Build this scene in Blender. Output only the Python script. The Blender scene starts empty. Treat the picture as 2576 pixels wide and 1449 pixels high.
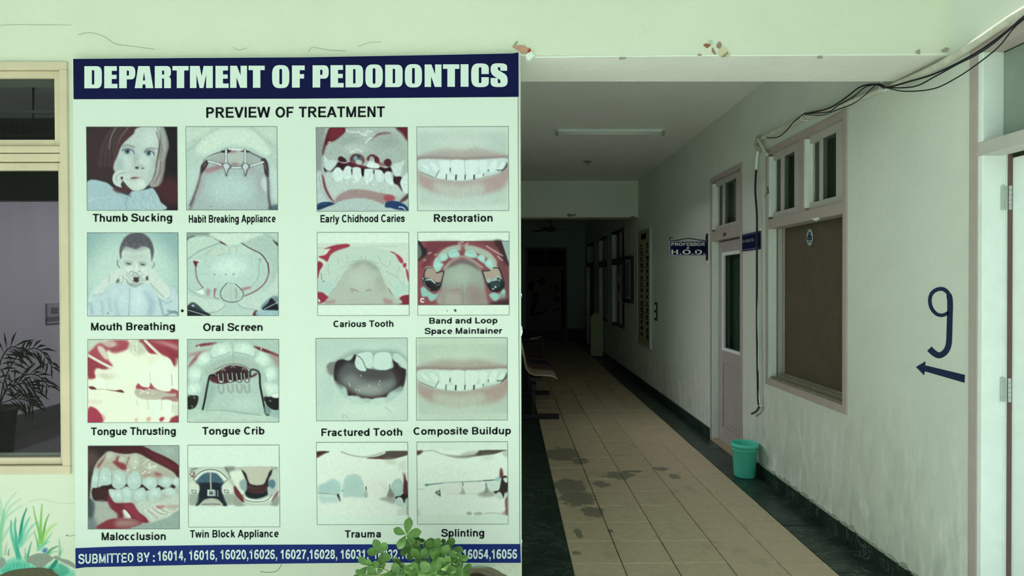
import bpy, math, random
import numpy as np
from mathutils import Vector, Matrix
random.seed(7)
SC = bpy.context.scene
COL = SC.collection
# ---------------------------------------------------------------- camera (image frame 2576 x 1449)
IW, IH, F = 2576.0, 1449.0, 1520.0
CAM = Vector((0.0, 0.0, 1.6))
VPX, VPY = 1277.0, 712.0
ya = math.atan((IW/2-VPX)/F); pb = math.atan((IH/2-VPY)/F); roll = math.radians(0.15)
fwd = Vector((math.sin(ya)*math.cos(pb), math.cos(ya)*math.cos(pb), -math.sin(pb)))
rgt = fwd.cross(Vector((0, 0, 1))).normalized(); upv = rgt.cross(fwd)
R3 = Matrix((rgt, upv, -fwd)).transposed() @ Matrix.Rotation(-roll, 3, 'Z')
cd = bpy.data.cameras.new('camera'); cam = bpy.data.objects.new('camera', cd); COL.objects.link(cam)
cd.sensor_width = 36.0; cd.lens = F/IW*36.0; cd.clip_start = 0.05; cd.clip_end = 200
cam.matrix_world = Matrix.Translation(CAM) @ R3.to_4x4()
SC.camera = cam
# ---------------------------------------------------------------- sky, sun, exposure
SC.view_settings.view_transform = 'Standard'; SC.view_settings.look = 'None'
SC.view_settings.gamma = 1.0; SC.view_settings.use_curve_mapping = False
SC.view_settings.exposure = 0.0
w = bpy.data.worlds.new('sky'); SC.world = w; w.use_nodes = True
nt = w.node_tree; bg = nt.nodes['Background']
tc = nt.nodes.new('ShaderNodeTexCoord'); sx = nt.nodes.new('ShaderNodeSeparateXYZ'); cr = nt.nodes.new('ShaderNodeValToRGB')
nt.links.new(tc.outputs['Generated'], sx.inputs[0]); nt.links.new(sx.outputs['Z'], cr.inputs[0]); nt.links.new(cr.outputs[0], bg.inputs['Color'])
cr.color_ramp.elements[0].position = 0.0; cr.color_ramp.elements[0].color = (0.90, 1.0, 0.95, 1)
cr.color_ramp.elements[1].position = 1.0; cr.color_ramp.elements[1].color = (0.62, 0.80, 0.76, 1)
bg.inputs['Strength'].default_value = 0.82
sd = bpy.data.lights.new('sun', 'SUN'); so = bpy.data.objects.new('sun', sd); COL.objects.link(so)
sd.energy = 7.5; sd.angle = math.radians(2); sd.color = (1.0, 1.0, 0.95)
so.rotation_euler = (math.radians(-8), 0, 0)   # comes over the building, lights the open courtyard only
# ---------------------------------------------------------------- helpers
def U(px, py, **pl):
    """point of the real plane X=, Y= or Z= seen at a pixel of the 2576 x 1449 photograph"""
    d = R3 @ Vector(((px-IW/2)/F, -(py-IH/2)/F, -1.0))
    (k, v), = pl.items(); i = 'XYZ'.index(k)
    return CAM + d*((v-CAM[i])/d[i])
def lin(c):
    if isinstance(c, str): c = [int(c[i:i+2], 16)/255 for i in (0, 2, 4)]
    return [x/12.92 if x <= .04045 else ((x+.055)/1.055)**2.4 for x in c]
MATS = {}
def mat(name, col, rough=.7, metal=0., noise=0., nscale=8., bump=0., bscale=60., stretch=(1, 1, 1), col2=None, attr=False, spec=.35, mix=None):
    """procedural surface: base colour varied by object-space noise, fine relief by bump"""
    if name in MATS: return MATS[name]
    m = bpy.data.materials.new(name); m.use_nodes = True; MATS[name] = m
    t = m.node_tree; b = t.nodes['Principled BSDF']; N = t.nodes.new; K = t.links.new
    b.inputs['Roughness'].default_value = rough; b.inputs['Metallic'].default_value = metal
    b.inputs['Specular IOR Level'].default_value = spec
    g = N('ShaderNodeNewGeometry'); mp = N('ShaderNodeMapping'); K(g.outputs['Position'], mp.inputs[0]); mp.inputs['Scale'].default_value = stretch
    if attr:
        a = N('ShaderNodeVertexColor'); a.layer_name = 'print'; src = a.outputs['Color']
    else:
        a = N('ShaderNodeRGB'); a.outputs[0].default_value = (*lin(col), 1); src = a.outputs[0]
    if noise or col2:
        n = N('ShaderNodeTexNoise'); n.inputs['Scale'].default_value = nscale; n.inputs['Detail'].default_value = 6; n.inputs['Roughness'].default_value = .62
        K(mp.outputs[0], n.inputs['Vector'])
        mx = N('ShaderNodeMix'); mx.data_type = 'RGBA'
        if col2:
            r = N('ShaderNodeMapRange'); r.inputs[1].default_value = .42; r.inputs[2].default_value = .62; K(n.outputs[0], r.inputs[0])
            K(r.outputs[0], mx.inputs[0]); K(src, mx.inputs[6]); mx.inputs[7].default_value = (*lin(col2), 1); src = mx.outputs[2]
        if noise:
            r = N('ShaderNodeMapRange'); r.inputs[1].default_value = .3; r.inputs[2].default_value = .7; r.inputs[3].default_value = 1-noise; r.inputs[4].default_value = 1+noise*.5
            K(n.outputs[0], r.inputs[0]); v = N('ShaderNodeVectorMath'); v.operation = 'SCALE'; K(src, v.inputs[0]); K(r.outputs[0], v.inputs['Scale']); src = v.outputs[0]
    if mix: src = mix(t, src, g.outputs['Position'])
    K(src, b.inputs['Base Color'])
    if bump:
        n2 = N('ShaderNodeTexNoise'); n2.inputs['Scale'].default_value = bscale; n2.inputs['Detail'].default_value = 5; K(mp.outputs[0], n2.inputs['Vector'])
        bp = N('ShaderNodeBump'); bp.inputs['Strength'].default_value = 1; bp.inputs['Distance'].default_value = bump; K(n2.outputs[0], bp.inputs['Height']); K(bp.outputs[0], b.inputs['Normal'])
    return m
def glass(name, tint, clear=.6, rough=.03):
    m = bpy.data.materials.new(name); m.use_nodes = True; t = m.node_tree; t.nodes.clear(); N = t.nodes.new; K = t.links.new
    o = N('ShaderNodeOutputMaterial'); tr = N('ShaderNodeBsdfTransparent'); gl = N('ShaderNodeBsdfGlossy'); fr = N('ShaderNodeLayerWeight'); fr.inputs[0].default_value = .5; pw = N('ShaderNodeMath'); pw.operation = 'POWER'; pw.inputs[1].default_value = 4.5; ml = N('ShaderNodeMath'); ml.operation = 'MULTIPLY_ADD'; ml.inputs[1].default_value = .35; ml.inputs[2].default_value = .015; mx = N('ShaderNodeMixShader')
    tr.inputs[0].default_value = (*[c*clear for c in tint], 1); gl.inputs['Roughness'].default_value = rough; K(fr.outputs['Facing'], pw.inputs[0]); K(pw.outputs[0], ml.inputs[0])
    K(ml.outputs[0], mx.inputs[0]); K(tr.outputs[0], mx.inputs[1]); K(gl.outputs[0], mx.inputs[2]); K(mx.outputs[0], o.inputs[0])
    return m
class MB:
    def __init__(s): s.v = []; s.f = []
    def add(s, vs, fs):
        n = len(s.v); s.v += [tuple(v) for v in vs]; s.f += [tuple(i+n for i in f) for f in fs]; return s
    def box(s, x0, x1, y0, y1, z0, z1):
        return s.add([(x0, y0, z0), (x1, y0, z0), (x1, y1, z0), (x0, y1, z0), (x0, y0, z1), (x1, y0, z1), (x1, y1, z1), (x0, y1, z1)],
                     [(3, 2, 1, 0), (4, 5, 6, 7), (0, 1, 5, 4), (1, 2, 6, 5), (2, 3, 7, 6), (3, 0, 4, 7)])
    def prism(s, pts, d):
        """closed outline of 3-D points extruded by vector d"""
        n = len(pts); d = Vector(d); a = [Vector(p) for p in pts]
        return s.add(a+[p+d for p in a], [tuple(range(n))[::-1], tuple(range(n, 2*n))]+[(i, (i+1) % n, n+(i+1) % n, n+i) for i in range(n)])
    def tube(s, pts, r, n=8, caps=True):
        pts = [Vector(p) for p in pts]; m = len(pts)
        rr = r if isinstance(r, (list, tuple)) else [r]*m
        base = len(s.v); prev = None
        for i, p in enumerate(pts):
            t = (pts[min(i+1, m-1)]-pts[max(i-1, 0)]).normalized()
            if prev is None: a = t.orthogonal().normalized()
            else:
                a = prev-t*prev.dot(t); a = a.normalized() if a.length > 1e-6 else t.orthogonal().normalized()
            prev = a; b = t.cross(a)
            for k in range(n):
                q = 2*math.pi*k/n; s.v.append(tuple(p+(a*math.cos(q)+b*math.sin(q))*rr[i]))
        for i in range(m-1):
            for k in range(n):
                k2 = (k+1) % n; s.f.append((base+i*n+k, base+i*n+k2, base+(i+1)*n+k2, base+(i+1)*n+k))
        if caps: s.f.append(tuple(base+k for k in range(n))[::-1]); s.f.append(tuple(base+(m-1)*n+k for k in range(n)))
        return s
    def lathe(s, prof, c, n=32, caps=True):
        base = len(s.v); c = Vector(c)
        for r, z in prof:
            for k in range(n):
                q = 2*math.pi*k/n; s.v.append((c.x+r*math.cos(q), c.y+r*math.sin(q), c.z+z))
        for i in range(len(prof)-1):
            for k in range(n):
                k2 = (k+1) % n; s.f.append((base+i*n+k, base+i*n+k2, base+(i+1)*n+k2, base+(i+1)*n+k))
        if caps: s.f.append(tuple(base+k for k in range(n))[::-1])
        return s
    def build(s, name, m, parent=None, smooth=False, bevel=0, fix=True):
        me = bpy.data.meshes.new(name); me.from_pydata(s.v, [], s.f); me.validate(); me.update()
        if fix:
            import bmesh
            bm = bmesh.new(); bm.from_mesh(me); bmesh.ops.recalc_face_normals(bm, faces=bm.faces); bm.to_mesh(me); bm.free()
        if smooth:
            me.polygons.foreach_set('use_smooth', [True]*len(me.polygons))
        me.materials.append(m)
        o = bpy.data.objects.new(name, me); COL.objects.link(o)
        if bevel:
            b = o.modifiers.new('bevel', 'BEVEL'); b.width = bevel; b.segments = 2; b.limit_method = 'ANGLE'
        if parent: o.parent = parent; o.matrix_parent_inverse = parent.matrix_basis.inverted()
        return o
def bx(name, x0, x1, y0, y1, z0, z1, m, parent=None, bevel=0): return MB().box(x0, x1, y0, y1, z0, z1).build(name, m, parent, bevel=bevel)
def tag(o, label, cat, group=None, kind=None):
    o['label'] = label; o['category'] = cat
    if group: o['group'] = group
    if kind: o['kind'] = kind
    return o
def struct(o): o['kind'] = 'structure'; return o
def thing(name, loc, label, cat, group=None):
    o = bpy.data.objects.new(name, None); COL.objects.link(o); o.location = loc; o.empty_display_size = .1
    return tag(o, label, cat, group)
def sp(pts, n=6): return [Vector(p) for p in spline([tuple(p) for p in pts], False, n)] if len(pts) > 2 else pts
def spline3(pts, n=6):
    p = [Vector(q) for q in pts]; m = len(p); out = []
    for i in range(m-1):
        a, b, c, d = p[max(i-1, 0)], p[i], p[i+1], p[min(i+2, m-1)]
        for k in range(n):
            t = k/n; out.append(.5*((2*b)+(c-a)*t+(2*a-5*b+4*c-d)*t*t+(3*b-a-3*c+d)*t**3))
    return out+[p[-1]]
# ---------------------------------------------------------------- flat print painter (colours of the printed photographs)
import numpy as np
SS = 2
PW, PH = 186, 168
def hexc(c):
    return np.array([int(c[i:i+2], 16) for i in (0, 2, 4)], float) / 255.0
def spline(pts, closed=True, n=6):
    p = np.array(pts, float)
    m = len(p)
    if m < 3: return p
    out = []
    rng = range(m) if closed else range(m - 1)
    for i in rng:
        if closed:
            a, b, c, d = p[(i-1) % m], p[i], p[(i+1) % m], p[(i+2) % m]
        else:
            a, b, c, d = p[max(i-1, 0)], p[i], p[i+1], p[min(i+2, m-1)]
        for k in range(n):
            t = k / n
            out.append(0.5*((2*b)+(c-a)*t+(2*a-5*b+4*c-d)*t*t+(3*b-a-3*c+d)*t**3))
    if not closed: out.append(p[-1])
    return np.array(out)
def blur2(a, s):
    r = max(1, int(s * 2.5))
    k = np.exp(-0.5 * (np.arange(-r, r+1) / max(s, .3))**2); k /= k.sum()
    a = np.pad(a, r, mode='edge')
    a = np.apply_along_axis(lambda v: np.convolve(v, k, 'valid'), 0, a)
    return np.apply_along_axis(lambda v: np.convolve(v, k, 'valid'), 1, a)
class Print:
    def __init__(s, x0, y0, x1, y1, bg, seed=1):
        s.x0, s.y0 = x0, y0
        s.w, s.h = PW*SS, PH*SS
        s.sx, s.sy = s.w/(x1-x0), s.h/(y1-y0)
        s.img = np.tile(hexc(bg), (s.h, s.w, 1))
        s.rng = np.random.RandomState(seed)
    def tx(s, p):
        p = np.array(p, float)
        return np.stack([(p[:, 0]-s.x0)*s.sx, (p[:, 1]-s.y0)*s.sy], 1)
    def comp(s, m, X0, Y0, X1, Y1, c, alpha):
        m = m[:, :, None]*alpha
        s.img[Y0:Y1, X0:X1] = s.img[Y0:Y1, X0:X1]*(1-m)+hexc(c)*m
    def box(s, q, pad):
        return (max(0, int(q[:, 0].min()-pad)), max(0, int(q[:, 1].min()-pad)),
                min(s.w, int(q[:, 0].max()+pad)+2), min(s.h, int(q[:, 1].max()+pad)+2))
    def P(s, c, pts, b=0, a=1.0, sm=True):
        q = s.tx(spline(pts) if sm else pts)
        bb = b*s.sx
        X0, Y0, X1, Y1 = s.box(q, bb*3+2)
        if X1 <= X0 or Y1 <= Y0: return s
        gx, gy = np.meshgrid(np.arange(X0, X1)+.5, np.arange(Y0, Y1)+.5)
        ins = np.zeros(gx.shape, bool)
        n = len(q); j = n-1
        for i in range(n):
            xi, yi = q[i]; xj, yj = q[j]
            if yi != yj:
                r = slice(max(0, int(min(yi, yj))-Y0-1), max(0, int(max(yi, yj))-Y0+2))
                g = gy[r]
                cnd = ((yi > g) != (yj > g)) & (gx[r] < (xj-xi)*(g-yi)/(yj-yi)+xi)
                ins[r] ^= cnd
            j = i
        m = ins.astype(float)
        if bb > .4: m = blur2(m, bb)
        s.comp(m, X0, Y0, X1, Y1, c, a)
        return s
    def L(s, c, w, pts, b=2, a=1.0, sm=True, tip=None):
        q = s.tx(spline(pts, False, 4) if sm else pts)
        W = w*s.sx*.5; bb = max(b*s.sx, .5)
        X0, Y0, X1, Y1 = s.box(q, W+bb*2+2)
        if X1 <= X0 or Y1 <= Y0: return s
        gx, gy = np.meshgrid(np.arange(X0, X1)+.5, np.arange(Y0, Y1)+.5)
        best = np.full(gx.shape, -9e9)
        n = len(q)-1
        for i in range(n):
            a0, b0 = q[i], q[i+1]; d = b0-a0; L2 = max(d@d, 1e-9)
            t = np.clip(((gx-a0[0])*d[0]+(gy-a0[1])*d[1])/L2, 0, 1)
            ds = np.hypot(gx-a0[0]-t*d[0], gy-a0[1]-t*d[1])
            ww = W if tip is None else W*(1-(1-tip)*(i+t)/n)
            best = np.maximum(best, ww-ds)
        m = np.clip(best/bb*.5+.5, 0, 1)
        s.comp(m, X0, Y0, X1, Y1, c, a)
        return s
    def E(s, c, cx, cy, rx, ry, rot=0, b=0, a=1.0):
        t = np.linspace(0, 2*np.pi, 20, endpoint=False); r = np.radians(rot)
        x = np.cos(t)*rx; y = np.sin(t)*ry
        return s.P(c, np.stack([cx+x*np.cos(r)-y*np.sin(r), cy+x*np.sin(r)+y*np.cos(r)], 1), b, a, False)
    def N(s, amp, sc=1.0):
        n = s.rng.randn(s.h, s.w)
        n = blur2(n, sc*SS*.5); n /= n.std()
        s.img = s.img*(1+amp*n[:, :, None]); return s
    def out(s):
        i = np.clip(s.img, 0, 1)
        return i.reshape(PH, SS, PW, SS, 3).mean((1, 3))

def smile(p, dy):
    # the same printed smile is used twice; coordinates of the upper one, shifted
    def T(l): return [(x, y+dy) for x, y in l]
    p.P('c3dfcf', T([(1350, 60), (2520, 50), (2520, 112), (1350, 120)]), 6, 1, False)
    p.P('c3decf', T([(1350, 1056), (2520, 1050), (2520, 1115), (1350, 1115)]), 5, 1, False)
    p.P('b4d0c2', T([(1355, 125), (2510, 115), (2510, 1045), (1355, 1050)]), 25, 1, False)
    p.E('c2dccd', 1900, 260, 420, 130, 0, 70, .8); p.E('bcd6c8', 1900, 980, 420, 60, 0, 40, .8)
    p.P('a9a9a1', T([(1360, 430), (1500, 375), (1700, 330), (1920, 345), (2100, 325), (2300, 360), (2510, 420), (2510, 480), (1940, 480), (1360, 480)]), 22, .9)
    p.L('8d7d7c', 34, T([(1355, 450), (1600, 447), (1900, 462), (2200, 450), (2510, 440)]), 26, .8)
    p.P('a8908e', T([(1355, 560), (1400, 640), (1560, 700), (1900, 735), (2250, 690), (2420, 620), (2510, 540), (2512, 740), (2400, 860), (2200, 905), (2060, 900), (1900, 930), (1700, 905), (1530, 870), (1400, 800), (1355, 740)]), 24, .75)
    p.P('b6c8bb', T([(1560, 760), (1900, 790), (2150, 760), (2220, 860), (1900, 950), (1620, 880)]), 30, .85)
    p.P('bfe0d8', T([(1370, 470), (1650, 462), (1930, 475), (2250, 462), (2500, 455), (2490, 560), (2380, 640), (2200, 680), (1980, 730), (1780, 728), (1600, 700), (1470, 640), (1380, 600)]), 6)
    for a in ([(1400, 500), (1500, 570), (1490, 605), (1430, 560)], [(1510, 500), (1580, 520), (1625, 600), (1600, 635), (1530, 560)],
              [(1640, 490), (1760, 490), (1780, 600), (1740, 650), (1660, 640), (1640, 560)], [(1790, 485), (1955, 485), (1955, 640), (1880, 660), (1800, 640)],
              [(1965, 490), (2120, 485), (2130, 580), (2090, 650), (1990, 660)], [(2140, 500), (2240, 490), (2235, 600), (2170, 645)], [(2270, 560), (2330, 480), (2375, 490), (2350, 600), (2290, 630)], [(2380, 590), (2440, 500), (2470, 500), (2460, 590), (2410, 605)],
              [(1600, 690), (1640, 640), (1715, 660), (1710, 705)], [(1735, 660), (1835, 665), (1835, 715), (1735, 715)], [(1860, 665), (1955, 665), (1950, 720), (1860, 722)], [(1975, 670), (2065, 660), (2065, 712), (1975, 720)], [(2095, 660), (2190, 650), (2180, 690), (2095, 700)]):
        p.P('d2efe8', T(a), 7, .9)
    for x, y, h, w in ((1772, 595, 42, 12), (1720, 688, 60, 11), (1845, 692, 50, 19), (1962, 690, 50, 13), (2078, 690, 45, 18), (2262, 605, 20, 9), (2196, 662, 26, 9)):
        p.L('27363a', w, T([(x+2, y-h/2), (x-2, y+h/2)]), 3)
    p.L('3b4a4b', 8, T([(1625, 605), (1600, 660), (1585, 690)]), 3, .8)
    p.L('9ab4ae', 8, T([(1958, 480), (1960, 560), (1962, 650)]), 4, .8)
    p.L('54605f', 14, T([(2375, 605), (2440, 600), (2490, 560)]), 5, .9)
    p.P('4f5958', T([(2470, 560), (2500, 500), (2505, 560), (2420, 640)]), 5, .8)
    p.L('6f7d7a', 10, T([(1395, 620), (1450, 650), (1560, 690)]), 4, .7)
    p.L('c7dccf', 5, T([(1740, 850), (1738, 980)]), 8, .5); p.L('ccdfd2', 5, T([(1930, 830), (1930, 980)]), 8, .5)
    for i in range(26):
        x = 1560+i*32+p.rng.randn()*8; y = 860+p.rng.randn()*25
        p.L('cfe2d6', 6, T([(x, y-50), (x+4, y+60)]), 5, .35)
        p.L('cfe0d2', 6, T([(x-10, 330+p.rng.randn()*18), (x+25, 370+p.rng.randn()*18)]), 5, .35)
    p.N(.008, 2)

def paint_girl():
    p = Print(38, 50, 1215, 1125, '2d2728', 1)
    p.P('241f22', [(1000, 40), (1230, 40), (1230, 1130), (980, 1130), (1040, 600), (1100, 300)], 5, 1, False)
    p.P('4a292c', [(900, 830), (1040, 700), (1230, 740), (1230, 1000), (1130, 1080), (1000, 1000)], 45, .9)
    p.P('3d3030', [(60, 60), (700, 50), (560, 250), (420, 420), (380, 640), (360, 780), (60, 740)], 45, .8)
    for i in range(16):
        x = 260+i*26
        p.L('7a726b' if i % 2 else '5c4d4b', 9, [(x+120, 50), (x+20, 180), (x-40-i*2, 330), (x-80+i*6, 560)], 9, .45)
    p.L('a8ab9c', 10, [(420, 60), (360, 180), (330, 330)], 8, .6); p.L('9a9c90', 12, [(580, 60), (480, 200), (430, 330), (400, 420)], 8, .7)
    p.P('4c3034', [(600, 60), (700, 50), (690, 110), (560, 200), (500, 300), (450, 400), (400, 560), (360, 590), (380, 440), (450, 250)], 14, .8)
    p.P('a9bcae', [(710, 60), (1000, 45), (985, 250), (975, 330), (955, 450), (930, 600), (880, 740), (800, 830), (700, 860), (600, 840), (500, 740), (400, 620), (392, 540), (440, 420), (490, 300), (560, 220), (650, 140)], 7)
    p.E('bccdbd', 860, 200, 90, 120, 20, 40, .7); p.E('bccdbd', 780, 490, 60, 110, 0, 35, .6); p.E('b7c8b8', 560, 520, 80, 90, 0, 30, .5)
    p.P('91a79d', [(450, 440), (400, 560), (410, 640), (470, 640), (520, 560), (500, 480)], 22, .6)
    p.P('8f9f95', [(660, 400), (720, 410), (700, 520), (650, 560), (640, 480)], 20, .55)
    p.P('8ea396', [(900, 450), (950, 440), (920, 620), (850, 780), (800, 800), (880, 640)], 25, .6)
    p.P('8f9186', [(1000, 45), (1045, 60), (1085, 180), (1105, 300), (1060, 470), (1050, 600), (1000, 780), (900, 830), (850, 790), (920, 680), (950, 500), (985, 330), (990, 180)], 8)
    p.L('5e5a54', 12, [(960, 60), (1000, 180), (1010, 330), (990, 470)], 10, .6); p.L('4f4844', 14, [(1045, 100), (1085, 260), (1060, 430), (1040, 640), (980, 790)], 12, .55)
    p.P('8fa093', [(1010, 60), (1045, 90), (1080, 220), (1060, 420), (1040, 500), (1030, 300)], 12, .8)
    p.L('5c403c', 14, [(950, 120), (985, 260), (965, 420), (935, 560)], 12, .7); p.L('5c4440', 14, [(1000, 500), (985, 640), (920, 770)], 10, .6)
    p.L('b9b7a2', 7, [(975, 470), (965, 600), (905, 730)], 6, .7); p.L('6e6357', 8, [(1025, 330), (1035, 500), (1000, 700)], 8, .6)
    for ex, ey in ((575, 365), (850, 388)):
        s = 1 if ex < 700 else .85
        p.E('8a9d98', ex, ey-10, 85*s, 50, 15, 20, .6)
        p.P('a9bcb2', [(ex-60*s, ey-10), (ex-20, ey-36), (ex+35*s, ey-32), (ex+74*s, ey+22), (ex+10, ey+34), (ex-40*s, ey+20)], 7)
        p.E('4c6a70', ex-8, ey-2, 37*s, 37, 0, 7); p.E('1f2c33', ex-8, ey-4, 20*s, 20, 0, 5); p.E('b9ccc9', ex-18, ey-14, 6, 6, 0, 3)
        p.P('9aada2', [(ex-80*s, ey-26), (ex-30, ey-58), (ex+45*s, ey-56), (ex+88*s, ey+10), (ex+50*s, ey-22), (ex, ey-30), (ex-45*s, ey-22)], 5, .95)
        p.L('44434a', 10, [(ex-74*s, ey-10), (ex-30, ey-28), (ex+20*s, ey-28), (ex+60*s, ey-6), (ex+82*s, ey+26)], 6); p.L('6f7d7c', 6, [(ex-70*s, ey-36), (ex-20, ey-64), (ex+50*s, ey-56), (ex+86*s, ey-6)], 7, .8)
    p.L('6f6a66', 12, [(500, 300), (570, 280), (660, 310)], 10, .7); p.L('6c6663', 12, [(810, 345), (880, 325), (950, 335)], 10, .6)
    p.E('97a59b', 725, 560, 75, 28, 0, 12, .7); p.E('3a2c2e', 690, 578, 24, 13, 0, 5); p.E('57494a', 765, 585, 20, 10, 0, 5, .8)
    p.P('74474a', [(605, 712), (650, 698), (720, 703), (690, 722), (640, 742)], 6); p.P('b08d88', [(690, 690), (740, 700), (760, 720), (700, 715)], 7, .7)
    p.P('93b1ae', [(40, 758), (270, 760), (380, 830), (560, 930), (620, 880), (780, 860), (890, 840), (950, 920), (990, 1010), (1012, 1125), (40, 1125)], 6)
    for i in range(60):
        x = 620+p.rng.rand()*360; y = 880+p.rng.rand()*230
        p.L('b9ccc4' if i % 3 else '7c9a98', 9, [(x, y), (x+10+p.rng.randn()*12, y+45)], 6, .4)
    for i in range(40):
        x = 60+p.rng.rand()*560; y = 820+p.rng.rand()*290
        p.L('a9c6c1' if i % 3 else '7596a0', 9, [(x, y), (x+20+p.rng.randn()*20, y+22)], 8, .35)
    p.L('b6cec8', 6, [(60, 1000), (180, 970), (340, 950)], 5, .8); p.L('6f8f97', 26, [(560, 960), (540, 1040), (560, 1110)], 18, .5)
    p.P('4d3437', [(380, 830), (480, 800), (610, 860), (600, 900), (480, 905), (400, 880)], 12, .9)
    p.L('3f5a60', 16, [(540, 900), (600, 940)], 8, .8)
    p.P('b2c4b4', [(372, 700), (400, 640), (470, 605), (530, 625), (520, 670), (600, 660), (600, 720), (760, 720), (800, 790), (780, 850), (640, 870), (560, 800), (520, 740), (480, 790), (490, 830), (420, 810), (380, 770)], 5)
    p.L('75857b', 9, [(420, 740), (430, 680), (480, 650), (540, 640)], 5, .8); p.P('54222b', [(480, 700), (505, 690), (500, 725), (478, 720)], 4); p.L('6b5350', 10, [(505, 700), (500, 780), (560, 830), (620, 865)], 6, .8)
    p.L('83968b', 8, [(560, 720), (600, 740), (690, 740)], 6, .6); p.E('c8d9c9', 740, 790, 50, 40, 0, 20, .6)
    return p.N(.015, 1.5)

def paint_habit():
    p = Print(1330, 48, 2512, 1123, 'b5cdb6', 2)
    p.P('a9c2b2', [(1330, 330), (1600, 150), (1720, 60), (2190, 60), (2400, 200), (2520, 330), (2520, 1130), (1330, 1130)], 20, .9)
    p.L('8ba694', 12, [(1345, 365), (1460, 270), (1600, 160), (1740, 75)], 12, .7); p.L('93ad9c', 12, [(2180, 60), (2310, 180), (2430, 270), (2510, 350)], 14, .6)
    p.P('bdd5bf', [(1465, 340), (1560, 190), (1760, 90), (1960, 70), (2180, 95), (2330, 220), (2420, 360), (2395, 420), (2310, 400), (2180, 320), (1960, 285), (1800, 310), (1650, 390), (1520, 410)], 18)
    p.P('9db6a8', [(1560, 520), (1620, 440), (1800, 350), (1960, 320), (2150, 350), (2340, 440), (2400, 560), (2400, 1130), (1370, 1130), (1480, 800)], 12, .7)
    p.P('9aada6', [(1500, 620), (1620, 560), (1800, 520), (2340, 520), (2400, 700), (2400, 1120), (1390, 1120), (1480, 880)], 14)
    p.E('aac6bc', 1900, 850, 320, 200, 0, 80, .9)
    p.P('9aa49b', [(1610, 480), (1800, 380), (2090, 350), (2330, 450), (2330, 510), (2100, 560), (1850, 560), (1700, 520)], 12, .9)
    p.P('a9b8aa', [(1880, 400), (2070, 380), (2080, 500), (1980, 530), (1880, 500)], 14, .8)
    p.P('9c5f62', [(1560, 600), (1700, 560), (1800, 500), (1830, 560), (1720, 610), (1600, 640)], 20, .75)
    p.E('9b6a6c', 1930, 370, 60, 16, 0, 8, .7); p.E('8f5c60', 1960, 530, 50, 18, 0, 10, .6); p.E('a98887', 2150, 600, 90, 60, 0, 30, .4)
    p.E('a08c8c', 1500, 800, 40, 160, 15, 22, .5); p.E('9d9391', 2290, 800, 30, 180, -4, 22, .4)
    p.P('c8d6cb', [(2330, 700), (2390, 760), (2370, 900), (2330, 860), (2300, 780)], 12, .6)
    p.L('4b4043', 30, [(1520, 650), (1470, 830), (1415, 980), (1380, 1060)], 12, .8, tip=.8); p.L('655c5c', 34, [(1430, 980), (1380, 1110)], 20, .6)
    p.L('4a4044', 34, [(2385, 640), (2395, 850), (2400, 980), (2420, 1110)], 12, .75)
    p.P('3c3033', [(1512, 640), (1520, 560), (1560, 500), (1610, 478), (1618, 520), (1600, 560), (1560, 620), (1520, 660)], 4)
    p.P('3c3236', [(2300, 465), (2350, 458), (2385, 510), (2405, 620), (2395, 700), (2350, 660), (2330, 540)], 4)
    p.E('6a595a', 1570, 540, 18, 36, 30, 8, .8); p.E('75686a', 2355, 560, 14, 44, -8, 8, .7)
    p.P('33282c', [(1770, 375), (1835, 345), (1890, 335), (1920, 352), (1880, 385), (1830, 385)], 4); p.P('2f2529', [(2030, 345), (2100, 350), (2170, 375), (2120, 382), (2040, 365)], 4)
    p.L('4c4b4d', 14, [(1560, 480), (1640, 420), (1770, 375)], 5, .9); p.L('575657', 14, [(2150, 375), (2240, 420), (2330, 465)], 5, .9)
    p.L('c2cfc6', 9, [(1570, 470), (1650, 408), (1780, 358)], 4, .8); p.L('cfdad0', 18, [(1890, 340), (2060, 350)], 5)
    for w, c in ((34, '66706f'), (20, 'c4d2cc')):
        p.L(c, w, [(1620, 495), (1720, 520), (1800, 550)], 4); p.L(c, w, [(2330, 505), (2220, 540), (2150, 560)], 4)
        p.L(c, w, [(1850, 340), (1848, 450), (1845, 570)], 4); p.L(c, w, [(2095, 350), (2097, 450), (2098, 570)], 4)
        p.L(c, w, [(1890, 570), (1960, 578), (2060, 570)], 4)
    p.P('59615f', [(1790, 540), (1830, 520), (1870, 520), (1920, 570), (1880, 610), (1862, 680), (1840, 685), (1825, 610)], 4); p.P('b4c4be', [(1810, 548), (1850, 520), (1895, 560), (1862, 610), (1850, 665), (1836, 610)], 4)
    p.P('59615f', [(2040, 560), (2080, 520), (2120, 520), (2160, 560), (2130, 610), (2108, 688), (2085, 680), (2075, 610)], 4); p.P('b4c4be', [(2060, 562), (2098, 520), (2140, 560), (2110, 610), (2096, 668), (2084, 610)], 4)
    p.L('6c6f6c', 8, [(1870, 500), (1900, 540), (1960, 558), (2040, 548), (2075, 500)], 4, .8)
    p.P('3d5059', [(2400, 1080), (2510, 1050), (2510, 1125), (2400, 1120)], 14, .8); p.L('5c6660', 5, [(1625, 1080), (1640, 1075), (1660, 1080)], 3); p.E('5c6660', 1808, 1080, 5, 4, 0, 2)
    p.P('b9d2c6', [(2410, 600), (2500, 640), (2500, 1000), (2430, 980)], 25, .6); p.P('b2ccbd', [(1345, 640), (1480, 560), (1500, 700), (1420, 880), (1345, 960)], 25, .6)
    return p.N(.015, 2)

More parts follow.
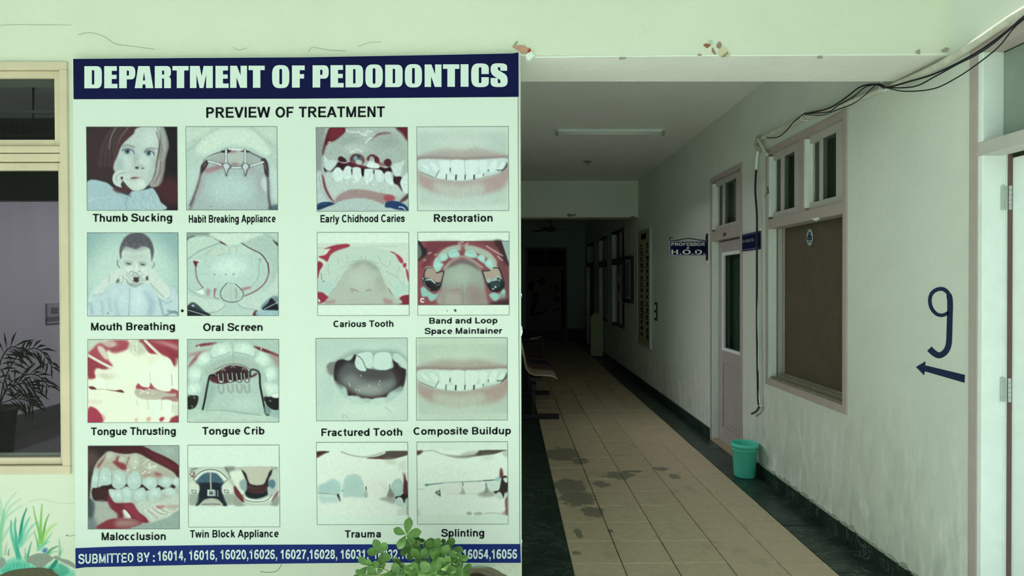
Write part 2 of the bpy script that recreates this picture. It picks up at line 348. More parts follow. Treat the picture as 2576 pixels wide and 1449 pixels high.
def paint_caries():
    p = Print(55, 58, 1232, 1127, 'a5bbae', 3)
    p.P('8b9a92', [(55, 58), (180, 58), (130, 400), (120, 620), (55, 640)], 12, 1, False)
    p.P('571b27', [(250, 58), (420, 58), (430, 110), (380, 170), (300, 230), (230, 250), (190, 300), (150, 420), (130, 380), (160, 250), (200, 120)], 8)
    p.P('7a2838', [(240, 70), (415, 70), (400, 130), (300, 200), (230, 220)], 14, .8)
    p.P('5f2029', [(1080, 58), (1230, 58), (1230, 230), (1170, 150)], 14)
    p.P('77333e', [(790, 190), (870, 130), (1000, 125), (1010, 145), (880, 160), (800, 200), (740, 260)], 8, .9)
    p.P('9fb5a8', [(150, 420), (180, 290), (300, 230), (430, 140), (560, 120), (640, 170), (700, 260), (780, 210), (900, 150), (1080, 150), (1190, 250), (1215, 400), (1190, 560), (1050, 600), (860, 560), (620, 520), (420, 520), (200, 570)], 14, .8)
    p.E('8fa69a', 960, 240, 150, 70, 0, 40, .8); p.E('8ca297', 470, 220, 120, 50, -10, 35, .7); p.E('bdd1c3', 560, 330, 150, 50, 0, 35, .7); p.E('b3c9bb', 700, 120, 70, 60, 0, 20, .8)
    for a in ([(440, 80), (470, 110), (600, 120)], [(590, 100), (640, 140), (700, 160)], [(690, 150), (720, 110), (780, 110)], [(690, 270), (730, 210), (780, 190)], [(500, 380), (580, 340), (640, 370)], [(210, 250), (235, 240)]):
        p.L('d9efe4', 12, a, 6, .8)
    p.P('351a22', [(150, 560), (190, 600), (250, 600), (330, 500), (420, 515), (500, 500), (600, 540), (700, 560), (860, 560), (940, 580), (1010, 570), (1060, 680), (1120, 690), (1150, 700), (1130, 760), (1050, 780), (1040, 640), (960, 625), (920, 650), (860, 600), (700, 590), (650, 680), (620, 600), (520, 570), (450, 560), (390, 610), (340, 570), (270, 640), (170, 630)], 4)
    p.P('5e2733', [(440, 520), (520, 500), (640, 540), (700, 560), (690, 590), (620, 590), (540, 560)], 8, .8)
    p.P('bcd7cb', [(150, 400), (200, 470), (280, 470), (325, 500), (290, 560), (240, 605), (200, 605), (165, 560)], 8)
    p.P('bcd7cb', [(1020, 560), (1060, 520), (1150, 500), (1190, 480), (1150, 600), (1130, 680), (1080, 690), (1040, 640)], 8)
    p.P('3a2025', [(335, 450), (370, 425), (430, 460), (440, 500), (350, 490)], 5); p.L('b58d8f', 12, [(335, 490), (400, 515), (455, 505)], 6, .8)
    p.P('7b4a50', [(480, 470), (520, 405), (600, 395), (650, 420), (680, 470), (660, 520), (600, 540), (520, 510)], 7); p.P('54666a', [(510, 450), (560, 405), (630, 420), (640, 470), (600, 500), (540, 490)], 5)
    p.P('a9c3bb', [(560, 480), (600, 470), (640, 490), (630, 535), (570, 520)], 5); p.E('98b3ad', 560, 450, 22, 26, 0, 8, .9); p.E('2e3a3d', 600, 425, 26, 14, 0, 6); p.L('26181d', 10, [(510, 480), (520, 430), (580, 400)], 5)
    p.P('7a3f46', [(700, 460), (740, 410), (800, 405), (860, 460), (870, 540), (820, 500), (740, 500)], 6); p.P('cfe6dc', [(705, 560), (725, 500), (760, 440), (800, 460), (800, 510), (855, 530), (858, 578), (780, 580)], 4)
    p.E('8ba8a5', 760, 460, 24, 36, 0, 7, .9); p.E('5a2228', 830, 470, 30, 46, -20, 6); p.L('2b1f22', 9, [(720, 470), (750, 420), (800, 415)], 4)
    p.P('4a262b', [(920, 500), (950, 465), (1000, 465), (1020, 510), (1000, 560), (940, 545)], 6); p.E('83474e', 900, 530, 40, 24, 20, 10, .7)
    p.P('b2cabd', [(170, 650), (270, 620), (1040, 760), (1130, 820), (1160, 930), (1000, 930), (760, 870), (500, 850), (350, 900), (280, 980), (210, 900), (165, 760)], 12)
    for a in ([(265, 640), (300, 575), (350, 570), (385, 620), (390, 720), (300, 740)], [(395, 640), (430, 560), (480, 550), (505, 600), (500, 700), (420, 720)],
              [(515, 600), (540, 565), (600, 568), (635, 600), (635, 690), (580, 740), (520, 700)], [(660, 620), (680, 590), (760, 590), (785, 620), (780, 720), (700, 770), (665, 700)],
              [(800, 620), (830, 598), (890, 610), (920, 660), (910, 740), (830, 740)], [(930, 660), (960, 620), (1000, 640), (1040, 740), (1050, 790), (980, 780), (935, 720)], [(1135, 740), (1215, 640), (1230, 640), (1230, 880), (1180, 890), (1140, 820)]):
        p.P('c6e2d7', a, 6)
    p.P('1f1218', [(630, 590), (665, 590), (662, 675), (640, 678)], 3); p.P('2b1a20', [(502, 590), (516, 590), (514, 655), (506, 655)], 3); p.P('2b1a20', [(783, 620), (800, 600), (795, 660)], 3)
    p.P('3a1a22', [(1050, 700), (1140, 690), (1125, 760), (1160, 880), (1100, 800), (1050, 770)], 6, .9)
    for i in range(30):
        x = 420+p.rng.rand()*400; y = 720+p.rng.rand()*70
        p.L('e0f3e8', 6, [(x, y), (x+16, y+10)], 4, .6)
    p.P('9b8b85', [(280, 1010), (340, 920), (480, 855), (640, 850), (800, 880), (1000, 920), (1060, 960), (940, 1020), (900, 1040), (760, 980), (600, 960), (440, 980), (310, 1040)], 8)
    p.P('a04652', [(920, 930), (1010, 920), (1060, 960), (1030, 1000), (930, 990)], 10, .9)
    p.P('a8c3b8', [(75, 1125), (200, 1070), (380, 990), (600, 965), (800, 1000), (930, 1060), (1000, 1125)], 5)
    p.P('6d2733', [(115, 640), (150, 700), (180, 830), (240, 950), (280, 1010), (230, 990), (160, 880), (130, 760)], 7, .9)
    p.P('b3cbc5', [(60, 640), (120, 640), (140, 800), (210, 950), (260, 1010), (60, 1010)], 8, .8); p.L('8b9a99', 8, [(90, 680), (120, 850), (190, 970), (260, 1020)], 5, .7)
    p.P('1d3a5a', [(65, 1035), (180, 1005), (285, 1030), (200, 1065), (65, 1110)], 5); p.L('4d7d99', 8, [(70, 1050), (180, 1030)], 5, .7)
    p.P('20406a', [(930, 1050), (960, 1005), (1080, 1000), (1180, 1040), (1232, 1090), (1232, 1120), (1100, 1110), (1000, 1085), (940, 1080)], 4); p.L('d8f2f4', 12, [(1110, 1075), (1160, 1080), (1190, 1110)], 5, .9)
    p.P('4b2b33', [(1120, 1000), (1232, 900), (1232, 960), (1160, 1010)], 6, .8)
    return p.N(.02, 1.8)

def paint_smile_a():
    p = Print(1347, 50, 2520, 1115, 'c9e2d3', 4); smile(p, 0); return p
def paint_smile_b():
    p = Print(1342, 28, 2506, 1080, 'd0ebdf', 5); smile(p, -28); return p

def paint_boy():
    p = Print(52, 50, 1226, 1118, '8fb5ac', 6)
    p.P('abcabc', [(100, 400), (300, 200), (600, 150), (950, 150), (1150, 350), (1150, 700), (700, 800), (100, 800)], 110, .9)
    p.P('789f9d', [(50, 50), (260, 50), (150, 200), (52, 420)], 90, .7); p.P('729998', [(900, 50), (1226, 50), (1226, 480), (1100, 250)], 90, .6)
    p.P('a9bfb6', [(445, 400), (480, 395), (480, 490), (450, 480)], 5); p.P('a9bfb6', [(870, 440), (915, 430), (920, 470), (880, 500)], 5)
    p.L('566a69', 10, [(440, 400), (442, 460), (470, 495)], 5); p.L('5b6f6e', 9, [(915, 435), (915, 470), (890, 500)], 5)
    p.P('b1c6ba', [(478, 300), (500, 230), (700, 200), (880, 250), (890, 400), (870, 520), (820, 600), (740, 700), (640, 720), (560, 640), (500, 540), (480, 440)], 6)
    p.P('53565c', [(478, 380), (470, 260), (510, 150), (590, 70), (700, 50), (790, 66), (870, 140), (910, 250), (905, 340), (880, 420), (875, 330), (850, 250), (760, 230), (680, 265), (560, 235), (500, 290), (492, 370)], 7)
    for i in range(60):
        x = 500+p.rng.rand()*370; y = 80+p.rng.rand()*140
        p.L('757a7e' if i % 2 else '3f4147', 7, [(x, y), (x+10, y+24)], 5, .5)
    p.P('8c9b98', [(500, 240), (560, 225), (680, 260), (760, 225), (840, 250), (700, 290), (540, 270)], 14, .7)
    p.E('8fa39b', 680, 360, 150, 40, 0, 30, .35); p.E('c0d3c7', 600, 520, 60, 40, 0, 22, .7); p.E('c0d3c7', 790, 520, 50, 40, 0, 22, .7); p.E('c3d5c9', 690, 500, 24, 50, 0, 14, .8)
    for ex, ey in ((582, 447), (765, 457)):
        p.E('8b9d97', ex, ey-6, 60, 22, 5, 12, .7); p.P('2c3538', [(ex-36, ey-8), (ex, ey-9), (ex+38, ey+4), (ex, ey+9)], 6, .95); p.L('7f908b', 6, [(ex-40, ey+18), (ex, ey+24), (ex+36, ey+16)], 6, .5)
        p.L('6f7f7b', 7, [(ex-58, ey-30), (ex, ey-34), (ex+46, ey-20)], 9, .55)
    p.L('8a9b95', 6, [(668, 470), (650, 520), (625, 545)], 8, .5); p.L('8a9b95', 6, [(706, 470), (728, 520), (735, 540)], 8, .45)
    p.L('5f6f6b', 8, [(605, 550), (640, 548)], 6, .8); p.L('5f6f6b', 8, [(712, 545), (740, 548)], 6, .8); p.L('4b5658', 8, [(640, 580), (672, 560), (704, 580)], 6, .7)
    p.P('7d8f8a', [(560, 640), (620, 690), (740, 690), (800, 640), (770, 720), (680, 750), (600, 730)], 12, .7); p.P('6a7a77', [(590, 700), (680, 748), (770, 708), (730, 752), (650, 752)], 10, .6)
    p.P('2b272c', [(612, 612), (660, 600), (740, 606), (748, 640), (700, 684), (645, 668)], 6); p.P('aebfb8', [(622, 612), (665, 598), (730, 606), (700, 622), (650, 622)], 5, .95); p.P('5e383d', [(645, 645), (700, 642), (712, 664), (665, 672)], 6, .7)
    p.P('b6cabf', [(150, 860), (180, 740), (340, 600), (460, 520), (560, 560), (640, 610), (640, 670), (600, 690), (560, 640), (540, 720), (490, 720), (440, 690), (340, 710), (260, 800), (170, 870)], 5)
    p.P('b6cabf', [(730, 600), (790, 560), (870, 520), (960, 600), (1120, 770), (1130, 830), (1080, 890), (1000, 900), (900, 760), (800, 700), (720, 670)], 5)
    for a in ([(340, 600), (330, 680)], [(460, 620), (420, 690), (490, 690)], [(500, 600), (520, 640), (490, 710)], [(550, 580), (600, 640), (640, 680)], [(570, 560), (620, 610)], [(550, 640), (570, 690), (620, 720)], [(760, 590), (740, 620), (790, 660), (830, 655)], [(820, 600), (835, 655)], [(720, 620), (740, 660), (770, 670)], [(860, 700), (960, 800), (1040, 880)]):
        p.L('5f706c', 7, a, 8, .6)
    p.P('4b585a', [(420, 680), (450, 640), (470, 660), (450, 690)], 5, .8); p.P('39444a', [(800, 640), (830, 600), (838, 655)], 4, .9)
    p.P('a6c2c2', [(60, 1118), (80, 960), (150, 880), (260, 820), (360, 730), (520, 710), (620, 740), (680, 760), (780, 705), (900, 760), (980, 880), (1100, 900), (1140, 760), (1190, 800), (1226, 1118)], 6)
    p.P('b4cdc6', [(60, 900), (150, 730), (170, 760), (150, 870), (70, 960)], 8, .8)
    for a, w, c in (([(600, 760), (595, 900), (585, 1110)], 12, '6f8d95'), ([(480, 800), (420, 950), (440, 1110)], 45, '8fadb3'), ([(800, 830), (880, 950), (860, 1080)], 60, '7c9caa'), ([(980, 900), (1010, 1010), (1030, 1110)], 20, '6c8a94'), ([(240, 940), (250, 1100)], 26, '8aaab0'), ([(330, 900), (350, 1050)], 26, '8dadb1'), ([(90, 960), (110, 1080)], 30, '7d9da3'), ([(1090, 1050), (1200, 1080)], 20, '4d6f7b'), ([(1060, 1110), (1180, 1060), (1226, 1100)], 14, '47636f'), ([(1010, 920), (1080, 950), (1140, 920)], 10, '7593a0'), ([(120, 860), (240, 830)], 12, '8aa7a4')):
        p.L(c, w, a, w*.6+4, .7)
    p.P('bdd6d3', [(640, 780), (760, 760), (820, 860), (760, 1000), (640, 1080)], 50, .6); p.P('b7d1d0', [(380, 780), (520, 760), (560, 900), (500, 1000), (420, 900)], 40, .5)
    p.E('1d2a2e', 317, 1082, 8, 8, 0, 2)
    return p.N(.014, 1.6)

def paint_oral():
    p = Print(1345, 48, 2522, 1116, 'a9c5ba', 7)
    p.P('7e938b', [(1345, 50), (1700, 48), (1700, 110), (1500, 90), (1345, 140)], 12, .8); p.P('37363a', [(1345, 120), (1440, 85), (1420, 110), (1345, 150)], 7)
    p.P('b1cbbd', [(1350, 140), (1500, 100), (1640, 100), (1760, 170), (1620, 260), (1350, 390)], 8); p.P('a0bbb0', [(2060, 170), (2300, 90), (2480, 120), (2522, 260), (2522, 560), (2440, 700), (2430, 450), (2300, 300)], 12, .8)
    p.P('bdd6c6', [(1650, 50), (2330, 50), (2200, 110), (2070, 175), (1900, 210), (1780, 150)], 10); p.L('6b7d79', 9, [(1700, 120), (1780, 170), (1860, 210)], 6, .8); p.P('5d3a42', [(1770, 150), (1860, 205), (1790, 185)], 4)
    p.L('7f958d', 14, [(1345, 400), (1480, 300), (1620, 235), (1760, 180)], 9, .8); p.L('8da59b', 12, [(2330, 60), (2470, 130), (2522, 200)], 9, .7)
    p.P('3b2c34', [(2450, 140), (2522, 190), (2522, 225), (2490, 190)], 6)
    p.P('b6cdbd', [(1640, 290), (1780, 220), (1900, 250), (2050, 220), (2200, 290), (2100, 330), (1900, 320), (1740, 350)], 12, .8)
    for a in ([(1590, 350), (1610, 300), (1680, 260)], [(1730, 355), (1800, 320), (1960, 320)], [(1800, 230), (1805, 280)], [(1890, 240), (1885, 310)], [(1980, 240), (1990, 300)], [(1540, 400), (1600, 340)], [(1720, 350), (1760, 330)]):
        p.L('859b92', 7, a, 5, .7)
    p.P('aac8be', [(1500, 430), (1600, 340), (1750, 350), (1950, 315), (2150, 350), (2270, 450), (2260, 620), (2190, 740), (2000, 740), (1900, 690), (1780, 760), (1560, 760), (1480, 640)], 10)
    p.E('c2ded2', 1900, 490, 230, 120, 0, 60, .9)
    p.L('743440', 12, [(1450, 420), (1465, 600), (1500, 690), (1550, 750)], 7, .8); p.P('6a2633', [(1425, 405), (1500, 415), (1480, 440), (1460, 490)], 5); p.P('d0e4da', [(1370, 395), (1500, 400), (1520, 420), (1430, 405)], 5)
    p.L('8a5a62', 8, [(1480, 790), (1550, 750)], 5, .8); p.P('d0e6dc', [(1465, 800), (1540, 780), (1560, 840), (1500, 820)], 6)
    p.L('3f3b42', 12, [(2050, 180), (2160, 250), (2300, 320), (2380, 430), (2400, 560)], 5, .95); p.L('7a4049', 15, [(2390, 440), (2400, 560), (2350, 690), (2240, 790), (2090, 860)], 7, .85); p.L('8f4a54', 6, [(2160, 245), (2290, 320), (2370, 430)], 4, .7)
    p.L('7a8f88', 9, [(2290, 390), (2270, 480), (2270, 600), (2190, 730)], 9, .6); p.L('55696a', 10, [(2275, 400), (2300, 390)], 6, .7)
    p.P('a6616a', [(2040, 770), (2150, 740), (2170, 760), (2060, 790)], 9, .8); p.P('9b5660', [(1690, 770), (1730, 770), (1710, 800), (1700, 880)], 6, .8); p.P('a06d74', [(1590, 780), (1640, 770), (1630, 860), (1600, 850)], 12, .6)
    p.L('7a4149', 8, [(1700, 790), (1695, 870), (1750, 900)], 5, .8)
    for x, y in ((1697, 585), (1845, 585), (1945, 580)): p.E('5e6f6d', x, y, 9, 11, 0, 4, .9)
    p.E('a8c0b5', 1920, 830, 130, 100, 0, 10, .8); p.L('86988f', 7, [(1910, 780), (1912, 880)], 6, .5); p.L('5b6a69', 9, [(1965, 765), (1985, 830), (1970, 890)], 4, .8)
    p.L('3a464a', 9, [(1860, 695), (1800, 760), (1772, 830), (1800, 900), (1870, 935), (1960, 938), (2040, 905), (2070, 850), (2060, 800), (2010, 745), (1965, 705)], 4); p.L('8ba39a', 9, [(1860, 695), (1910, 700), (1965, 705)], 4)
    p.L('88a096', 14, [(1360, 760), (1500, 860), (1700, 900)], 12, .6)
    p.P('b4cdc0', [(1350, 850), (1500, 880), (1700, 900), (1840, 950), (1830, 1000), (1740, 1060), (1600, 1060), (1450, 980), (1350, 900)], 12, .9); p.P('b3ccc0', [(2000, 950), (2100, 880), (2350, 800), (2450, 700), (2522, 560), (2522, 800), (2400, 940), (2250, 1040), (2080, 1010)], 14, .9)
    p.L('7d9189', 8, [(1838, 950), (1820, 1000), (1730, 1060), (1600, 1080)], 5, .8); p.L('82968e', 8, [(1990, 950), (2060, 1010), (2240, 1040)], 5, .8)
    p.P('23252c', [(1345, 990), (1420, 1000), (1570, 1060), (1640, 1116), (1345, 1116)], 6); p.P('2d3a44', [(1345, 1000), (1420, 940), (1520, 1010), (1560, 1070), (1420, 1030)], 6, .9); p.L('c4dbdb', 8, [(1350, 1040), (1450, 1070), (1600, 1116)], 4, .9); p.E('b9d2d4', 1420, 985, 20, 14, 20, 5, .8)
    p.P('5b7987', [(2290, 1010), (2420, 880), (2522, 880), (2522, 1040), (2400, 1050)], 10, .8); p.P('1c2028', [(2310, 1030), (2380, 960), (2430, 890), (2500, 960), (2522, 1000), (2522, 1045), (2420, 1050)], 5); p.L('b9cfd2', 9, [(2340, 1030), (2420, 990), (2522, 940)], 4, .9)
    p.P('5f2a35', [(2190, 1116), (2210, 1060), (2250, 1050), (2255, 1116)], 5); p.P('8fb4ba', [(2260, 1050), (2522, 1050), (2522, 1116), (2255, 1116)], 6, .9)
    return p.N(.014, 2)

def paint_carious():
    p = Print(72, 44, 1240, 1102, 'cceadb', 8)
    p.P('c0dacb', [(75, 185), (1235, 185), (1235, 962), (75, 962)], 3, 1, False); p.L('a8beb0', 5, [(75, 183), (1235, 183)], 3, .6)
    p.P('9b3149', [(165, 250), (300, 205), (440, 190), (490, 205), (460, 240), (360, 280), (300, 300), (240, 350), (200, 420), (160, 390), (85, 350), (170, 330), (210, 270)], 5); p.P('cfe2d3', [(170, 262), (240, 250), (210, 290), (180, 320)], 6, .9)
    p.P('8f2d44', [(75, 420), (145, 450), (100, 540), (75, 640)], 6); p.P('8f2c43', [(75, 795), (130, 800), (200, 850), (220, 880), (160, 930), (75, 940)], 5); p.P('d6eadc', [(75, 880), (110, 920), (85, 930)], 4)
    for a in ([(990, 285), (1060, 300), (1040, 320)], [(1060, 310), (1130, 350), (1170, 410), (1150, 440), (1120, 420), (1080, 360)], [(1165, 440), (1205, 440), (1200, 490), (1170, 490)], [(1200, 500), (1235, 560), (1235, 680), (1210, 590)]):
        p.P('a23c52', a, 5)
    p.P('7d2a3c', [(970, 740), (1010, 800), (1080, 880), (1150, 850), (1235, 830), (1235, 962), (1100, 962), (1060, 920), (1000, 830)], 7)
    p.P('b4d3c7', [(120, 600), (140, 500), (210, 400), (260, 310), (400, 250), (560, 220), (760, 225), (920, 260), (1060, 330), (1130, 460), (1190, 600), (1190, 690), (1235, 720), (1235, 830), (1140, 830), (1090, 880), (1040, 830), (960, 700), (880, 540), (760, 440), (660, 400), (560, 430), (440, 530), (350, 640), (290, 750), (210, 850), (150, 800), (75, 790), (75, 650)], 8)
    p.P('a8bcb0', [(160, 930), (260, 800), (330, 680), (420, 540), (540, 440), (660, 400), (770, 430), (870, 530), (930, 680), (1000, 800), (1110, 962), (150, 962)], 8)
    p.P('8fa198', [(520, 450), (660, 400), (800, 450), (870, 540), (800, 520), (660, 440), (540, 500)], 22, .9); p.E('b4c9bc', 620, 640, 160, 120, 0, 60, .9); p.E('97a59b', 880, 700, 60, 120, -20, 30, .5)
    for a in ([(500, 760), (560, 780), (590, 800)], [(690, 790), (730, 775), (750, 785)], [(510, 790), (520, 800)]): p.L('8d6b67', 12, a, 9, .7)
    p.L('a0aea3', 8, [(630, 800), (632, 950)], 6, .6); p.P('9c6f70', [(160, 930), (240, 910), (300, 905), (280, 940), (180, 950)], 14, .6); p.P('9b7270', [(910, 880), (1000, 900), (1040, 950), (930, 950)], 14, .6)
    for a in ([(215, 440), (205, 520), (225, 580)], [(330, 380), (340, 450)], [(460, 340), (450, 400)], [(630, 345), (635, 395)], [(690, 340), (685, 395)], [(850, 340), (900, 440), (960, 480)], [(1000, 400), (990, 470)], [(1120, 480), (1100, 560), (1110, 640), (1160, 690), (1195, 620)], [(450, 430), (560, 405), (640, 400)], [(760, 410), (870, 440)], [(960, 540), (1060, 600), (1100, 620)], [(300, 690), (340, 600)], [(560, 435), (440, 470)], [(370, 500), (420, 470)], [(980, 660), (1010, 720)]):
        p.L('8aa297', 6, a, 5, .7)
    p.P('a6d0c8', [(80, 680), (180, 650), (280, 690), (280, 780), (200, 840), (140, 800), (80, 780)], 14, .8); p.P('a8d3ca', [(1040, 720), (1230, 700), (1230, 820), (1130, 830), (1060, 860)], 14, .8)
    p.L('485a55', 7, [(118, 560), (125, 620), (130, 640)], 4, .9); p.E('55655f', 150, 665, 14, 8, 0, 4, .8); p.L('6d7f77', 6, [(215, 850), (260, 790), (300, 750)], 4, .7); p.L('dff2e8', 6, [(1060, 870), (1100, 885), (1160, 845), (1235, 830)], 4, .8)
    p.P('b9d6ca', [(1100, 560), (1180, 560), (1195, 620), (1160, 680), (1110, 640)], 6, .8); p.L('93a79a', 7, [(80, 240), (200, 240)], 6, .5); p.L('93a79a', 6, [(740, 215), (940, 225), (1100, 215)], 6, .4)
    p.L('3f4a46', 5, [(75, 962), (1238, 962)], 2, .9)
    p.P('cceadb', [(75, 967), (1238, 967), (1238, 1102), (75, 1102)], 1, 1, False)
    return p.N(.008, 2)

def paint_band():
    p = Print(1362, 40, 2524, 1097, 'd0efe2', 9)
    p.P('8a4e5b', [(1362, 160), (2522, 155), (2522, 965), (1362, 968)], 1, 1, False)
    p.P('6f3945', [(1480, 170), (1900, 165), (1800, 220), (1640, 260), (1560, 380), (1470, 480), (1400, 480), (1480, 300)], 18, .8); p.P('6b3c48', [(2100, 165), (2420, 160), (2400, 260), (2200, 200)], 18, .7)
    p.P('2d2b30', [(1362, 165), (1400, 170), (1440, 230), (1480, 260), (1470, 330), (1420, 370), (1362, 400)], 6); p.P('6e7d7c', [(1362, 190), (1400, 250), (1410, 330), (1362, 380)], 8, .9)
    p.P('3a2b31', [(2330, 155), (2440, 155), (2470, 260), (2522, 440), (2522, 480), (2440, 420), (2400, 280)], 12, .9); p.P('93b9b6', [(2428, 155), (2522, 155), (2522, 440)], 3, 1, False)
    p.P('6a4650', [(2360, 440), (2460, 420), (2522, 560), (2522, 965), (2470, 800), (2440, 600)], 14, .7)
    for a in ([(1880, 180), (1940, 215), (2000, 180)], [(1900, 165), (1940, 170)], [(2240, 220), (2330, 280), (2440, 340)], [(1580, 330), (1600, 320)], [(1440, 400), (1460, 390)], [(1500, 310), (1530, 300)], [(2380, 350), (2440, 400)]): p.L('c9d6cd', 16, a, 9, .7)
    p.P('94aaa0', [(1700, 520), (1780, 430), (1930, 385), (2080, 430), (2180, 560), (2210, 700), (2240, 900), (2240, 965), (1640, 965), (1660, 760)], 14)
    p.P('6a5660', [(1720, 500), (1790, 430), (1930, 385), (2080, 440), (2150, 540), (2060, 480), (1930, 440), (1800, 480)], 14, .8); p.E('a3bdb0', 1900, 600, 140, 100, 0, 50, .9)
    p.P('9b7f80', [(1680, 760), (1800, 780), (1900, 760), (1940, 960), (1660, 960)], 40, .6); p.P('8f6b70', [(2000, 740), (2200, 760), (2240, 960), (2000, 960)], 50, .5); p.P('a3b4a8', [(1720, 820), (1900, 840), (1900, 960), (1740, 960)], 22, .6)
    p.L('a57a7c', 14, [(1800, 780), (1880, 770), (1900, 800)], 10, .7); p.L('a57a7c', 14, [(1990, 770), (2030, 740), (2090, 760)], 10, .7); p.L('6e6a6c', 8, [(1932, 700), (1936, 960)], 8, .5); p.L('b5c8bb', 8, [(1950, 660), (1950, 800)], 10, .5)
    p.L('a4b9ad', 78, [(1600, 470), (1650, 350), (1750, 270), (1880, 240)], 14); p.L('a4b9ad', 78, [(1990, 240), (2120, 270), (2250, 330), (2330, 430), (2310, 500)], 14)
    p.L('b5bfae', 24, [(1700, 500), (1800, 400), (1920, 350)], 12, .7); p.L('b5bfae', 24, [(1940, 350), (2060, 400), (2180, 490)], 12, .7)
    p.E('90656c', 1935, 245, 26, 40, 0, 14, .8)
    for a in ([(1560, 430), (1600, 365), (1650, 420), (1690, 450), (1640, 530), (1600, 550), (1565, 490)], [(1640, 340), (1700, 310), (1750, 340), (1730, 390), (1660, 410)], [(1745, 320), (1790, 265), (1850, 260), (1900, 330), (1860, 360), (1780, 370)],
              [(1955, 330), (1980, 275), (2070, 280), (2120, 340), (2080, 370), (1980, 350)], [(2110, 360), (2180, 325), (2220, 370), (2210, 440), (2150, 400)], [(2210, 430), (2280, 370), (2320, 420), (2310, 500), (2250, 490)]):
        p.P('9ad2cc', a, 6); 
        c = np.mean(a, 0); p.E('aadfd9', c[0], c[1], 30, 30, 0, 14, .8)
    for a in ([(1640, 420), (1660, 440)], [(1740, 330), (1760, 390)], [(2110, 350), (2125, 390)], [(2205, 390), (2225, 420)], [(2000, 300), (2060, 310)], [(1790, 300), (1850, 290)]): p.L('5f9d9b', 7, a, 5, .7)
    p.P('a39a90', [(1455, 500), (1500, 480), (1560, 490), (1600, 550), (1690, 540), (1670, 640), (1620, 680), (1470, 640)], 6); p.P('a8a296', [(2190, 540), (2280, 530), (2330, 500), (2380, 490), (2420, 600), (2400, 660), (2240, 680), (2210, 620)], 6)
    p.L('26363a', 13, [(1435, 640), (1445, 560), (1480, 495), (1550, 490)], 4); p.L('223034', 13, [(1600, 560), (1690, 540), (1680, 600), (1650, 720), (1600, 780)], 4); p.L('dfeee8', 6, [(1470, 485), (1550, 482)], 3, .9)
    p.L('223034', 14, [(2185, 540), (2210, 620), (2250, 720), (2280, 760)], 4); p.L('223034', 14, [(2185, 538), (2280, 530)], 4, .9); p.L('26363a', 16, [(2330, 495), (2390, 500), (2430, 580), (2460, 700), (2420, 780)], 5); p.L('dceee8', 6, [(2330, 480), (2380, 485)], 3, .9)
    p.P('1f2c30', [(1420, 620), (1500, 640), (1600, 680), (1660, 690), (1640, 760), (1570, 792), (1500, 770), (1440, 700)], 5); p.P('3f5a5e', [(1440, 640), (1480, 620), (1560, 650), (1600, 700), (1560, 690), (1480, 650)], 6, .8); p.L('cfe6e2', 14, [(1470, 650), (1530, 645), (1580, 690)], 5, .9); p.E('2c2124', 1530, 730, 60, 34, 20, 8, .9)
    p.L('b9d3ce', 9, [(1440, 650), (1460, 720), (1520, 770)], 5, .6); p.E('cfe4de', 1430, 630, 9, 12, 0, 4, .9); p.L('b9d3ce', 8, [(1600, 720), (1650, 700)], 4, .6)
    p.P('1c292e', [(2250, 700), (2290, 650), (2380, 620), (2440, 660), (2465, 730), (2420, 790), (2340, 805), (2280, 780)], 5); p.P('9fc4c1', [(2240, 640), (2300, 640), (2380, 600), (2420, 640), (2330, 660), (2260, 690)], 6, .9); p.E('36545a', 2350, 710, 70, 45, -10, 12, .8)
    p.L('d5ece8', 9, [(2320, 660), (2380, 650), (2410, 670)], 4, .8); p.E('e2f5f2', 2350, 740, 12, 10, 0, 4); p.E('d5ece8', 2320, 765, 20, 8, 0, 4, .8); p.E('203036', 2385, 635, 18, 14, 0, 4)
    p.P('8ac6c1', [(1400, 760), (1440, 735), (1500, 790), (1580, 830), (1640, 800), (1600, 880), (1530, 920), (1480, 860), (1420, 860)], 7); p.P('8ac6c1', [(2270, 840), (2330, 810), (2400, 830), (2440, 770), (2475, 780), (2470, 860), (2420, 870), (2350, 925), (2300, 890)], 7)
    p.P('7f8f8b', [(2400, 840), (2480, 830), (2470, 890), (2400, 880)], 8, .7); p.P('9b8c88', [(1640, 780), (1700, 740), (1660, 850), (1600, 860)], 14, .6)
    p.L('eef9f3', 14, [(1438, 892), (1415, 884), (1400, 905), (1412, 930), (1438, 926)], 3)
    p.P('2a2226', [(2300, 940), (2522, 900), (2522, 966), (2260, 966)], 18, .8); p.L('2c3a3a', 6, [(1364, 158), (2524, 154)], 2, .7); p.L('2c3a3a', 5, [(1364, 967), (2524, 966)], 2, .7)
    p.P('d0efe2', [(1362, 972), (2524, 971), (2524, 1097), (1362, 1097)], 1, 1, False)
    p.E('263638', 1838, 1038, 15, 16, 0, 3); p.E('263638', 1736, 1042, 7, 6, 0, 2)
    return p.N(.009, 1.8)

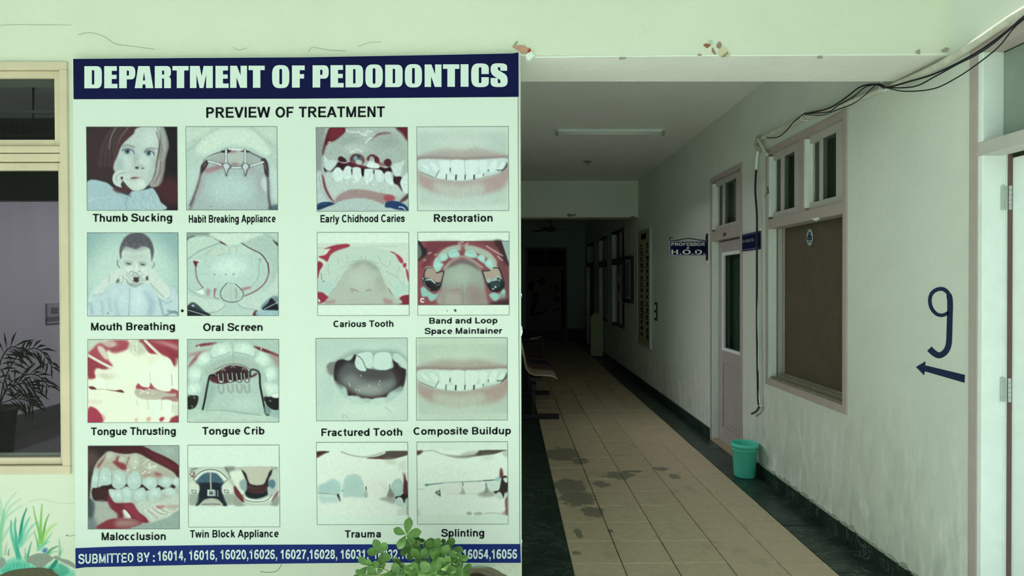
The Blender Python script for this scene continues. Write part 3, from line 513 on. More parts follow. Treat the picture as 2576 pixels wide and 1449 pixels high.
def paint_thrust():
    p = Print(58, 50, 1230, 1120, 'd3ddc9', 10)
    p.P('b0c4b2', [(58, 50), (260, 50), (170, 130), (80, 230), (58, 250)], 10); p.P('9a4656', [(60, 250), (130, 160), (200, 100), (380, 60), (560, 60), (600, 110), (560, 180), (420, 220), (330, 180), (300, 230), (330, 320), (400, 400), (330, 420), (200, 340)], 12)
    p.P('c3cdba', [(190, 130), (260, 150), (300, 220), (320, 300), (280, 300), (200, 200)], 10, .9); p.P('b6c0ae', [(230, 80), (380, 70), (440, 110), (380, 150), (300, 140)], 12, .8); p.P('8e3f50', [(330, 170), (440, 150), (520, 130), (480, 190), (380, 220)], 12, .8)
    for i in range(26): p.L('cdd8c6' if i % 2 else 'a3606c', 9, [(220+p.rng.rand()*300, 80+p.rng.rand()*200)]*1+[(240+p.rng.rand()*300, 90+p.rng.rand()*200)], 6, .12)
    p.P('8a3647', [(60, 270), (150, 300), (320, 410), (270, 440), (180, 420), (150, 470), (160, 540), (90, 560), (60, 520)], 9)
    p.P('8e3346', [(740, 50), (1230, 50), (1230, 280), (1190, 290), (1180, 400), (1130, 310), (1040, 260), (900, 240), (840, 210), (780, 130)], 7); p.P('bca6a0', [(860, 60), (1060, 80), (1220, 140), (1220, 180), (1060, 120)], 20, .8)
    p.P('7d2c3d', [(1060, 150), (1220, 240), (1190, 400), (1120, 260)], 14, .7)
    p.L('b7b9a8', 38, [(800, 60), (900, 160), (1040, 290)], 5); p.L('d5ddcb', 16, [(790, 60), (890, 160), (1030, 290)], 5, .8)
    p.L('b9bcab', 36, [(60, 250), (220, 340), (400, 435)], 5); p.L('dbe2cf', 14, [(60, 245), (220, 335), (400, 428)], 5, .8)
    p.P('a9bba8', [(600, 80), (740, 70), (820, 200), (760, 240), (680, 270), (600, 200)], 20, .8)
    for a in ([(640, 110), (700, 100)], [(690, 110), (700, 230)], [(630, 200), (700, 250)], [(640, 150), (660, 230)]): p.L('dbe6d4', 9, a, 6, .8)
    p.P('d7e0cc', [(380, 380), (480, 280), (600, 230), (680, 270), (760, 280), (860, 260), (960, 240), (1080, 290), (1150, 380), (1170, 520), (700, 640), (400, 560)], 16)
    p.P('c5cfb8', [(650, 300), (860, 280), (880, 260), (1000, 250), (900, 330), (860, 460), (840, 320)], 22, .6)
    p.P('cdd7c6', [(160, 440), (260, 440), (400, 440), (480, 560), (400, 560), (250, 560), (170, 530)], 14, .8); p.P('b3bba9', [(200, 490), (350, 500), (400, 540), (260, 560)], 16, .6)
    p.P('d9e3d1', [(150, 600), (200, 540), (290, 580), (310, 660), (260, 700), (170, 680)], 7); p.P('d5dfcc', [(320, 600), (480, 560), (520, 700), (400, 690), (320, 690)], 8, .9)
    p.P('dbe4d1', [(870, 420), (960, 330), (1100, 350), (1150, 500), (1140, 640), (1110, 715), (1010, 710), (940, 680), (875, 600)], 6)
    p.P('dae3d0', [(700, 470), (800, 400), (860, 440), (868, 600), (840, 660), (760, 655), (708, 600)], 6); p.P('cfe0d3', [(1160, 500), (1230, 440), (1230, 710), (1180, 690), (1150, 610)], 6)
    p.L('9ba396', 6, [(862, 480), (866, 560), (870, 620)], 3, .8); p.L('7d6f6c', 7, [(1140, 500), (1148, 640)], 4, .8); p.L('a9b2a2', 6, [(310, 600), (318, 680)], 4, .6)
    p.P('97414f', [(708, 615), (760, 655), (850, 665), (870, 610), (920, 670), (1010, 715), (1110, 720), (1140, 690), (1170, 690), (1230, 720), (1230, 800), (1000, 760), (700, 700)], 6)
    p.P('a8aa9c', [(660, 730), (700, 680), (760, 700), (920, 690), (1100, 740), (1200, 750), (1160, 800), (880, 810), (720, 800)], 9)
    for i in range(26):
        x = 720+p.rng.rand()*190; y = 680+p.rng.rand()*70
        p.L('dfe9dc', 6, [(x, y), (x+14, y+8)], 4, .8)
    p.P('8f5a5e', [(1060, 790), (1220, 790), (1220, 850), (1160, 850), (1010, 820)], 9, .8); p.L('7b766c', 9, [(750, 815), (900, 818), (1150, 812)], 7, .7)
    p.P('5c2c34', [(70, 655), (130, 655), (170, 690), (100, 690)], 5); p.P('5c2c34', [(270, 690), (400, 705), (490, 698), (525, 735), (400, 715)], 4); p.L('8f5a5c', 6, [(170, 690), (270, 690)], 4, .8)
    p.P('cfdcc9', [(80, 740), (200, 720), (300, 740), (280, 820), (150, 850), (90, 800)], 10, .9); p.P('c5c3b2', [(70, 820), (240, 840), (200, 880), (70, 880)], 14, .6)
    p.P('c9ddd0', [(830, 850), (900, 840), (1000, 840), (1000, 1000), (960, 1080), (900, 1040), (850, 950)], 7); p.P('cfe0d2', [(1020, 840), (1150, 850), (1140, 1000), (1100, 1060), (1040, 1020)], 7); p.P('b7c5b4', [(1160, 880), (1225, 880), (1225, 1020), (1160, 1000)], 12, .8); p.P('d3dfcc', [(690, 840), (820, 830), (840, 980), (760, 1020), (690, 960)], 9)
    for a in ([(830, 830), (840, 950)], [(1010, 830), (1012, 960)], [(1155, 850), (1150, 980)], [(690, 840), (700, 900)]): p.L('8d958a', 7, a, 5, .6)
    p.P('97304a', [(70, 930), (150, 930), (230, 1010), (260, 1070), (240, 1118), (60, 1118)], 8); p.P('9a3b4c', [(980, 1080), (1010, 1050), (1050, 1060), (1010, 1110)], 6); p.P('8e2f42', [(1120, 1100), (1140, 1060), (1230, 1030), (1230, 1118), (1110, 1118)], 9); p.P('b98b86', [(820, 1060), (870, 1050), (860, 1100), (820, 1100)], 9, .8); p.P('b89a90', [(660, 1080), (700, 1060), (690, 1110)], 9, .8); p.P('bb9c97', [(240, 1000), (290, 1050), (260, 1100)], 10, .7)
    return p.N(.008, 2)

def paint_crib():
    p = Print(1350, 50, 2532, 1116, 'a3c4ba', 11)
    p.P('9ebfb5', [(1350, 50), (2532, 50), (2532, 260), (2300, 160), (1900, 70), (1600, 110), (1350, 190)], 14, .8, False)
    p.P('7a3444', [(1450, 135), (1560, 100), (1740, 90), (1660, 120), (1520, 140)], 8); p.P('a08488', [(1360, 230), (1500, 200), (1640, 180), (1560, 230), (1400, 260)], 16, .8); p.P('8f4652', [(1360, 420), (1400, 330), (1480, 240), (1560, 200), (1520, 260), (1420, 360)], 9, .8); p.L('a07f84', 12, [(1355, 280), (1450, 230)], 8, .8)
    p.P('6b2634', [(2200, 135), (2310, 160), (2420, 200), (2532, 250), (2532, 280), (2400, 230), (2300, 200)], 6); p.P('9b7e80', [(2400, 220), (2532, 270), (2532, 420), (2440, 300)], 16, .7); p.L('e6f6ef', 9, [(1500, 130), (1495, 155)], 4); p.L('e6f6ef', 9, [(2310, 160), (2300, 185)], 4)
    for a in ([(1640, 230), (1700, 120), (1840, 85), (1915, 140), (1930, 230), (1830, 250), (1690, 300)], [(1950, 160), (1990, 95), (2120, 100), (2230, 190), (2220, 270), (2090, 230), (1960, 210)],
              [(1480, 300), (1540, 220), (1640, 220), (1660, 300), (1560, 380), (1490, 390)], [(2240, 280), (2290, 200), (2360, 240), (2420, 330), (2350, 400), (2250, 350)], [(1370, 500), (1400, 420), (1480, 400), (1540, 480), (1500, 580), (1400, 600)], [(2350, 500), (2380, 420), (2450, 400), (2490, 480), (2480, 560), (2400, 590)], [(1355, 640), (1440, 600), (1520, 640), (1500, 720), (1400, 770), (1355, 740)], [(2310, 690), (2350, 610), (2440, 620), (2530, 650), (2530, 740), (2400, 770)]):
        p.P('b9d8ce', a, 16)
        c = np.mean(a, 0); p.E('cdeae1', c[0], c[1], 55, 40, 0, 25, .8)
    for a in ([(1650, 230), (1660, 285), (1760, 270), (1900, 215)], [(1960, 215), (2090, 240), (2210, 275), (2235, 200)], [(1925, 130), (1940, 180), (1940, 260)], [(1540, 480), (1520, 580)], [(2350, 480), (2370, 580)], [(1640, 190), (1700, 110), (1830, 85)]): p.L('7f9b93', 8, a, 8, .7)
    p.P('9db7ad', [(1560, 460), (1700, 340), (1900, 270), (2050, 270), (2220, 340), (2320, 450), (2330, 600), (2350, 1000), (1540, 960), (1600, 560)], 18, .9); p.L('8aa39a', 14, [(1940, 270), (1950, 350)], 12, .6)
    p.P('a3c3ba', [(1640, 620), (1900, 600), (2280, 560), (2300, 800), (2340, 1000), (1900, 960), (1560, 950)], 16); p.P('86a8a2', [(1600, 640), (1740, 640), (1700, 760), (1640, 900), (1560, 940)], 22, .6); p.E('b2d2c8', 2080, 880, 180, 70, 0, 40, .7)
    p.P('45242b', [(1640, 560), (1680, 500), (1780, 440), (1900, 385), (2060, 400), (2130, 440), (2160, 520), (2240, 480), (2250, 500), (2180, 540), (2000, 580), (1800, 620), (1700, 600)], 7); p.P('5e2a33', [(1640, 560), (1740, 560), (1760, 610), (1680, 600)], 8, .8); p.P('2a2024', [(1860, 440), (2040, 430), (2060, 560), (1880, 570)], 12, .7)
    p.L('a1b0ab', 9, [(1620, 480), (1700, 420), (1850, 365), (1960, 350), (2080, 370), (2200, 430)], 4, .8); p.L('4a5a5c', 8, [(1700, 440), (1840, 380), (1960, 362), (2080, 385), (2180, 450)], 4, .8)
    for x in (1785, 1905, 2020, 2120):
        y = 600 if x < 1900 else 590
        for w, c in ((26, '2b3438'), (9, 'b6c8c4')):
            p.L(c, w, [(x-38, y-100), (x-25, y-20), (x, y+5), (x+28, y-15), (x+22, y-110)], 4)
        p.E('dcece8', x, y-8, 13, 9, 0, 3)
        p.L('76706f', 18, [(x-35, y+50), (x-20, y+120), (x+5, y+140), (x+32, y+120), (x+28, y+40)], 14, .55)
    for x, y in ((1820, 440), (1940, 400), (2080, 430), (1700, 500)): p.L('1f272a', 14, [(x-24, y+20), (x, y-10), (x+24, y+20)], 4); p.L('c4d4d0', 6, [(x-22, y+14), (x, y-14), (x+22, y+14)], 3)
    p.L('171f22', 24, [(1690, 510), (1640, 520), (1610, 640), (1580, 800), (1545, 960)], 4); p.L('171f22', 24, [(2160, 520), (2170, 450), (2220, 440), (2280, 490), (2290, 640), (2320, 800), (2360, 1000)], 4); p.L('7b8e8e', 6, [(2165, 500), (2175, 445), (2225, 435), (2275, 485)], 3, .8); p.L('5d6e70', 5, [(1625, 560), (1590, 740)], 3, .7)
    p.P('22211f', [(1352, 780), (1420, 770), (1490, 780), (1480, 870), (1440, 930), (1352, 940)], 6); p.P('1e1c1e', [(2340, 790), (2420, 790), (2532, 770), (2532, 950), (2420, 940), (2360, 870)], 6); p.P('dff0ea', [(2440, 770), (2532, 750), (2532, 800), (2460, 800)], 5, .9)
    for x, y in ((1370, 775), (1410, 910), (1480, 930), (1520, 945), (2350, 860), (2380, 990), (2420, 840), (1440, 800)): p.E('a3bab6', x, y, 16, 8, 30, 5, .8)
    p.P('6c8f8f', [(2350, 900), (2420, 940), (2440, 1020), (2360, 1020)], 8, .9); p.P('8fb5b2', [(2420, 1000), (2532, 960), (2532, 1060), (2430, 1050)], 6); p.E('1d2426', 2385, 1025, 26, 16, 0, 4)
    p.P('a8c7bb', [(1350, 965), (1600, 960), (1800, 962), (2100, 1000), (2360, 1030), (2532, 1070), (2532, 1120), (1350, 1120)], 5); p.L('6f8a84', 7, [(1600, 962), (1800, 962), (2100, 1002), (2300, 1025)], 4, .8)
    for i in range(10): p.E('c0dacb', 1400+i*110, 1050+p.rng.randn()*15, 50, 20, 0, 20, .4)
    return p.N(.014, 2)

def paint_fractured():
    p = Print(52, 33, 1222, 1085, 'badad0', 12)
    p.E('c8e6da', 700, 960, 450, 100, 0, 70, .8); p.E('aecfc7', 200, 700, 120, 260, 0, 70, .5); p.P('a8c9c2', [(60, 40), (1215, 40), (1215, 200), (700, 120), (60, 330)], 60, .4)
    p.P('89a6a2', [(280, 340), (420, 240), (580, 180), (760, 200), (960, 180), (1100, 200), (1215, 300), (1215, 420), (700, 300), (320, 400)], 26, .8)
    p.P('7a7f80', [(190, 430), (210, 360), (300, 345), (300, 440), (270, 510), (230, 500)], 14, .95); p.L('5c5657', 12, [(195, 400), (230, 350), (300, 345)], 10, .6)
    p.P('2d292e', [(300, 350), (380, 300), (450, 315), (500, 300), (540, 245), (590, 260), (700, 420), (1020, 420), (1030, 300), (1080, 330), (1130, 400), (1200, 430), (1195, 540), (1170, 650), (1100, 740), (970, 780), (780, 810), (600, 800), (450, 760), (340, 640), (280, 540)], 7)
    p.P('565f62', [(320, 500), (380, 400), (460, 340), (560, 360), (760, 430), (1040, 450), (1130, 540), (1090, 620), (960, 740), (760, 775), (580, 740), (420, 650), (340, 560)], 24)
    p.P('7f8c8a', [(380, 560), (560, 480), (800, 560), (1000, 560), (1060, 620), (900, 750), (720, 765), (520, 700)], 34, .9); p.E('98a9a3', 720, 690, 170, 50, 0, 30, .8)
    p.P('48484c', [(600, 440), (1000, 460), (960, 560), (700, 580), (560, 500)], 34, .7); p.P('3a2a2f', [(1040, 440), (1190, 450), (1170, 600), (1100, 620), (1060, 520)], 14, .7)
    p.L('54343a', 16, [(440, 700), (560, 760), (760, 795), (900, 770), (960, 745)], 10, .9); p.L('6b4a4e', 12, [(340, 560), (420, 670), (540, 730)], 10, .7)
    for x, y in ((480, 620), (620, 500), (860, 570), (850, 610), (560, 680), (600, 690), (730, 630), (470, 600)): p.L('c9dfd7', 8, [(x, y), (x+12, y+20)], 5, .8)
    p.P('a9cbc5', [(280, 560), (330, 620), (430, 660), (460, 780), (440, 800), (340, 700)], 9); p.P('6f8888', [(290, 560), (400, 640), (380, 680), (310, 620)], 12, .7)
    p.P('b7d8cf', [(460, 790), (490, 765), (560, 770), (620, 790), (680, 850), (640, 890), (500, 850)], 7); p.P('a2c2ba', [(560, 760), (600, 770), (640, 830), (590, 800)], 8, .7)
    p.P('a9c8c0', [(640, 800), (720, 800), (760, 820), (720, 860), (680, 850)], 7); p.P('b8dad1', [(740, 840), (800, 800), (920, 790), (940, 830), (880, 880), (760, 870)], 7); p.P('abcdc6', [(940, 830), (980, 740), (1060, 690), (1150, 650), (1150, 720), (1060, 800), (960, 850)], 9); p.P('738c8b', [(1040, 720), (1120, 650), (1160, 640), (1150, 700)], 14, .7)
    p.P('aaccc4', [(420, 290), (470, 260), (530, 245), (510, 290), (470, 315)], 6)
    p.P('bfe0da', [(570, 240), (640, 215), (730, 205), (780, 250), (782, 350), (760, 410), (720, 415), (680, 390), (640, 320), (600, 270)], 6)
    p.P('c0e1db', [(560, 290), (575, 250), (620, 290), (670, 370), (695, 430), (680, 452), (620, 445), (570, 410), (548, 350)], 5); p.L('4b595c', 9, [(580, 250), (640, 300), (668, 360), (690, 410)], 4, .9)
    p.P('c0e2dc', [(800, 250), (880, 210), (980, 215), (1022, 280), (1015, 380), (970, 432), (880, 440), (810, 420), (784, 360)], 6); p.P('b6d9d2', [(1030, 260), (1080, 220), (1150, 270), (1215, 340), (1215, 420), (1165, 410), (1120, 360), (1050, 320)], 6)
    p.L('7e9c99', 7, [(784, 240), (786, 340)], 4, .7); p.L('7e9c99', 7, [(1025, 240), (1028, 330)], 4, .7); p.L('86a3a0', 9, [(570, 225), (700, 200), (850, 200), (1020, 210), (1120, 230)], 9, .6)
    for a in ([(385, 1000), (400, 1060)], [(420, 1010), (470, 1060)], [(940, 920), (1020, 980)]): p.L('94aca6', 10, a, 8, .6)
    return p.N(.008, 2)

def paint_maloc():
    p = Print(60, 62, 1240, 1136, '9fb4ab', 13)
    p.P('2c2126', [(60, 62), (800, 62), (700, 160), (380, 140), (300, 140), (200, 250), (140, 350), (100, 540), (60, 900)], 12, 1, False)
    p.P('5b4a4b', [(62, 120), (220, 200), (170, 300), (62, 420)], 40, .8); p.P('421a22', [(380, 80), (760, 62), (900, 130), (1100, 220), (1236, 320), (1236, 480), (1160, 400), (1000, 310), (860, 240), (720, 170), (520, 170), (400, 160)], 9); p.P('62202e', [(800, 110), (1000, 200), (1230, 330), (1200, 390), (960, 270)], 18, .8)
    p.P('8ba19a', [(760, 62), (1240, 62), (1240, 310), (1120, 220), (960, 140)], 8, 1, False); p.E('9fb6ad', 1100, 120, 90, 40, 20, 30, .8)
    p.P('a0a89a', [(130, 400), (180, 270), (280, 170), (340, 135), (420, 150), (560, 175), (700, 160), (830, 240), (1000, 320), (1130, 390), (1180, 470), (960, 500), (700, 440), (400, 380), (180, 420)], 8)
    p.P('7d2a38', [(430, 210), (470, 190), (450, 260), (520, 280), (560, 360), (500, 370), (430, 320), (380, 270), (420, 250)], 10, .9); p.P('7c3a42', [(180, 320), (250, 230), (300, 160), (270, 240), (200, 340)], 8, .8); p.L('84404a', 12, [(590, 210), (570, 280), (540, 340)], 9, .8); p.P('8d4a50', [(930, 400), (1020, 430), (980, 460), (920, 430)], 12, .8)
    for a in ([(280, 220), (330, 150), (400, 170), (350, 230)], [(460, 220), (510, 200), (540, 250), (490, 280)], [(600, 250), (650, 170), (710, 190), (720, 290), (660, 370), (610, 320)], [(780, 340), (860, 300), (960, 330), (900, 380)]): p.P('b0c2b2', a, 16, .8)
    for x, y in ((660, 350), (670, 270), (570, 380), (790, 400), (840, 410), (760, 420), (850, 340), (850, 300), (920, 330)): p.L('dcecdf', 12, [(x, y), (x+16, y-6)], 6, .9)
    p.L('c9d8ca', 12, [(770, 300), (850, 240)], 6, .8); p.L('c9d8ca', 12, [(850, 360), (950, 315)], 6, .8); p.E('9c7a72', 860, 460, 120, 30, 5, 22, .6)
    p.P('261517', [(130, 600), (370, 540), (560, 550), (760, 560), (960, 570), (1160, 560), (1160, 620), (820, 640), (560, 620), (340, 630), (330, 680), (310, 780), (140, 760)], 6)
    p.P('3f2325', [(150, 620), (320, 620), (340, 760), (160, 750)], 16, .8)
    for a in ([(105, 560), (130, 420), (160, 355), (200, 400), (200, 520), (185, 595), (130, 600)], [(190, 590), (215, 440), (250, 355), (310, 350), (360, 430), (368, 540), (320, 570), (250, 575), (215, 590)], [(370, 520), (400, 410), (450, 375), (510, 400), (550, 500), (545, 570), (480, 620), (420, 615), (375, 580)],
              [(565, 530), (610, 430), (660, 385), (710, 410), (750, 500), (740, 580), (700, 620), (640, 632), (590, 600)], [(765, 550), (800, 490), (860, 460), (930, 480), (955, 540), (930, 620), (860, 635), (810, 600)], [(975, 560), (1010, 490), (1070, 465), (1130, 490), (1150, 540), (1120, 590), (1060, 610)], [(1155, 550), (1190, 490), (1238, 485), (1238, 580), (1190, 580)],
              [(330, 630), (370, 620), (410, 660), (430, 770), (400, 780), (350, 700)], [(400, 650), (460, 620), (490, 680), (500, 770), (450, 795), (420, 740)], [(490, 640), (540, 590), (600, 600), (628, 660), (610, 780), (560, 805), (510, 750)], [(640, 660), (700, 620), (780, 600), (808, 670), (800, 770), (740, 820), (680, 770)], [(820, 660), (900, 620), (985, 600), (1000, 680), (960, 760), (880, 775)], [(1010, 640), (1130, 600), (1200, 660), (1190, 710), (1100, 700)]):
        p.P('a4c4be', a, 6); c = np.mean(a, 0); p.E('b9d6ce', c[0]-5, c[1]-15, 36, 42, 0, 20, .8); p.E('8fb3b1', c[0]+10, c[1]+55, 40, 14, 0, 14, .4)
    for a in ([(200, 400), (195, 500), (185, 590)], [(368, 430), (370, 540)], [(555, 450), (556, 560)], [(755, 480), (757, 560)], [(960, 500), (965, 560)]): p.L('6f8684', 7, a, 5, .8)
    p.P('6e2032', [(330, 700), (400, 790), (500, 800), (620, 800), (660, 830), (720, 920), (800, 980), (850, 1050), (740, 1050), (600, 990), (540, 930), (500, 890), (520, 990), (440, 990), (420, 930), (330, 850), (310, 770)], 8); p.P('8b3242', [(520, 830), (640, 830), (700, 920), (780, 1020), (700, 1010), (600, 930)], 12, .7)
    p.P('9aa7a0', [(130, 790), (300, 780), (360, 880), (440, 940), (430, 980), (300, 1000), (220, 1060), (170, 1130), (60, 1130), (100, 960)], 14, .9); p.P('5f7479', [(62, 960), (140, 980), (180, 1120), (62, 1130)], 24, .8); p.P('2b3a40', [(62, 740), (140, 790), (130, 960), (62, 980)], 18, .8)
    p.P('c9d8cf', [(515, 895), (545, 890), (610, 970), (605, 990), (565, 990)], 4); p.P('7a2d3c', [(180, 1130), (250, 1050), (380, 1000), (560, 1000), (680, 1020), (760, 1060), (700, 1100), (620, 1130)], 9); p.P('a08f88', [(420, 1030), (560, 1010), (700, 1040), (740, 1080), (560, 1110), (420, 1100)], 26, .8)
    p.P('b1c5b8', [(680, 820), (820, 780), (1000, 780), (1236, 700), (1236, 900), (1060, 1000), (900, 1050), (860, 1050), (800, 960), (720, 900)], 14, .9)
    for i in range(7): p.L('8a6f70' if i % 2 else 'd5e3d8', 9, [(800+i*30, 900-i*12), (860+i*45, 960-i*8), (900+i*60, 1030-i*30)], 6, .6)
    p.P('9a4e58', [(930, 850), (990, 835), (1060, 840), (1000, 870)], 12, .8); p.P('9b7a78', [(1060, 840), (1230, 830), (1230, 860), (1120, 870)], 16, .6)
    p.P('88a49c', [(760, 1080), (900, 1050), (1080, 990), (1240, 900), (1240, 1136), (620, 1136)], 7, 1)
    return p.N(.018, 1.8)

def paint_twin():
    p = Print(1356, 52, 2540, 1112, 'cae6db', 14)
    def R(c, x0, y0, x1, y1, b=1, a=1): p.P(c, [(x0, y0), (x1, y0), (x1, y1), (x0, y1)], b, a, False)
    R('a9bdb2', 1370, 335, 2522, 832)
    R('7f8d87', 1840, 330, 1960, 400, 12); p.L('4b5655', 12, [(1840, 340), (1880, 400), (1900, 480)], 6, .8)
    p.P('b9cdbf', [(1370, 500), (1420, 420), (1520, 350), (1640, 335), (1800, 350), (1890, 480), (1900, 600), (1780, 560), (1500, 560), (1400, 600)], 12)
    p.P('cfe4d7', [(1440, 480), (1520, 400), (1640, 365), (1760, 390), (1860, 480), (1800, 520), (1740, 440), (1640, 410), (1540, 440), (1480, 510)], 7); p.L('36444a', 9, [(1435, 480), (1520, 400), (1640, 368), (1760, 392), (1860, 480)], 4)
    p.P('3f6576', [(1460, 520), (1510, 460), (1570, 415), (1640, 405), (1720, 415), (1770, 460), (1820, 530), (1800, 560), (1490, 560)], 8); p.P('152230', [(1490, 545), (1800, 545), (1795, 640), (1820, 720), (1860, 830), (1800, 832), (1750, 760), (1650, 740), (1560, 760), (1500, 820), (1450, 832), (1480, 720), (1505, 620)], 7)
    for i in range(14): p.L('58808f' if i % 2 else '24475a', 7, [(1490+i*22, 500+p.rng.randn()*25), (1530+i*22, 520+p.rng.randn()*25)], 5, .6)
    p.L('a9aaa2', 20, [(1648, 410), (1648, 520), (1652, 620)], 4); R('a9bfbf', 1605, 625, 1700, 710, 3); R('33474d', 1625, 650, 1680, 690, 3); R('c5dad8', 1610, 632, 1625, 705, 2); R('c5dad8', 1685, 632, 1698, 705, 2); p.L('b5cbcb', 6, [(1635, 668), (1672, 668)], 3)
    p.L('9bb5b8', 9, [(1708, 640), (1712, 710)], 3); p.L('9bb5b8', 9, [(1738, 640), (1742, 715)], 3); p.L('9fb5b5', 7, [(1600, 690), (1700, 700)], 4)
    p.P('aab7ab', [(1510, 832), (1580, 770), (1650, 745), (1730, 760), (1800, 832)], 7)
    p.P('c5d9cc', [(1375, 540), (1490, 560), (1500, 620), (1470, 680), (1380, 680)], 9); p.P('c8dccf', [(1795, 570), (1900, 540), (1940, 620), (1920, 690), (1810, 690)], 9); p.P('93a69a', [(1375, 690), (1480, 690), (1470, 810), (1375, 810)], 12, .9); p.P('93a69a', [(1820, 690), (1930, 690), (1950, 790), (1860, 810)], 12, .9)
    for x in (1430, 1850): p.L('414f4f', 8, [(x-28, 630), (x+28, 640), (x+28, 672), (x-20, 665), (x-28, 630)], 4, .9, False)
    p.L('1f2629', 6, [(1535, 818), (1650, 814), (1770, 818)], 3); p.P('59393d', [(1385, 400), (1440, 400), (1440, 470), (1390, 450)], 9, .8); p.L('e2efe6', 8, [(1385, 400), (1430, 445)], 3); p.L('e2efe6', 8, [(1425, 400), (1390, 445)], 3); p.L('2c3437', 9, [(1400, 370), (1470, 350)], 5, .8)
    for a in ([(1420, 490), (1500, 550)], [(1880, 490), (1800, 545)]): p.L('3c494b', 7, a, 4, .8)
    p.P('cfe3d6', [(1900, 400), (2040, 380), (2080, 430), (2100, 560), (2060, 700), (1960, 560), (1920, 480)], 12); R('7f8c86', 2440, 340, 2522, 420, 12, .6); p.P('b3c8bc', [(2440, 400), (2522, 380), (2522, 620), (2440, 560)], 12)
    p.P('241a20', [(2050, 370), (2110, 420), (2150, 540), (2200, 560), (2330, 560), (2370, 480), (2400, 380), (2445, 335), (2440, 420), (2400, 500), (2400, 600), (2370, 700), (2240, 740), (2130, 720), (2100, 640), (2100, 500)], 6); p.P('b5c0b0', [(2060, 335), (2440, 335), (2410, 400), (2370, 490), (2310, 560), (2220, 570), (2150, 530), (2110, 420)], 8)
    p.P('4a2b2f', [(2130, 560), (2220, 590), (2340, 580), (2380, 620), (2350, 680), (2200, 680), (2130, 640)], 10, .9)
    for i in range(12): p.L('6f4b4c' if i % 2 else '1c1b22', 6, [(2130+i*18, 620+p.rng.randn()*25), (2170+i*18, 630+p.rng.randn()*25)], 4, .7)
    p.P('12202b', [(2100, 650), (2240, 690), (2370, 670), (2380, 700), (2240, 745), (2120, 720)], 7); p.P('86a8ad', [(2020, 540), (2060, 500), (2110, 500), (2120, 600), (2100, 650), (2040, 620)], 8); p.P('547d8e', [(2400, 520), (2460, 500), (2490, 560), (2450, 620), (2400, 600)], 8); p.P('a5c0c2', [(2380, 600), (2430, 600), (2460, 660), (2400, 700)], 6, .9)
    p.P('cfe5da', [(2060, 710), (2160, 750), (2280, 760), (2400, 720), (2450, 700), (2430, 770), (2300, 810), (2160, 800), (2080, 760)], 6); p.L('2f3d40', 8, [(2060, 700), (2100, 760), (2230, 790), (2370, 770), (2440, 700)], 4, .9)
    p.P('6b2a34', [(1955, 575), (2010, 640), (2060, 720), (2080, 800), (2000, 740), (1955, 660)], 5); p.P('7c4148', [(2440, 760), (2522, 650), (2522, 680), (2460, 790)], 5, .9); p.P('93a097', [(1955, 700), (2040, 780), (2100, 832), (1955, 832)], 7); p.P('8f9d94', [(2420, 800), (2522, 700), (2522, 832), (2420, 832)], 8)
    p.P('b8ccbf', [(2080, 790), (2300, 820), (2420, 780), (2400, 832), (2110, 832)], 7, .9)
    return p.N(.008, 1.5)

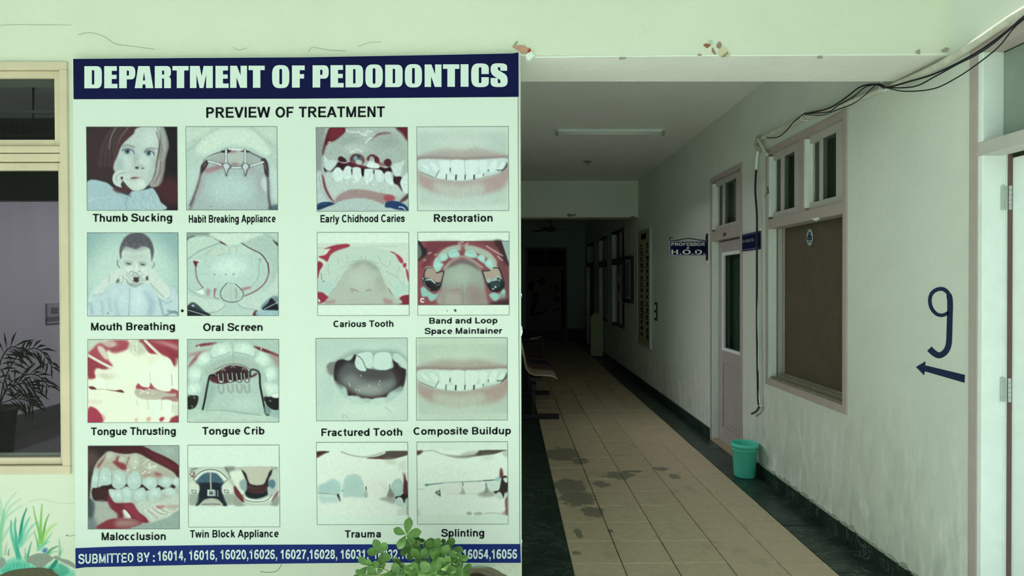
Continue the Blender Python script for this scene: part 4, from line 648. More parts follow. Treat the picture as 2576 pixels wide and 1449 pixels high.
def paint_trauma():
    p = Print(62, 44, 1228, 1093, 'd8f7ec', 15)
    p.P('ddf6ec', [(66, 160), (1224, 158), (1224, 968), (66, 968)], 10, 1, False)
    p.P('43332f', [(66, 160), (230, 160), (150, 190), (66, 230)], 5); p.P('6e3a3d', [(66, 210), (130, 190), (200, 165), (120, 215), (66, 240)], 6, .8)
    p.P('55504b', [(700, 245), (830, 225), (940, 185), (960, 157), (1226, 157), (1226, 205), (1110, 240), (1000, 262), (880, 255)], 5); p.P('6f3b3f', [(700, 248), (840, 235), (1000, 255), (1110, 235), (1000, 264), (860, 258)], 5, .8)
    p.L('93a69b', 16, [(380, 165), (500, 205), (640, 230), (760, 222), (900, 180)], 9, .8); p.P('b9cbc0', [(780, 215), (850, 180), (950, 160), (900, 190)], 8, .8); p.E('bcd3c8', 1010, 290, 80, 30, 10, 22, .8); p.E('c3dcd1', 1160, 340, 50, 70, 20, 24, .7)
    p.P('aed9d7', [(80, 600), (160, 565), (230, 520), (290, 510), (360, 570), (370, 660), (340, 710), (200, 705), (80, 690)], 12); p.P('b3dbd9', [(80, 710), (200, 720), (330, 740), (330, 800), (200, 810), (120, 820)], 16, .8); p.E('a2d2d1', 180, 630, 80, 40, 0, 24, .7); p.E('a8d6d4', 320, 640, 34, 60, 0, 16, .6)
    p.L('5a7472', 7, [(75, 692), (140, 692), (220, 700)], 4, .8); p.L('6f8f8c', 6, [(220, 700), (330, 712)], 4, .7); p.P('33403f', [(318, 712), (345, 705), (365, 790), (345, 780)], 4); p.P('cfe8e2', [(335, 735), (352, 770), (345, 775)], 3)
    p.P('b2dad6', [(395, 700), (400, 580), (440, 480), (520, 450), (600, 460), (650, 540), (672, 640), (668, 740), (500, 740), (400, 740)], 8); p.E('acd6d3', 530, 600, 90, 80, 0, 40, .8)
    p.P('dcf1e8', [(700, 560), (760, 520), (900, 520), (980, 580), (985, 680), (950, 740), (800, 750), (710, 700)], 12, .9); p.P('cfe5dc', [(880, 560), (950, 600), (970, 680), (920, 700), (900, 620)], 18, .7)
    p.P('a9d0cd', [(1005, 640), (1030, 560), (1080, 515), (1140, 520), (1172, 600), (1170, 680), (1130, 722), (1060, 722), (1015, 690)], 7); p.E('b9dedb', 1090, 600, 40, 50, 0, 20, .8)
    p.L('3a4746', 13, [(692, 612), (692, 652)], 4); p.P('a3b5ad', [(690, 650), (715, 740), (665, 740)], 7, .8); p.L('3b4847', 10, [(388, 655), (390, 665)], 4); p.L('485654', 10, [(995, 585), (996, 660)], 5, .9); p.P('6c7672', [(990, 640), (1004, 640), (1060, 740), (960, 745)], 7, .8)
    p.P('94a29b', [(860, 765), (960, 740), (1060, 745), (1070, 800), (1040, 830), (960, 800)], 12, .8); p.P('2b2a2b', [(1070, 735), (1130, 725), (1175, 690), (1222, 680), (1222, 770), (1180, 820), (1150, 760), (1110, 745), (1070, 770)], 5)
    p.P('5a3136', [(1185, 450), (1205, 520), (1222, 560), (1222, 700), (1170, 700), (1172, 560)], 6); p.P('8a5a5e', [(1170, 420), (1195, 460), (1190, 520), (1165, 480)], 12, .7); p.P('b9dcd7', [(1060, 800), (1110, 752), (1150, 790), (1180, 840), (1180, 880), (1080, 850)], 7); p.P('b5d2ca', [(1190, 780), (1222, 760), (1222, 860), (1190, 840)], 6)
    p.P('8d8682', [(1205, 860), (1224, 860), (1224, 966), (1205, 966)], 6, .8, False); p.P('c3dcd2', [(1090, 900), (1224, 880), (1224, 966), (1090, 966)], 16, .7, False)
    p.L('b8cdc3', 5, [(1080, 967), (1224, 967)], 3, .8)
    return p.N(.008, 2)

def paint_splint():
    p = Print(1348, 38, 2510, 1088, 'd8f6ea', 16)
    p.P('e0faf1', [(1352, 145), (2504, 143), (2504, 965), (1352, 965)], 10, 1, False)
    p.P('5e4b49', [(1352, 150), (1430, 148), (1400, 185), (1352, 205)], 7); p.P('57534e', [(1980, 232), (2080, 200), (2140, 150), (2200, 143), (2504, 143), (2430, 165), (2330, 195), (2200, 212), (2050, 225)], 5); p.P('8a9189', [(1700, 200), (1850, 215), (2100, 190), (2100, 215), (1960, 245), (1820, 235)], 9, .9); p.L('a3b5aa', 12, [(1430, 155), (1560, 150), (1700, 200), (1860, 215)], 8, .8); p.P('b5c7bc', [(1900, 200), (2000, 160), (2140, 155), (2080, 190)], 8, .8)
    p.P('b8cbbd', [(2440, 165), (2504, 155), (2504, 230), (2460, 220)], 10, .8); p.E('c3dbd0', 2250, 240, 90, 30, 0, 22, .6)
    p.P('88c4c6', [(1440, 580), (1470, 565), (1500, 580), (1480, 605), (1455, 600)], 5); p.L('4f8389', 16, [(1460, 588), (1560, 575), (1680, 562)], 6, .9, tip=.6); p.L('9dbdb8', 11, [(1680, 560), (1900, 548), (2160, 545)], 5, .9)
    for i in range(26): p.L('384a4c' if i > 14 else '7a9a98', 5, [(1900+i*16, 556-i*.9), (1910+i*16, 542-i*.9)], 3, .8)
    p.L('3a5c61', 11, [(2200, 535), (2300, 528), (2370, 515)], 5, .9); p.P('9fd6d8', [(2330, 520), (2390, 480), (2410, 500), (2400, 560), (2350, 545)], 6)
    p.P('dff3ec', [(1660, 590), (1900, 580), (1925, 600), (1905, 680), (1720, 700), (1650, 640)], 9); p.P('dff4ed', [(1950, 580), (2200, 560), (2225, 600), (2200, 680), (2040, 700), (1960, 660)], 8); p.P('cfeee8', [(2240, 560), (2400, 540), (2400, 620), (2360, 660), (2280, 655), (2240, 610)], 6)
    p.L('adc3ba', 7, [(1900, 580), (1915, 660), (1880, 700)], 6, .7); p.L('b0c6bd', 6, [(1720, 702), (1900, 705), (2180, 700)], 6, .5)
    p.P('a8b5ae', [(1925, 560), (1940, 570), (1935, 620), (1965, 700), (1900, 700), (1925, 640)], 6, .9); p.L('6a7672', 12, [(1932, 562), (1935, 590)], 5, .8); p.P('8a9690', [(2228, 560), (2238, 600), (2270, 680), (2180, 700), (2215, 650)], 7, .9); p.L('3c4847', 10, [(2230, 560), (2232, 600)], 4, .8); p.P('9aa8a1', [(2120, 710), (2230, 670), (2330, 680), (2330, 730), (2200, 740)], 12, .8)
    p.P('3f4c4a', [(1578, 682), (1635, 650), (1640, 640), (1648, 730), (1635, 728)], 5, .9); p.P('c3d6ce', [(1600, 685), (1628, 668), (1630, 700)], 5, .9); p.L('9db2aa', 6, [(1640, 620), (1636, 655)], 4, .6); p.L('9cc0bd', 8, [(1355, 640), (1440, 636)], 7, .7)
    p.P('342e2f', [(2400, 640), (2420, 540), (2440, 480), (2504, 490), (2504, 680), (2470, 690), (2450, 760), (2420, 690), (2370, 670)], 5); p.P('6a343b', [(2420, 370), (2440, 400), (2450, 480), (2410, 500), (2405, 430)], 8); p.P('d0eee8', [(2450, 510), (2500, 495), (2504, 550), (2475, 555)], 4)
    p.P('2b2b2c', [(2330, 670), (2390, 665), (2400, 690), (2350, 700)], 5); p.P('c5e3dc', [(2350, 720), (2390, 675), (2430, 720), (2450, 770), (2380, 760)], 6); p.P('bcdcd4', [(2465, 710), (2504, 680), (2504, 730)], 5); p.P('7e5259', [(2470, 780), (2504, 740), (2504, 962), (2480, 962), (2475, 880)], 7, .9); p.P('8f6f72', [(2440, 940), (2504, 900), (2504, 963), (2440, 963)], 9, .6)
    p.P('9fa59e', [(1985, 935), (2030, 930), (2040, 965), (1985, 965)], 7, .8); p.P('a3aaa2', [(2080, 945), (2160, 935), (2170, 965), (2080, 965)], 8, .8); p.L('aab2aa', 12, [(2210, 955), (2300, 945), (2440, 958)], 8, .7); p.P('c3d8ce', [(1352, 880), (1380, 920), (1390, 966), (1352, 966)], 10, .8)
    return p.N(.008, 2)

PRINTS = [  # painter, 4 picture corners (TL, TR, BR, BL), local paper white, label
 (paint_girl, (217.5, 319.7), (444.9, 319.6), (446.4, 528.4), (219.7, 528.6), 'c0d6bc', 'printed photo of a fair haired girl with thumb in her mouth'),
 (paint_habit, (468, 319.2), (696, 319), (698, 527.6), (469.8, 528), 'c6dcc3', 'printed photo of a palate with a silver wire habit appliance'),
 (paint_caries, (795.4, 321.4), (1024.6, 320.6), (1027, 530.4), (798, 531), 'cbe7ce', 'printed photo of decayed brown front teeth in a child'),
 (paint_smile_a, (1048.6, 319.8), (1278, 318.8), (1279.4, 528.8), (1051, 529.6), 'cfeed8', 'printed photo of a toothy smile above the word Restoration'),
 (paint_boy, (220.2, 586.4), (447.2, 586.2), (448.4, 794.4), (220.6, 794.6), 'bed8c4', 'printed photo of a short haired boy pulling his mouth open'),
 (paint_oral, (470.6, 586.2), (698.8, 586), (700, 793.6), (471.8, 794), 'c8dfcd', 'printed photo of an oral screen with a round wire loop'),
 (paint_carious, (798.4, 585.6), (1027.6, 585), (1028.8, 793), (799.8, 793.4), 'cceadb', 'printed photo of a pale upper dental arch with red gum edges'),
 (paint_band, (1051.4, 584.8), (1280, 584.2), (1280.4, 791.8), (1051.6, 792.4), 'd0efe2', 'printed photo of teeth with two silver molar bands'),
 (paint_thrust, (221.2, 855), (448, 854.6), (448.6, 1062.2), (221.4, 1062.6), 'c0dacd', 'printed photo of an overexposed bite with bright white teeth'),
 (paint_crib, (471.8, 854.6), (700.6, 854.2), (701, 1061.6), (472.2, 1062), 'cae5d8', 'printed photo of a palate with looped silver tongue crib'),
 (paint_fractured, (795, 852), (1024.2, 851.2), (1024.6, 1057.6), (796.4, 1058.2), 'd3f0e4', 'printed photo of an open mouth with a broken front tooth'),
 (paint_smile_b, (1047.6, 850.6), (1275.8, 850), (1276, 1056), (1048.4, 1056.8), 'dbf8ee', 'printed photo of a toothy smile above the words Composite Buildup'),
 (paint_maloc, (221.8, 1122.4), (449.6, 1121.6), (450.8, 1330), (222, 1330.6), 'c5e0d4', 'printed photo of crooked overlapping teeth seen from the side'),
 (paint_twin, (472.8, 1120.6), (701.4, 1120), (703.4, 1324.8), (474.8, 1325.6), 'cde9de', 'two small printed photos of blue twin block plates'),
 (paint_trauma, (796.4, 1113.8), (1025, 1113), (1026.2, 1318.8), (798.4, 1319.4), 'd9f8ed', 'printed photo of bluish front teeth after an injury'),
 (paint_splint, (1048.8, 1112.8), (1276.6, 1112), (1278, 1317.8), (1050.8, 1318.4), 'defcf2', 'printed photo of front teeth joined by a splint wire'),
]
# ---------------------------------------------------------------- bold grotesque lettering drawn as strokes (cap height 1)
# b x0 x1 y0 y1: bar;  d xb yb xt yt w: diagonal with level ends;  a cx cy rx ry a0 a1: arc;  c x,y ...: curved stroke
GL = {
'A': (1.0, "d .115 0 .5 1 .23;d .885 0 .5 1 .23;b .25 .75 .22 .38"), 'B': (1.0, "b .1 .305 0 1;b .1 .56 .835 1;b .1 .58 .42 .58;b .1 .6 0 .165;a .55 .709 .235 .209 -90 90;a .58 .291 .24 .209 -90 90"),
'C': (1.0, "a .53 .5 .37 .43 45 315"), 'D': (1.0, "b .1 .305 0 1;b .1 .46 .835 1;b .1 .46 0 .165;a .46 .5 .36 .4175 -90 90"), 'E': (.93, "b .1 .305 0 1;b .1 .86 .835 1;b .1 .82 .42 .58;b .1 .88 0 .165"),
'F': (.85, "b .1 .305 0 1;b .1 .82 .835 1;b .1 .73 .41 .575"), 'H': (1.0, "b .1 .305 0 1;b .695 .9 0 1;b .2 .8 .42 .59"), 'I': (.39, "b .095 .3 0 1"), 'L': (.85, "b .1 .305 0 1;b .1 .82 0 .165"),
'M': (1.16, "b .1 .285 0 1;b .875 1.06 0 1;d .58 0 .21 1 .2;d .58 0 .95 1 .2"), 'N': (1.0, "b .1 .295 0 1;b .705 .9 0 1;d .79 0 .21 1 .23"), 'O': (1.08, "a .54 .5 .385 .43 0 360"),
'P': (.93, "b .1 .305 0 1;b .1 .53 .835 1;b .1 .53 .4 .565;a .52 .7 .235 .2175 -90 90"), 'R': (1.0, "b .1 .305 0 1;b .1 .57 .835 1;b .1 .57 .42 .585;a .56 .71 .24 .2075 -90 90;d .86 0 .53 .46 .24"),
'S': (.93, "c .80,.70 .74,.85 .47,.93 .19,.86 .15,.71 .25,.59 .5,.515 .74,.43 .80,.28 .70,.12 .46,.07 .18,.13 .10,.30"), 'T': (.85, "b .32 .53 0 1;b .03 .82 .835 1"), 'U': (1.0, "b .1 .305 .35 1;b .695 .9 .35 1;a .5 .37 .2975 .2875 180 360"),
'V': (.93, "d .465 0 .115 1 .23;d .465 0 .815 1 .23"), 'W': (1.32, "d .35 0 .12 1 .22;d .35 0 .66 1 .2;d .97 0 .66 1 .2;d .97 0 1.2 1 .22"), 'Y': (.93, "b .362 .568 0 .42;d .465 .34 .12 1 .24;d .465 .34 .81 1 .24"),
'a': (.776, "c .13,.53 .24,.63 .41,.65 .54,.60 .58,.48;b .485 .68 0 .5;c .57,.41 .35,.37 .18,.31 .155,.19 .25,.08 .42,.09 .56,.22"), 'b': (.853, "b .09 .285 0 1;a .45 .365 .25 .29 0 360"), 'c': (.776, "a .40 .365 .255 .29 50 310"),
'd': (.853, "b .57 .765 0 1;a .40 .365 .25 .29 0 360"), 'e': (.776, "a .40 .365 .255 .29 0 318;b .15 .70 .305 .43"), 'f': (.465, "b .13 .325 0 .82;a .375 .80 .147 .12 85 180;b .02 .42 .58 .725"),
'g': (.853, "a .40 .365 .25 .29 0 360;b .57 .765 0 .725;c .667,.1 .65,-.08 .5,-.2 .3,-.19 .15,-.11"), 'h': (.853, "b .09 .285 0 1;a .425 .43 .237 .2175 0 180;b .56 .76 0 .43"), 'i': (.388, "b .095 .29 0 .725;b .095 .29 .835 1"),
'k': (.776, "b .09 .285 0 1;d .25 .25 .56 .725 .24;d .66 0 .34 .46 .24"), 'l': (.388, "b .095 .29 0 1"), 'm': (1.24, "b .09 .28 0 .725;a .39 .44 .2 .21 0 180;a .79 .44 .2 .21 0 180;b .495 .685 0 .44;b .895 1.085 0 .44"),
'n': (.853, "b .09 .285 0 .725;a .425 .43 .237 .2175 0 180;b .56 .76 0 .43"), 'o': (.853, "a .4265 .365 .27 .29 0 360"), 'p': (.853, "b .09 .285 -.28 .725;a .45 .365 .25 .29 0 360"), 'r': (.543, "b .09 .285 0 .725;c .19,.36 .22,.55 .36,.64 .53,.635"),
's': (.776, "c .64,.51 .55,.62 .38,.65 .21,.61 .18,.5 .36,.40 .57,.33 .6,.2 .48,.09 .3,.08 .15,.14 .1,.23"), 't': (.465, "b .13 .325 .17 .93;b .02 .42 .58 .725;a .36 .18 .133 .105 180 280"), 'u': (.853, "b .57 .765 0 .725;b .09 .29 .3 .725;a .4275 .295 .235 .2125 180 360"),
'w': (1.086, "d .305 0 .12 .725 .2;d .305 0 .543 .725 .17;d .78 0 .543 .725 .17;d .78 0 .965 .725 .2"), 'y': (.776, "d .39 0 .13 .725 .22;d .35 -.12 .65 .725 .21;c .40,-.02 .33,-.17 .22,-.21 .08,-.2"),
'0': (.776, "a .388 .5 .235 .43 0 360"), '1': (.776, "b .34 .54 0 1;c .14,.70 .3,.78 .43,.95"), '2': (.776, "c .15,.68 .19,.84 .38,.925 .58,.85 .61,.68 .5,.48 .3,.28 .16,.1;b .06 .71 0 .165"), '3': (.776, "a .37 .71 .225 .209 -90 168;a .37 .291 .245 .209 -168 90"),
'4': (.776, "b .43 .62 0 1;b .05 .72 .22 .38;d .15 .3 .49 .97 .2"), '5': (.776, "b .2 .66 .835 1;d .17 .45 .24 .95 .19;a .37 .32 .25 .24 -165 140"), '6': (.776, "a .39 .31 .24 .235 0 360;c .62,.79 .52,.91 .38,.925 .22,.80 .15,.55 .155,.33"),
'7': (.776, "b .06 .7 .835 1;c .61,.9 .44,.62 .33,.32 .29,.0"), '8': (.776, "a .388 .72 .2 .2 0 360;a .388 .28 .235 .205 0 360"), ',': (.388, "b .09 .29 0 .2;d .13 -.2 .24 .03 .1"), ':': (.465, "b .13 .33 0 .2;b .13 .33 .52 .72"), '.': (.388, "b .09 .29 0 .2"), ' ': (.388, ""),
'&': (1.0, "c .82,.12 .6,.4 .3,.72 .33,.88 .48,.92 .6,.82 .55,.66 .25,.45 .14,.28 .22,.1 .42,.07 .65,.17 .8,.42")}
SV, SH = .222, .178
def stroke_poly(pts):
    q = [Vector(p) for p in pts]; L, R_ = [], []
    for i, p in enumerate(q):
        t = (q[min(i+1, len(q)-1)]-q[max(i-1, 0)])
        if t.length < 1e-9: continue
        t.normalize(); n = Vector((-t.y, t.x)); w = SH+(SV-SH)*t.y*t.y; L.append(p+n*w/2); R_.append(p-n*w/2)
    return L, R_
def text_geo(s):
    v, f, x = [], [], 0.0
    for ch in s:
        adv, spec = GL[ch]
        for el in [e for e in spec.split(';') if e]:
            k, *a = el.split(' ')
            if k == 'b':
                x0, x1, y0, y1 = map(float, a); n = len(v); v += [(x+x0, y0), (x+x1, y0), (x+x1, y1), (x+x0, y1)]; f.append((n, n+1, n+2, n+3)); continue
            if k == 'd':
                xb, yb, xt, yt, w_ = map(float, a); n = len(v); v += [(x+xb-w_/2, yb), (x+xb+w_/2, yb), (x+xt+w_/2, yt), (x+xt-w_/2, yt)]; f.append((n, n+1, n+2, n+3)); continue
            if k == 'a':
                cx, cy, rx, ry, a0, a1 = map(float, a); m = max(8, int(abs(a1-a0)/13))
                pts = [(cx+rx*math.cos(math.radians(a0+(a1-a0)*i/m)), cy+ry*math.sin(math.radians(a0+(a1-a0)*i/m))) for i in range(m+1)]
            else: pts = [tuple(p) for p in spline([tuple(map(float, t.split(','))) for t in a], False, 4)]
            L, R_ = stroke_poly(pts); n = len(v); m = len(L); v += [(x+p.x, p.y) for p in L]+[(x+p.x, p.y) for p in R_]
            f += [(n+i, n+i+1, n+m+i+1, n+m+i) for i in range(m-1)]
        x += adv
    return v, f
def lettering(s, x0, x1, t0, b0, t1, b1, place, m, parent, name='lettering', bold=0, spacing=1):
    """text fitted between x0..x1 with cap line t0->t1 and base line b0->b1; place() puts it on its real plane"""
    v, f = text_geo(s); xs = [p[0] for p in v]; a, b = min(xs), max(xs); co = []
    for px, py in v:
        u = (px-a)/(b-a); yb = b0+(b1-b0)*u; yt = t0+(t1-t0)*u; co.append(place(x0+(x1-x0)*u, yb+(yt-yb)*py))
    me = bpy.data.meshes.new(name); me.from_pydata([tuple(c) for c in co], [], f); me.materials.append(m)
    o = bpy.data.objects.new(name, me); COL.objects.link(o)
    if parent: o.parent = parent; o.matrix_parent_inverse = parent.matrix_basis.inverted()
    return o
# ================================================================ materials
def wallmix(t, src, pos):
    """damp bloom and scuffs low down on the plaster (own shape, stays put)"""
    N = t.nodes.new; K = t.links.new
    s = N('ShaderNodeSeparateXYZ'); K(pos, s.inputs[0])
    r = N('ShaderNodeMapRange'); r.inputs[1].default_value = 1.05; r.inputs[2].default_value = .1; K(s.outputs['Z'], r.inputs[0])
    mp = N('ShaderNodeMapping'); mp.inputs['Scale'].default_value = (1, 9, 2.2); K(pos, mp.inputs[0])
    n = N('ShaderNodeTexNoise'); n.inputs['Scale'].default_value = 2.2; n.inputs['Detail'].default_value = 8; n.inputs['Roughness'].default_value = .65; K(mp.outputs[0], n.inputs['Vector'])
    q = N('ShaderNodeMapRange'); q.inputs[1].default_value = .5; q.inputs[2].default_value = .72; K(n.outputs[0], q.inputs[0])
    mu = N('ShaderNodeMath'); mu.operation = 'MULTIPLY'; K(r.outputs[0], mu.inputs[0]); K(q.outputs[0], mu.inputs[1])
    mx = N('ShaderNodeMix'); mx.data_type = 'RGBA'; K(mu.outputs[0], mx.inputs[0]); K(src, mx.inputs[6]); mx.inputs[7].default_value = (*lin('f6fffa'), 1)
    n2 = N('ShaderNodeTexNoise'); n2.inputs['Scale'].default_value = 5; n2.inputs['Detail'].default_value = 7; mp2 = N('ShaderNodeMapping'); mp2.inputs['Location'].default_value = (3, 7, 1); mp2.inputs['Scale'].default_value = (1, 2.5, 1); K(pos, mp2.inputs[0]); K(mp2.outputs[0], n2.inputs['Vector'])
    q2 = N('ShaderNodeMapRange'); q2.inputs[1].default_value = .48; q2.inputs[2].default_value = .68; q2.inputs[4].default_value = .34; K(n2.outputs[0], q2.inputs[0])
    m3 = N('ShaderNodeMath'); m3.operation = 'MULTIPLY'; K(q2.outputs[0], m3.inputs[0]); K(r.outputs[0], m3.inputs[1])
    mx2 = N('ShaderNodeMix'); mx2.data_type = 'RGBA'; K(m3.outputs[0], mx2.inputs[0]); K(mx.outputs[2], mx2.inputs[6]); mx2.inputs[7].default_value = (*lin('8fa096'), 1)
    return mx2.outputs[2]
STAINS = [(1415, 1142, 44, 17), (1555, 1195, 42, 9), (1663, 1179, 18, 5), (1697, 1199, 15, 6), (1432, 1222, 46, 18), (1512, 1218, 22, 8), (1450, 1250, 46, 22), (1490, 1287, 30, 14), (1455, 1342, 10, 12), (1450, 1391, 12, 5), (1535, 1335, 7, 5), (1585, 1186, 30, 3), (1460, 1160, 22, 8)]
def stainmix(t, src, pos):
    N = t.nodes.new; K = t.links.new
    nz = N('ShaderNodeTexNoise'); nz.inputs['Scale'].default_value = 14; nz.inputs['Detail'].default_value = 5; K(pos, nz.inputs['Vector'])
    acc = None
    for px, py, rx, ry in STAINS:
        c = U(px, py, Z=0); ex = (U(px+rx, py, Z=0)-c).length; ey = (U(px, py-ry, Z=0)-c).length
        a = N('ShaderNodeVectorMath'); a.operation = 'SUBTRACT'; K(pos, a.inputs[0]); a.inputs[1].default_value = c
        b = N('ShaderNodeVectorMath'); b.operation = 'MULTIPLY'; K(a.outputs[0], b.inputs[0]); b.inputs[1].default_value = (1/ex, 1/ey, 0)
        l = N('ShaderNodeVectorMath'); l.operation = 'LENGTH'; K(b.outputs[0], l.inputs[0])
        if acc is None: acc = l.outputs['Value']
        else:
            mn = N('ShaderNodeMath'); mn.operation = 'MINIMUM'; K(acc, mn.inputs[0]); K(l.outputs['Value'], mn.inputs[1]); acc = mn.outputs[0]
    ad = N('ShaderNodeMath'); ad.operation = 'MULTIPLY_ADD'; K(nz.outputs[0], ad.inputs[0]); ad.inputs[1].default_value = 1.6; K(acc, ad.inputs[2])
    r = N('ShaderNodeMapRange'); r.inputs[1].default_value = 1.85; r.inputs[2].default_value = 1.65; r.inputs[4].default_value = .72; K(ad.outputs[0], r.inputs[0])
    mx = N('ShaderNodeMix'); mx.data_type = 'RGBA'; K(r.outputs[0], mx.inputs[0]); K(src, mx.inputs[6]); mx.inputs[7].default_value = (*lin('6b6e66'), 1)
    # dust and dark scuffs over the whole floor
    n2 = N('ShaderNodeTexNoise'); n2.inputs['Scale'].default_value = 4; n2.inputs['Detail'].default_value = 9; n2.inputs['Roughness'].default_value = .7; K(pos, n2.inputs['Vector'])
    q = N('ShaderNodeMapRange'); q.inputs[1].default_value = .55; q.inputs[2].default_value = .75; q.inputs[4].default_value = .45; K(n2.outputs[0], q.inputs[0])
    m2 = N('ShaderNodeMix'); m2.data_type = 'RGBA'; K(q.outputs[0], m2.inputs[0]); K(mx.outputs[2], m2.inputs[6]); m2.inputs[7].default_value = (*lin('6f6450'), 1)
    return m2.outputs[2]
def marblemix(t, src, pos):
    N = t.nodes.new; K = t.links.new
    mp = N('ShaderNodeMapping'); mp.inputs['Scale'].default_value = (1, 2.2, 1); mp.inputs['Rotation'].default_value = (0, 0, .5); K(pos, mp.inputs[0])
    n = N('ShaderNodeTexNoise'); n.inputs['Scale'].default_value = 3.2; n.inputs['Detail'].default_value = 9; n.inputs['Distortion'].default_value = 1.6; n.inputs['Roughness'].default_value = .6; K(mp.outputs[0], n.inputs['Vector'])
    a = N('ShaderNodeMath'); a.operation = 'SUBTRACT'; K(n.outputs[0], a.inputs[0]); a.inputs[1].default_value = .5
    b = N('ShaderNodeMath'); b.operation = 'ABSOLUTE'; K(a.outputs[0], b.inputs[0])
    r = N('ShaderNodeMapRange'); r.inputs[1].default_value = .0; r.inputs[2].default_value = .012; r.inputs[3].default_value = .5; r.inputs[4].default_value = 0; K(b.outputs[0], r.inputs[0])
    mx = N('ShaderNodeMix'); mx.data_type = 'RGBA'; K(r.outputs[0], mx.inputs[0]); K(src, mx.inputs[6]); mx.inputs[7].default_value = (*lin('8fa79b'), 1)
    return mx.outputs[2]
WALLC = 'dde2d0'
m_facade = mat('facade_plaster', WALLC, .85, noise=.05, nscale=1.4, bump=.006, bscale=9)
m_wallr = mat('side_plaster', 'dbe2d6', .8, noise=.06, nscale=1.8, bump=.003, bscale=14, mix=wallmix)
m_soffit = mat('soffit_plaster', 'e6e4dc', .85, noise=.05, nscale=3, bump=.004, bscale=12)
m_ceil = mat('ceiling_plaster', 'eceee6', .85, noise=.04, nscale=2)
m_inner = mat('inner_plaster', 'e8efe8', .85, noise=.05, nscale=2)
m_end = mat('far_plaster', 'a9bcb4', .85, noise=.05, nscale=2)
m_mauve = mat('room_plaster', 'bfb3bd', .85, noise=.12, nscale=3, stretch=(1, 1, .12))
m_trim = mat('mauve_trim_paint', 'b7aba3', .6, noise=.08, nscale=9, bump=.001, bscale=50)
m_frame = mat('pale_frame_paint', 'c2bfb8', .5, noise=.06, nscale=9, bump=.0006, bscale=60)
m_white = mat('white_frame_paint', 'eef7f5', .45, noise=.05, nscale=12, bump=.0006, bscale=60)
m_cream = mat('cream_window_paint', 'd6c8ae', .5, noise=.08, nscale=6, bump=.0008, bscale=50)
m_dark = mat('dark_gap', '15140f', .8)
m_tile = mat('beige_floor_tile', 'cdbb9f', .5, noise=.12, nscale=22, bump=.0006, bscale=90, mix=stainmix)
m_joint = mat('floor_joint', '4b4436', .9, noise=.3, nscale=20)
m_green = mat('green_marble', '26382f', .32, noise=.45, nscale=5, bump=.0006, bscale=30, mix=marblemix)
m_ground = mat('courtyard_ground', 'd2ddd6', .9, noise=.1, nscale=2)
m_paper = mat('sign_vinyl', 'dbe6de', .5, noise=.02, nscale=3, spec=.12)
m_blue = mat('navy_print', '101645', .5, noise=.12, nscale=4, spec=.08)
m_blue2 = mat('royal_print', '152a72', .5, noise=.12, nscale=5, spec=.1)
m_black = mat('black_print', '10131c', .5, spec=.1)
m_lettw = mat('white_print', 'dbe9e4', .5, spec=.1)
m_cable = mat('black_cable', '10131a', .45)
m_pvc = mat('white_plastic_pipe', 'd8d8c8', .6, noise=.2, nscale=18)
m_leaf = mat('leaf_green', '5c8440', .5, noise=.35, nscale=30)
m_stem = mat('plant_stem', '8fa85f', .6)
m_paint9 = mat('navy_wall_paint', '14294d', .6, noise=.2, nscale=20)
m_steel = mat('dark_steel', '2b2c2e', .4, metal=.6)
m_brown = mat('brown_corrugated_sheet', '564d3c', .6, noise=.15, nscale=6)
g_clear = glass('window_glass', (.8, .85, .85), .75)
g_dark = glass('dim_glass', (.85, .9, .88), .8)
# ================================================================ setting
Y0, Y1, XR, XL = 2.84, 3.20, 2.086, 0.05
CEIL, BEAM, YE = 3.222, 2.667, 16.4
# unseen wall added on the left to shade that end of the facade
struct(bx('wall_shade_left', -5.0, -4.8, -4.0, 2.84, -.1, 3.9, m_facade))
ll = bpy.data.lights.new('corridor_fill_light', 'AREA'); lo = bpy.data.objects.new('corridor_fill_light', ll); COL.objects.link(lo); ll.shape = 'RECTANGLE'; ll.size = 2.0; ll.size_y = 3.6; ll.energy = 46; ll.color = (.88, 1, .9); lo.location = (-2.3, 5.9, 3.18)  # added fill light, reaches the corridor through the left wall opening
l2 = bpy.data.lights.new('room_fill_light', 'AREA'); l2o = bpy.data.objects.new('room_fill_light', l2); COL.objects.link(l2o); l2.shape = 'RECTANGLE'; l2.size = 1.2; l2.size_y = 3.0; l2.energy = 120; l2.color = (.97, .93, 1); l2o.location = (-3.4, 7.2, 3.18)  # added fill light, brightens the mauve room behind the left window
XF = 0.0635
# front wall with the opening of the left window and the passage
wf = MB()
WX0, WX1, WZ0, WZ1 = -4.0, -2.045, .712, 2.634
wf.box(-6.5, WX0, Y0, Y1, -.1, 3.9); wf.box(WX0, WX1, Y0, Y1, -.1, WZ0); wf.box(WX0, WX1, Y0, Y1, WZ1, 3.9); wf.box(WX1, XF, Y0, Y1, -.1, 3.9)
wall_front = struct(wf.build('wall_front', m_facade))
lt = MB().box(XF, XR, Y0, Y1, BEAM, 3.9)
lintel = lt.build('lintel', m_facade, wall_front)
sf = bx('soffit', XF, XR, Y0+.001, Y1, BEAM-.003, BEAM+.002, m_soffit, wall_front)
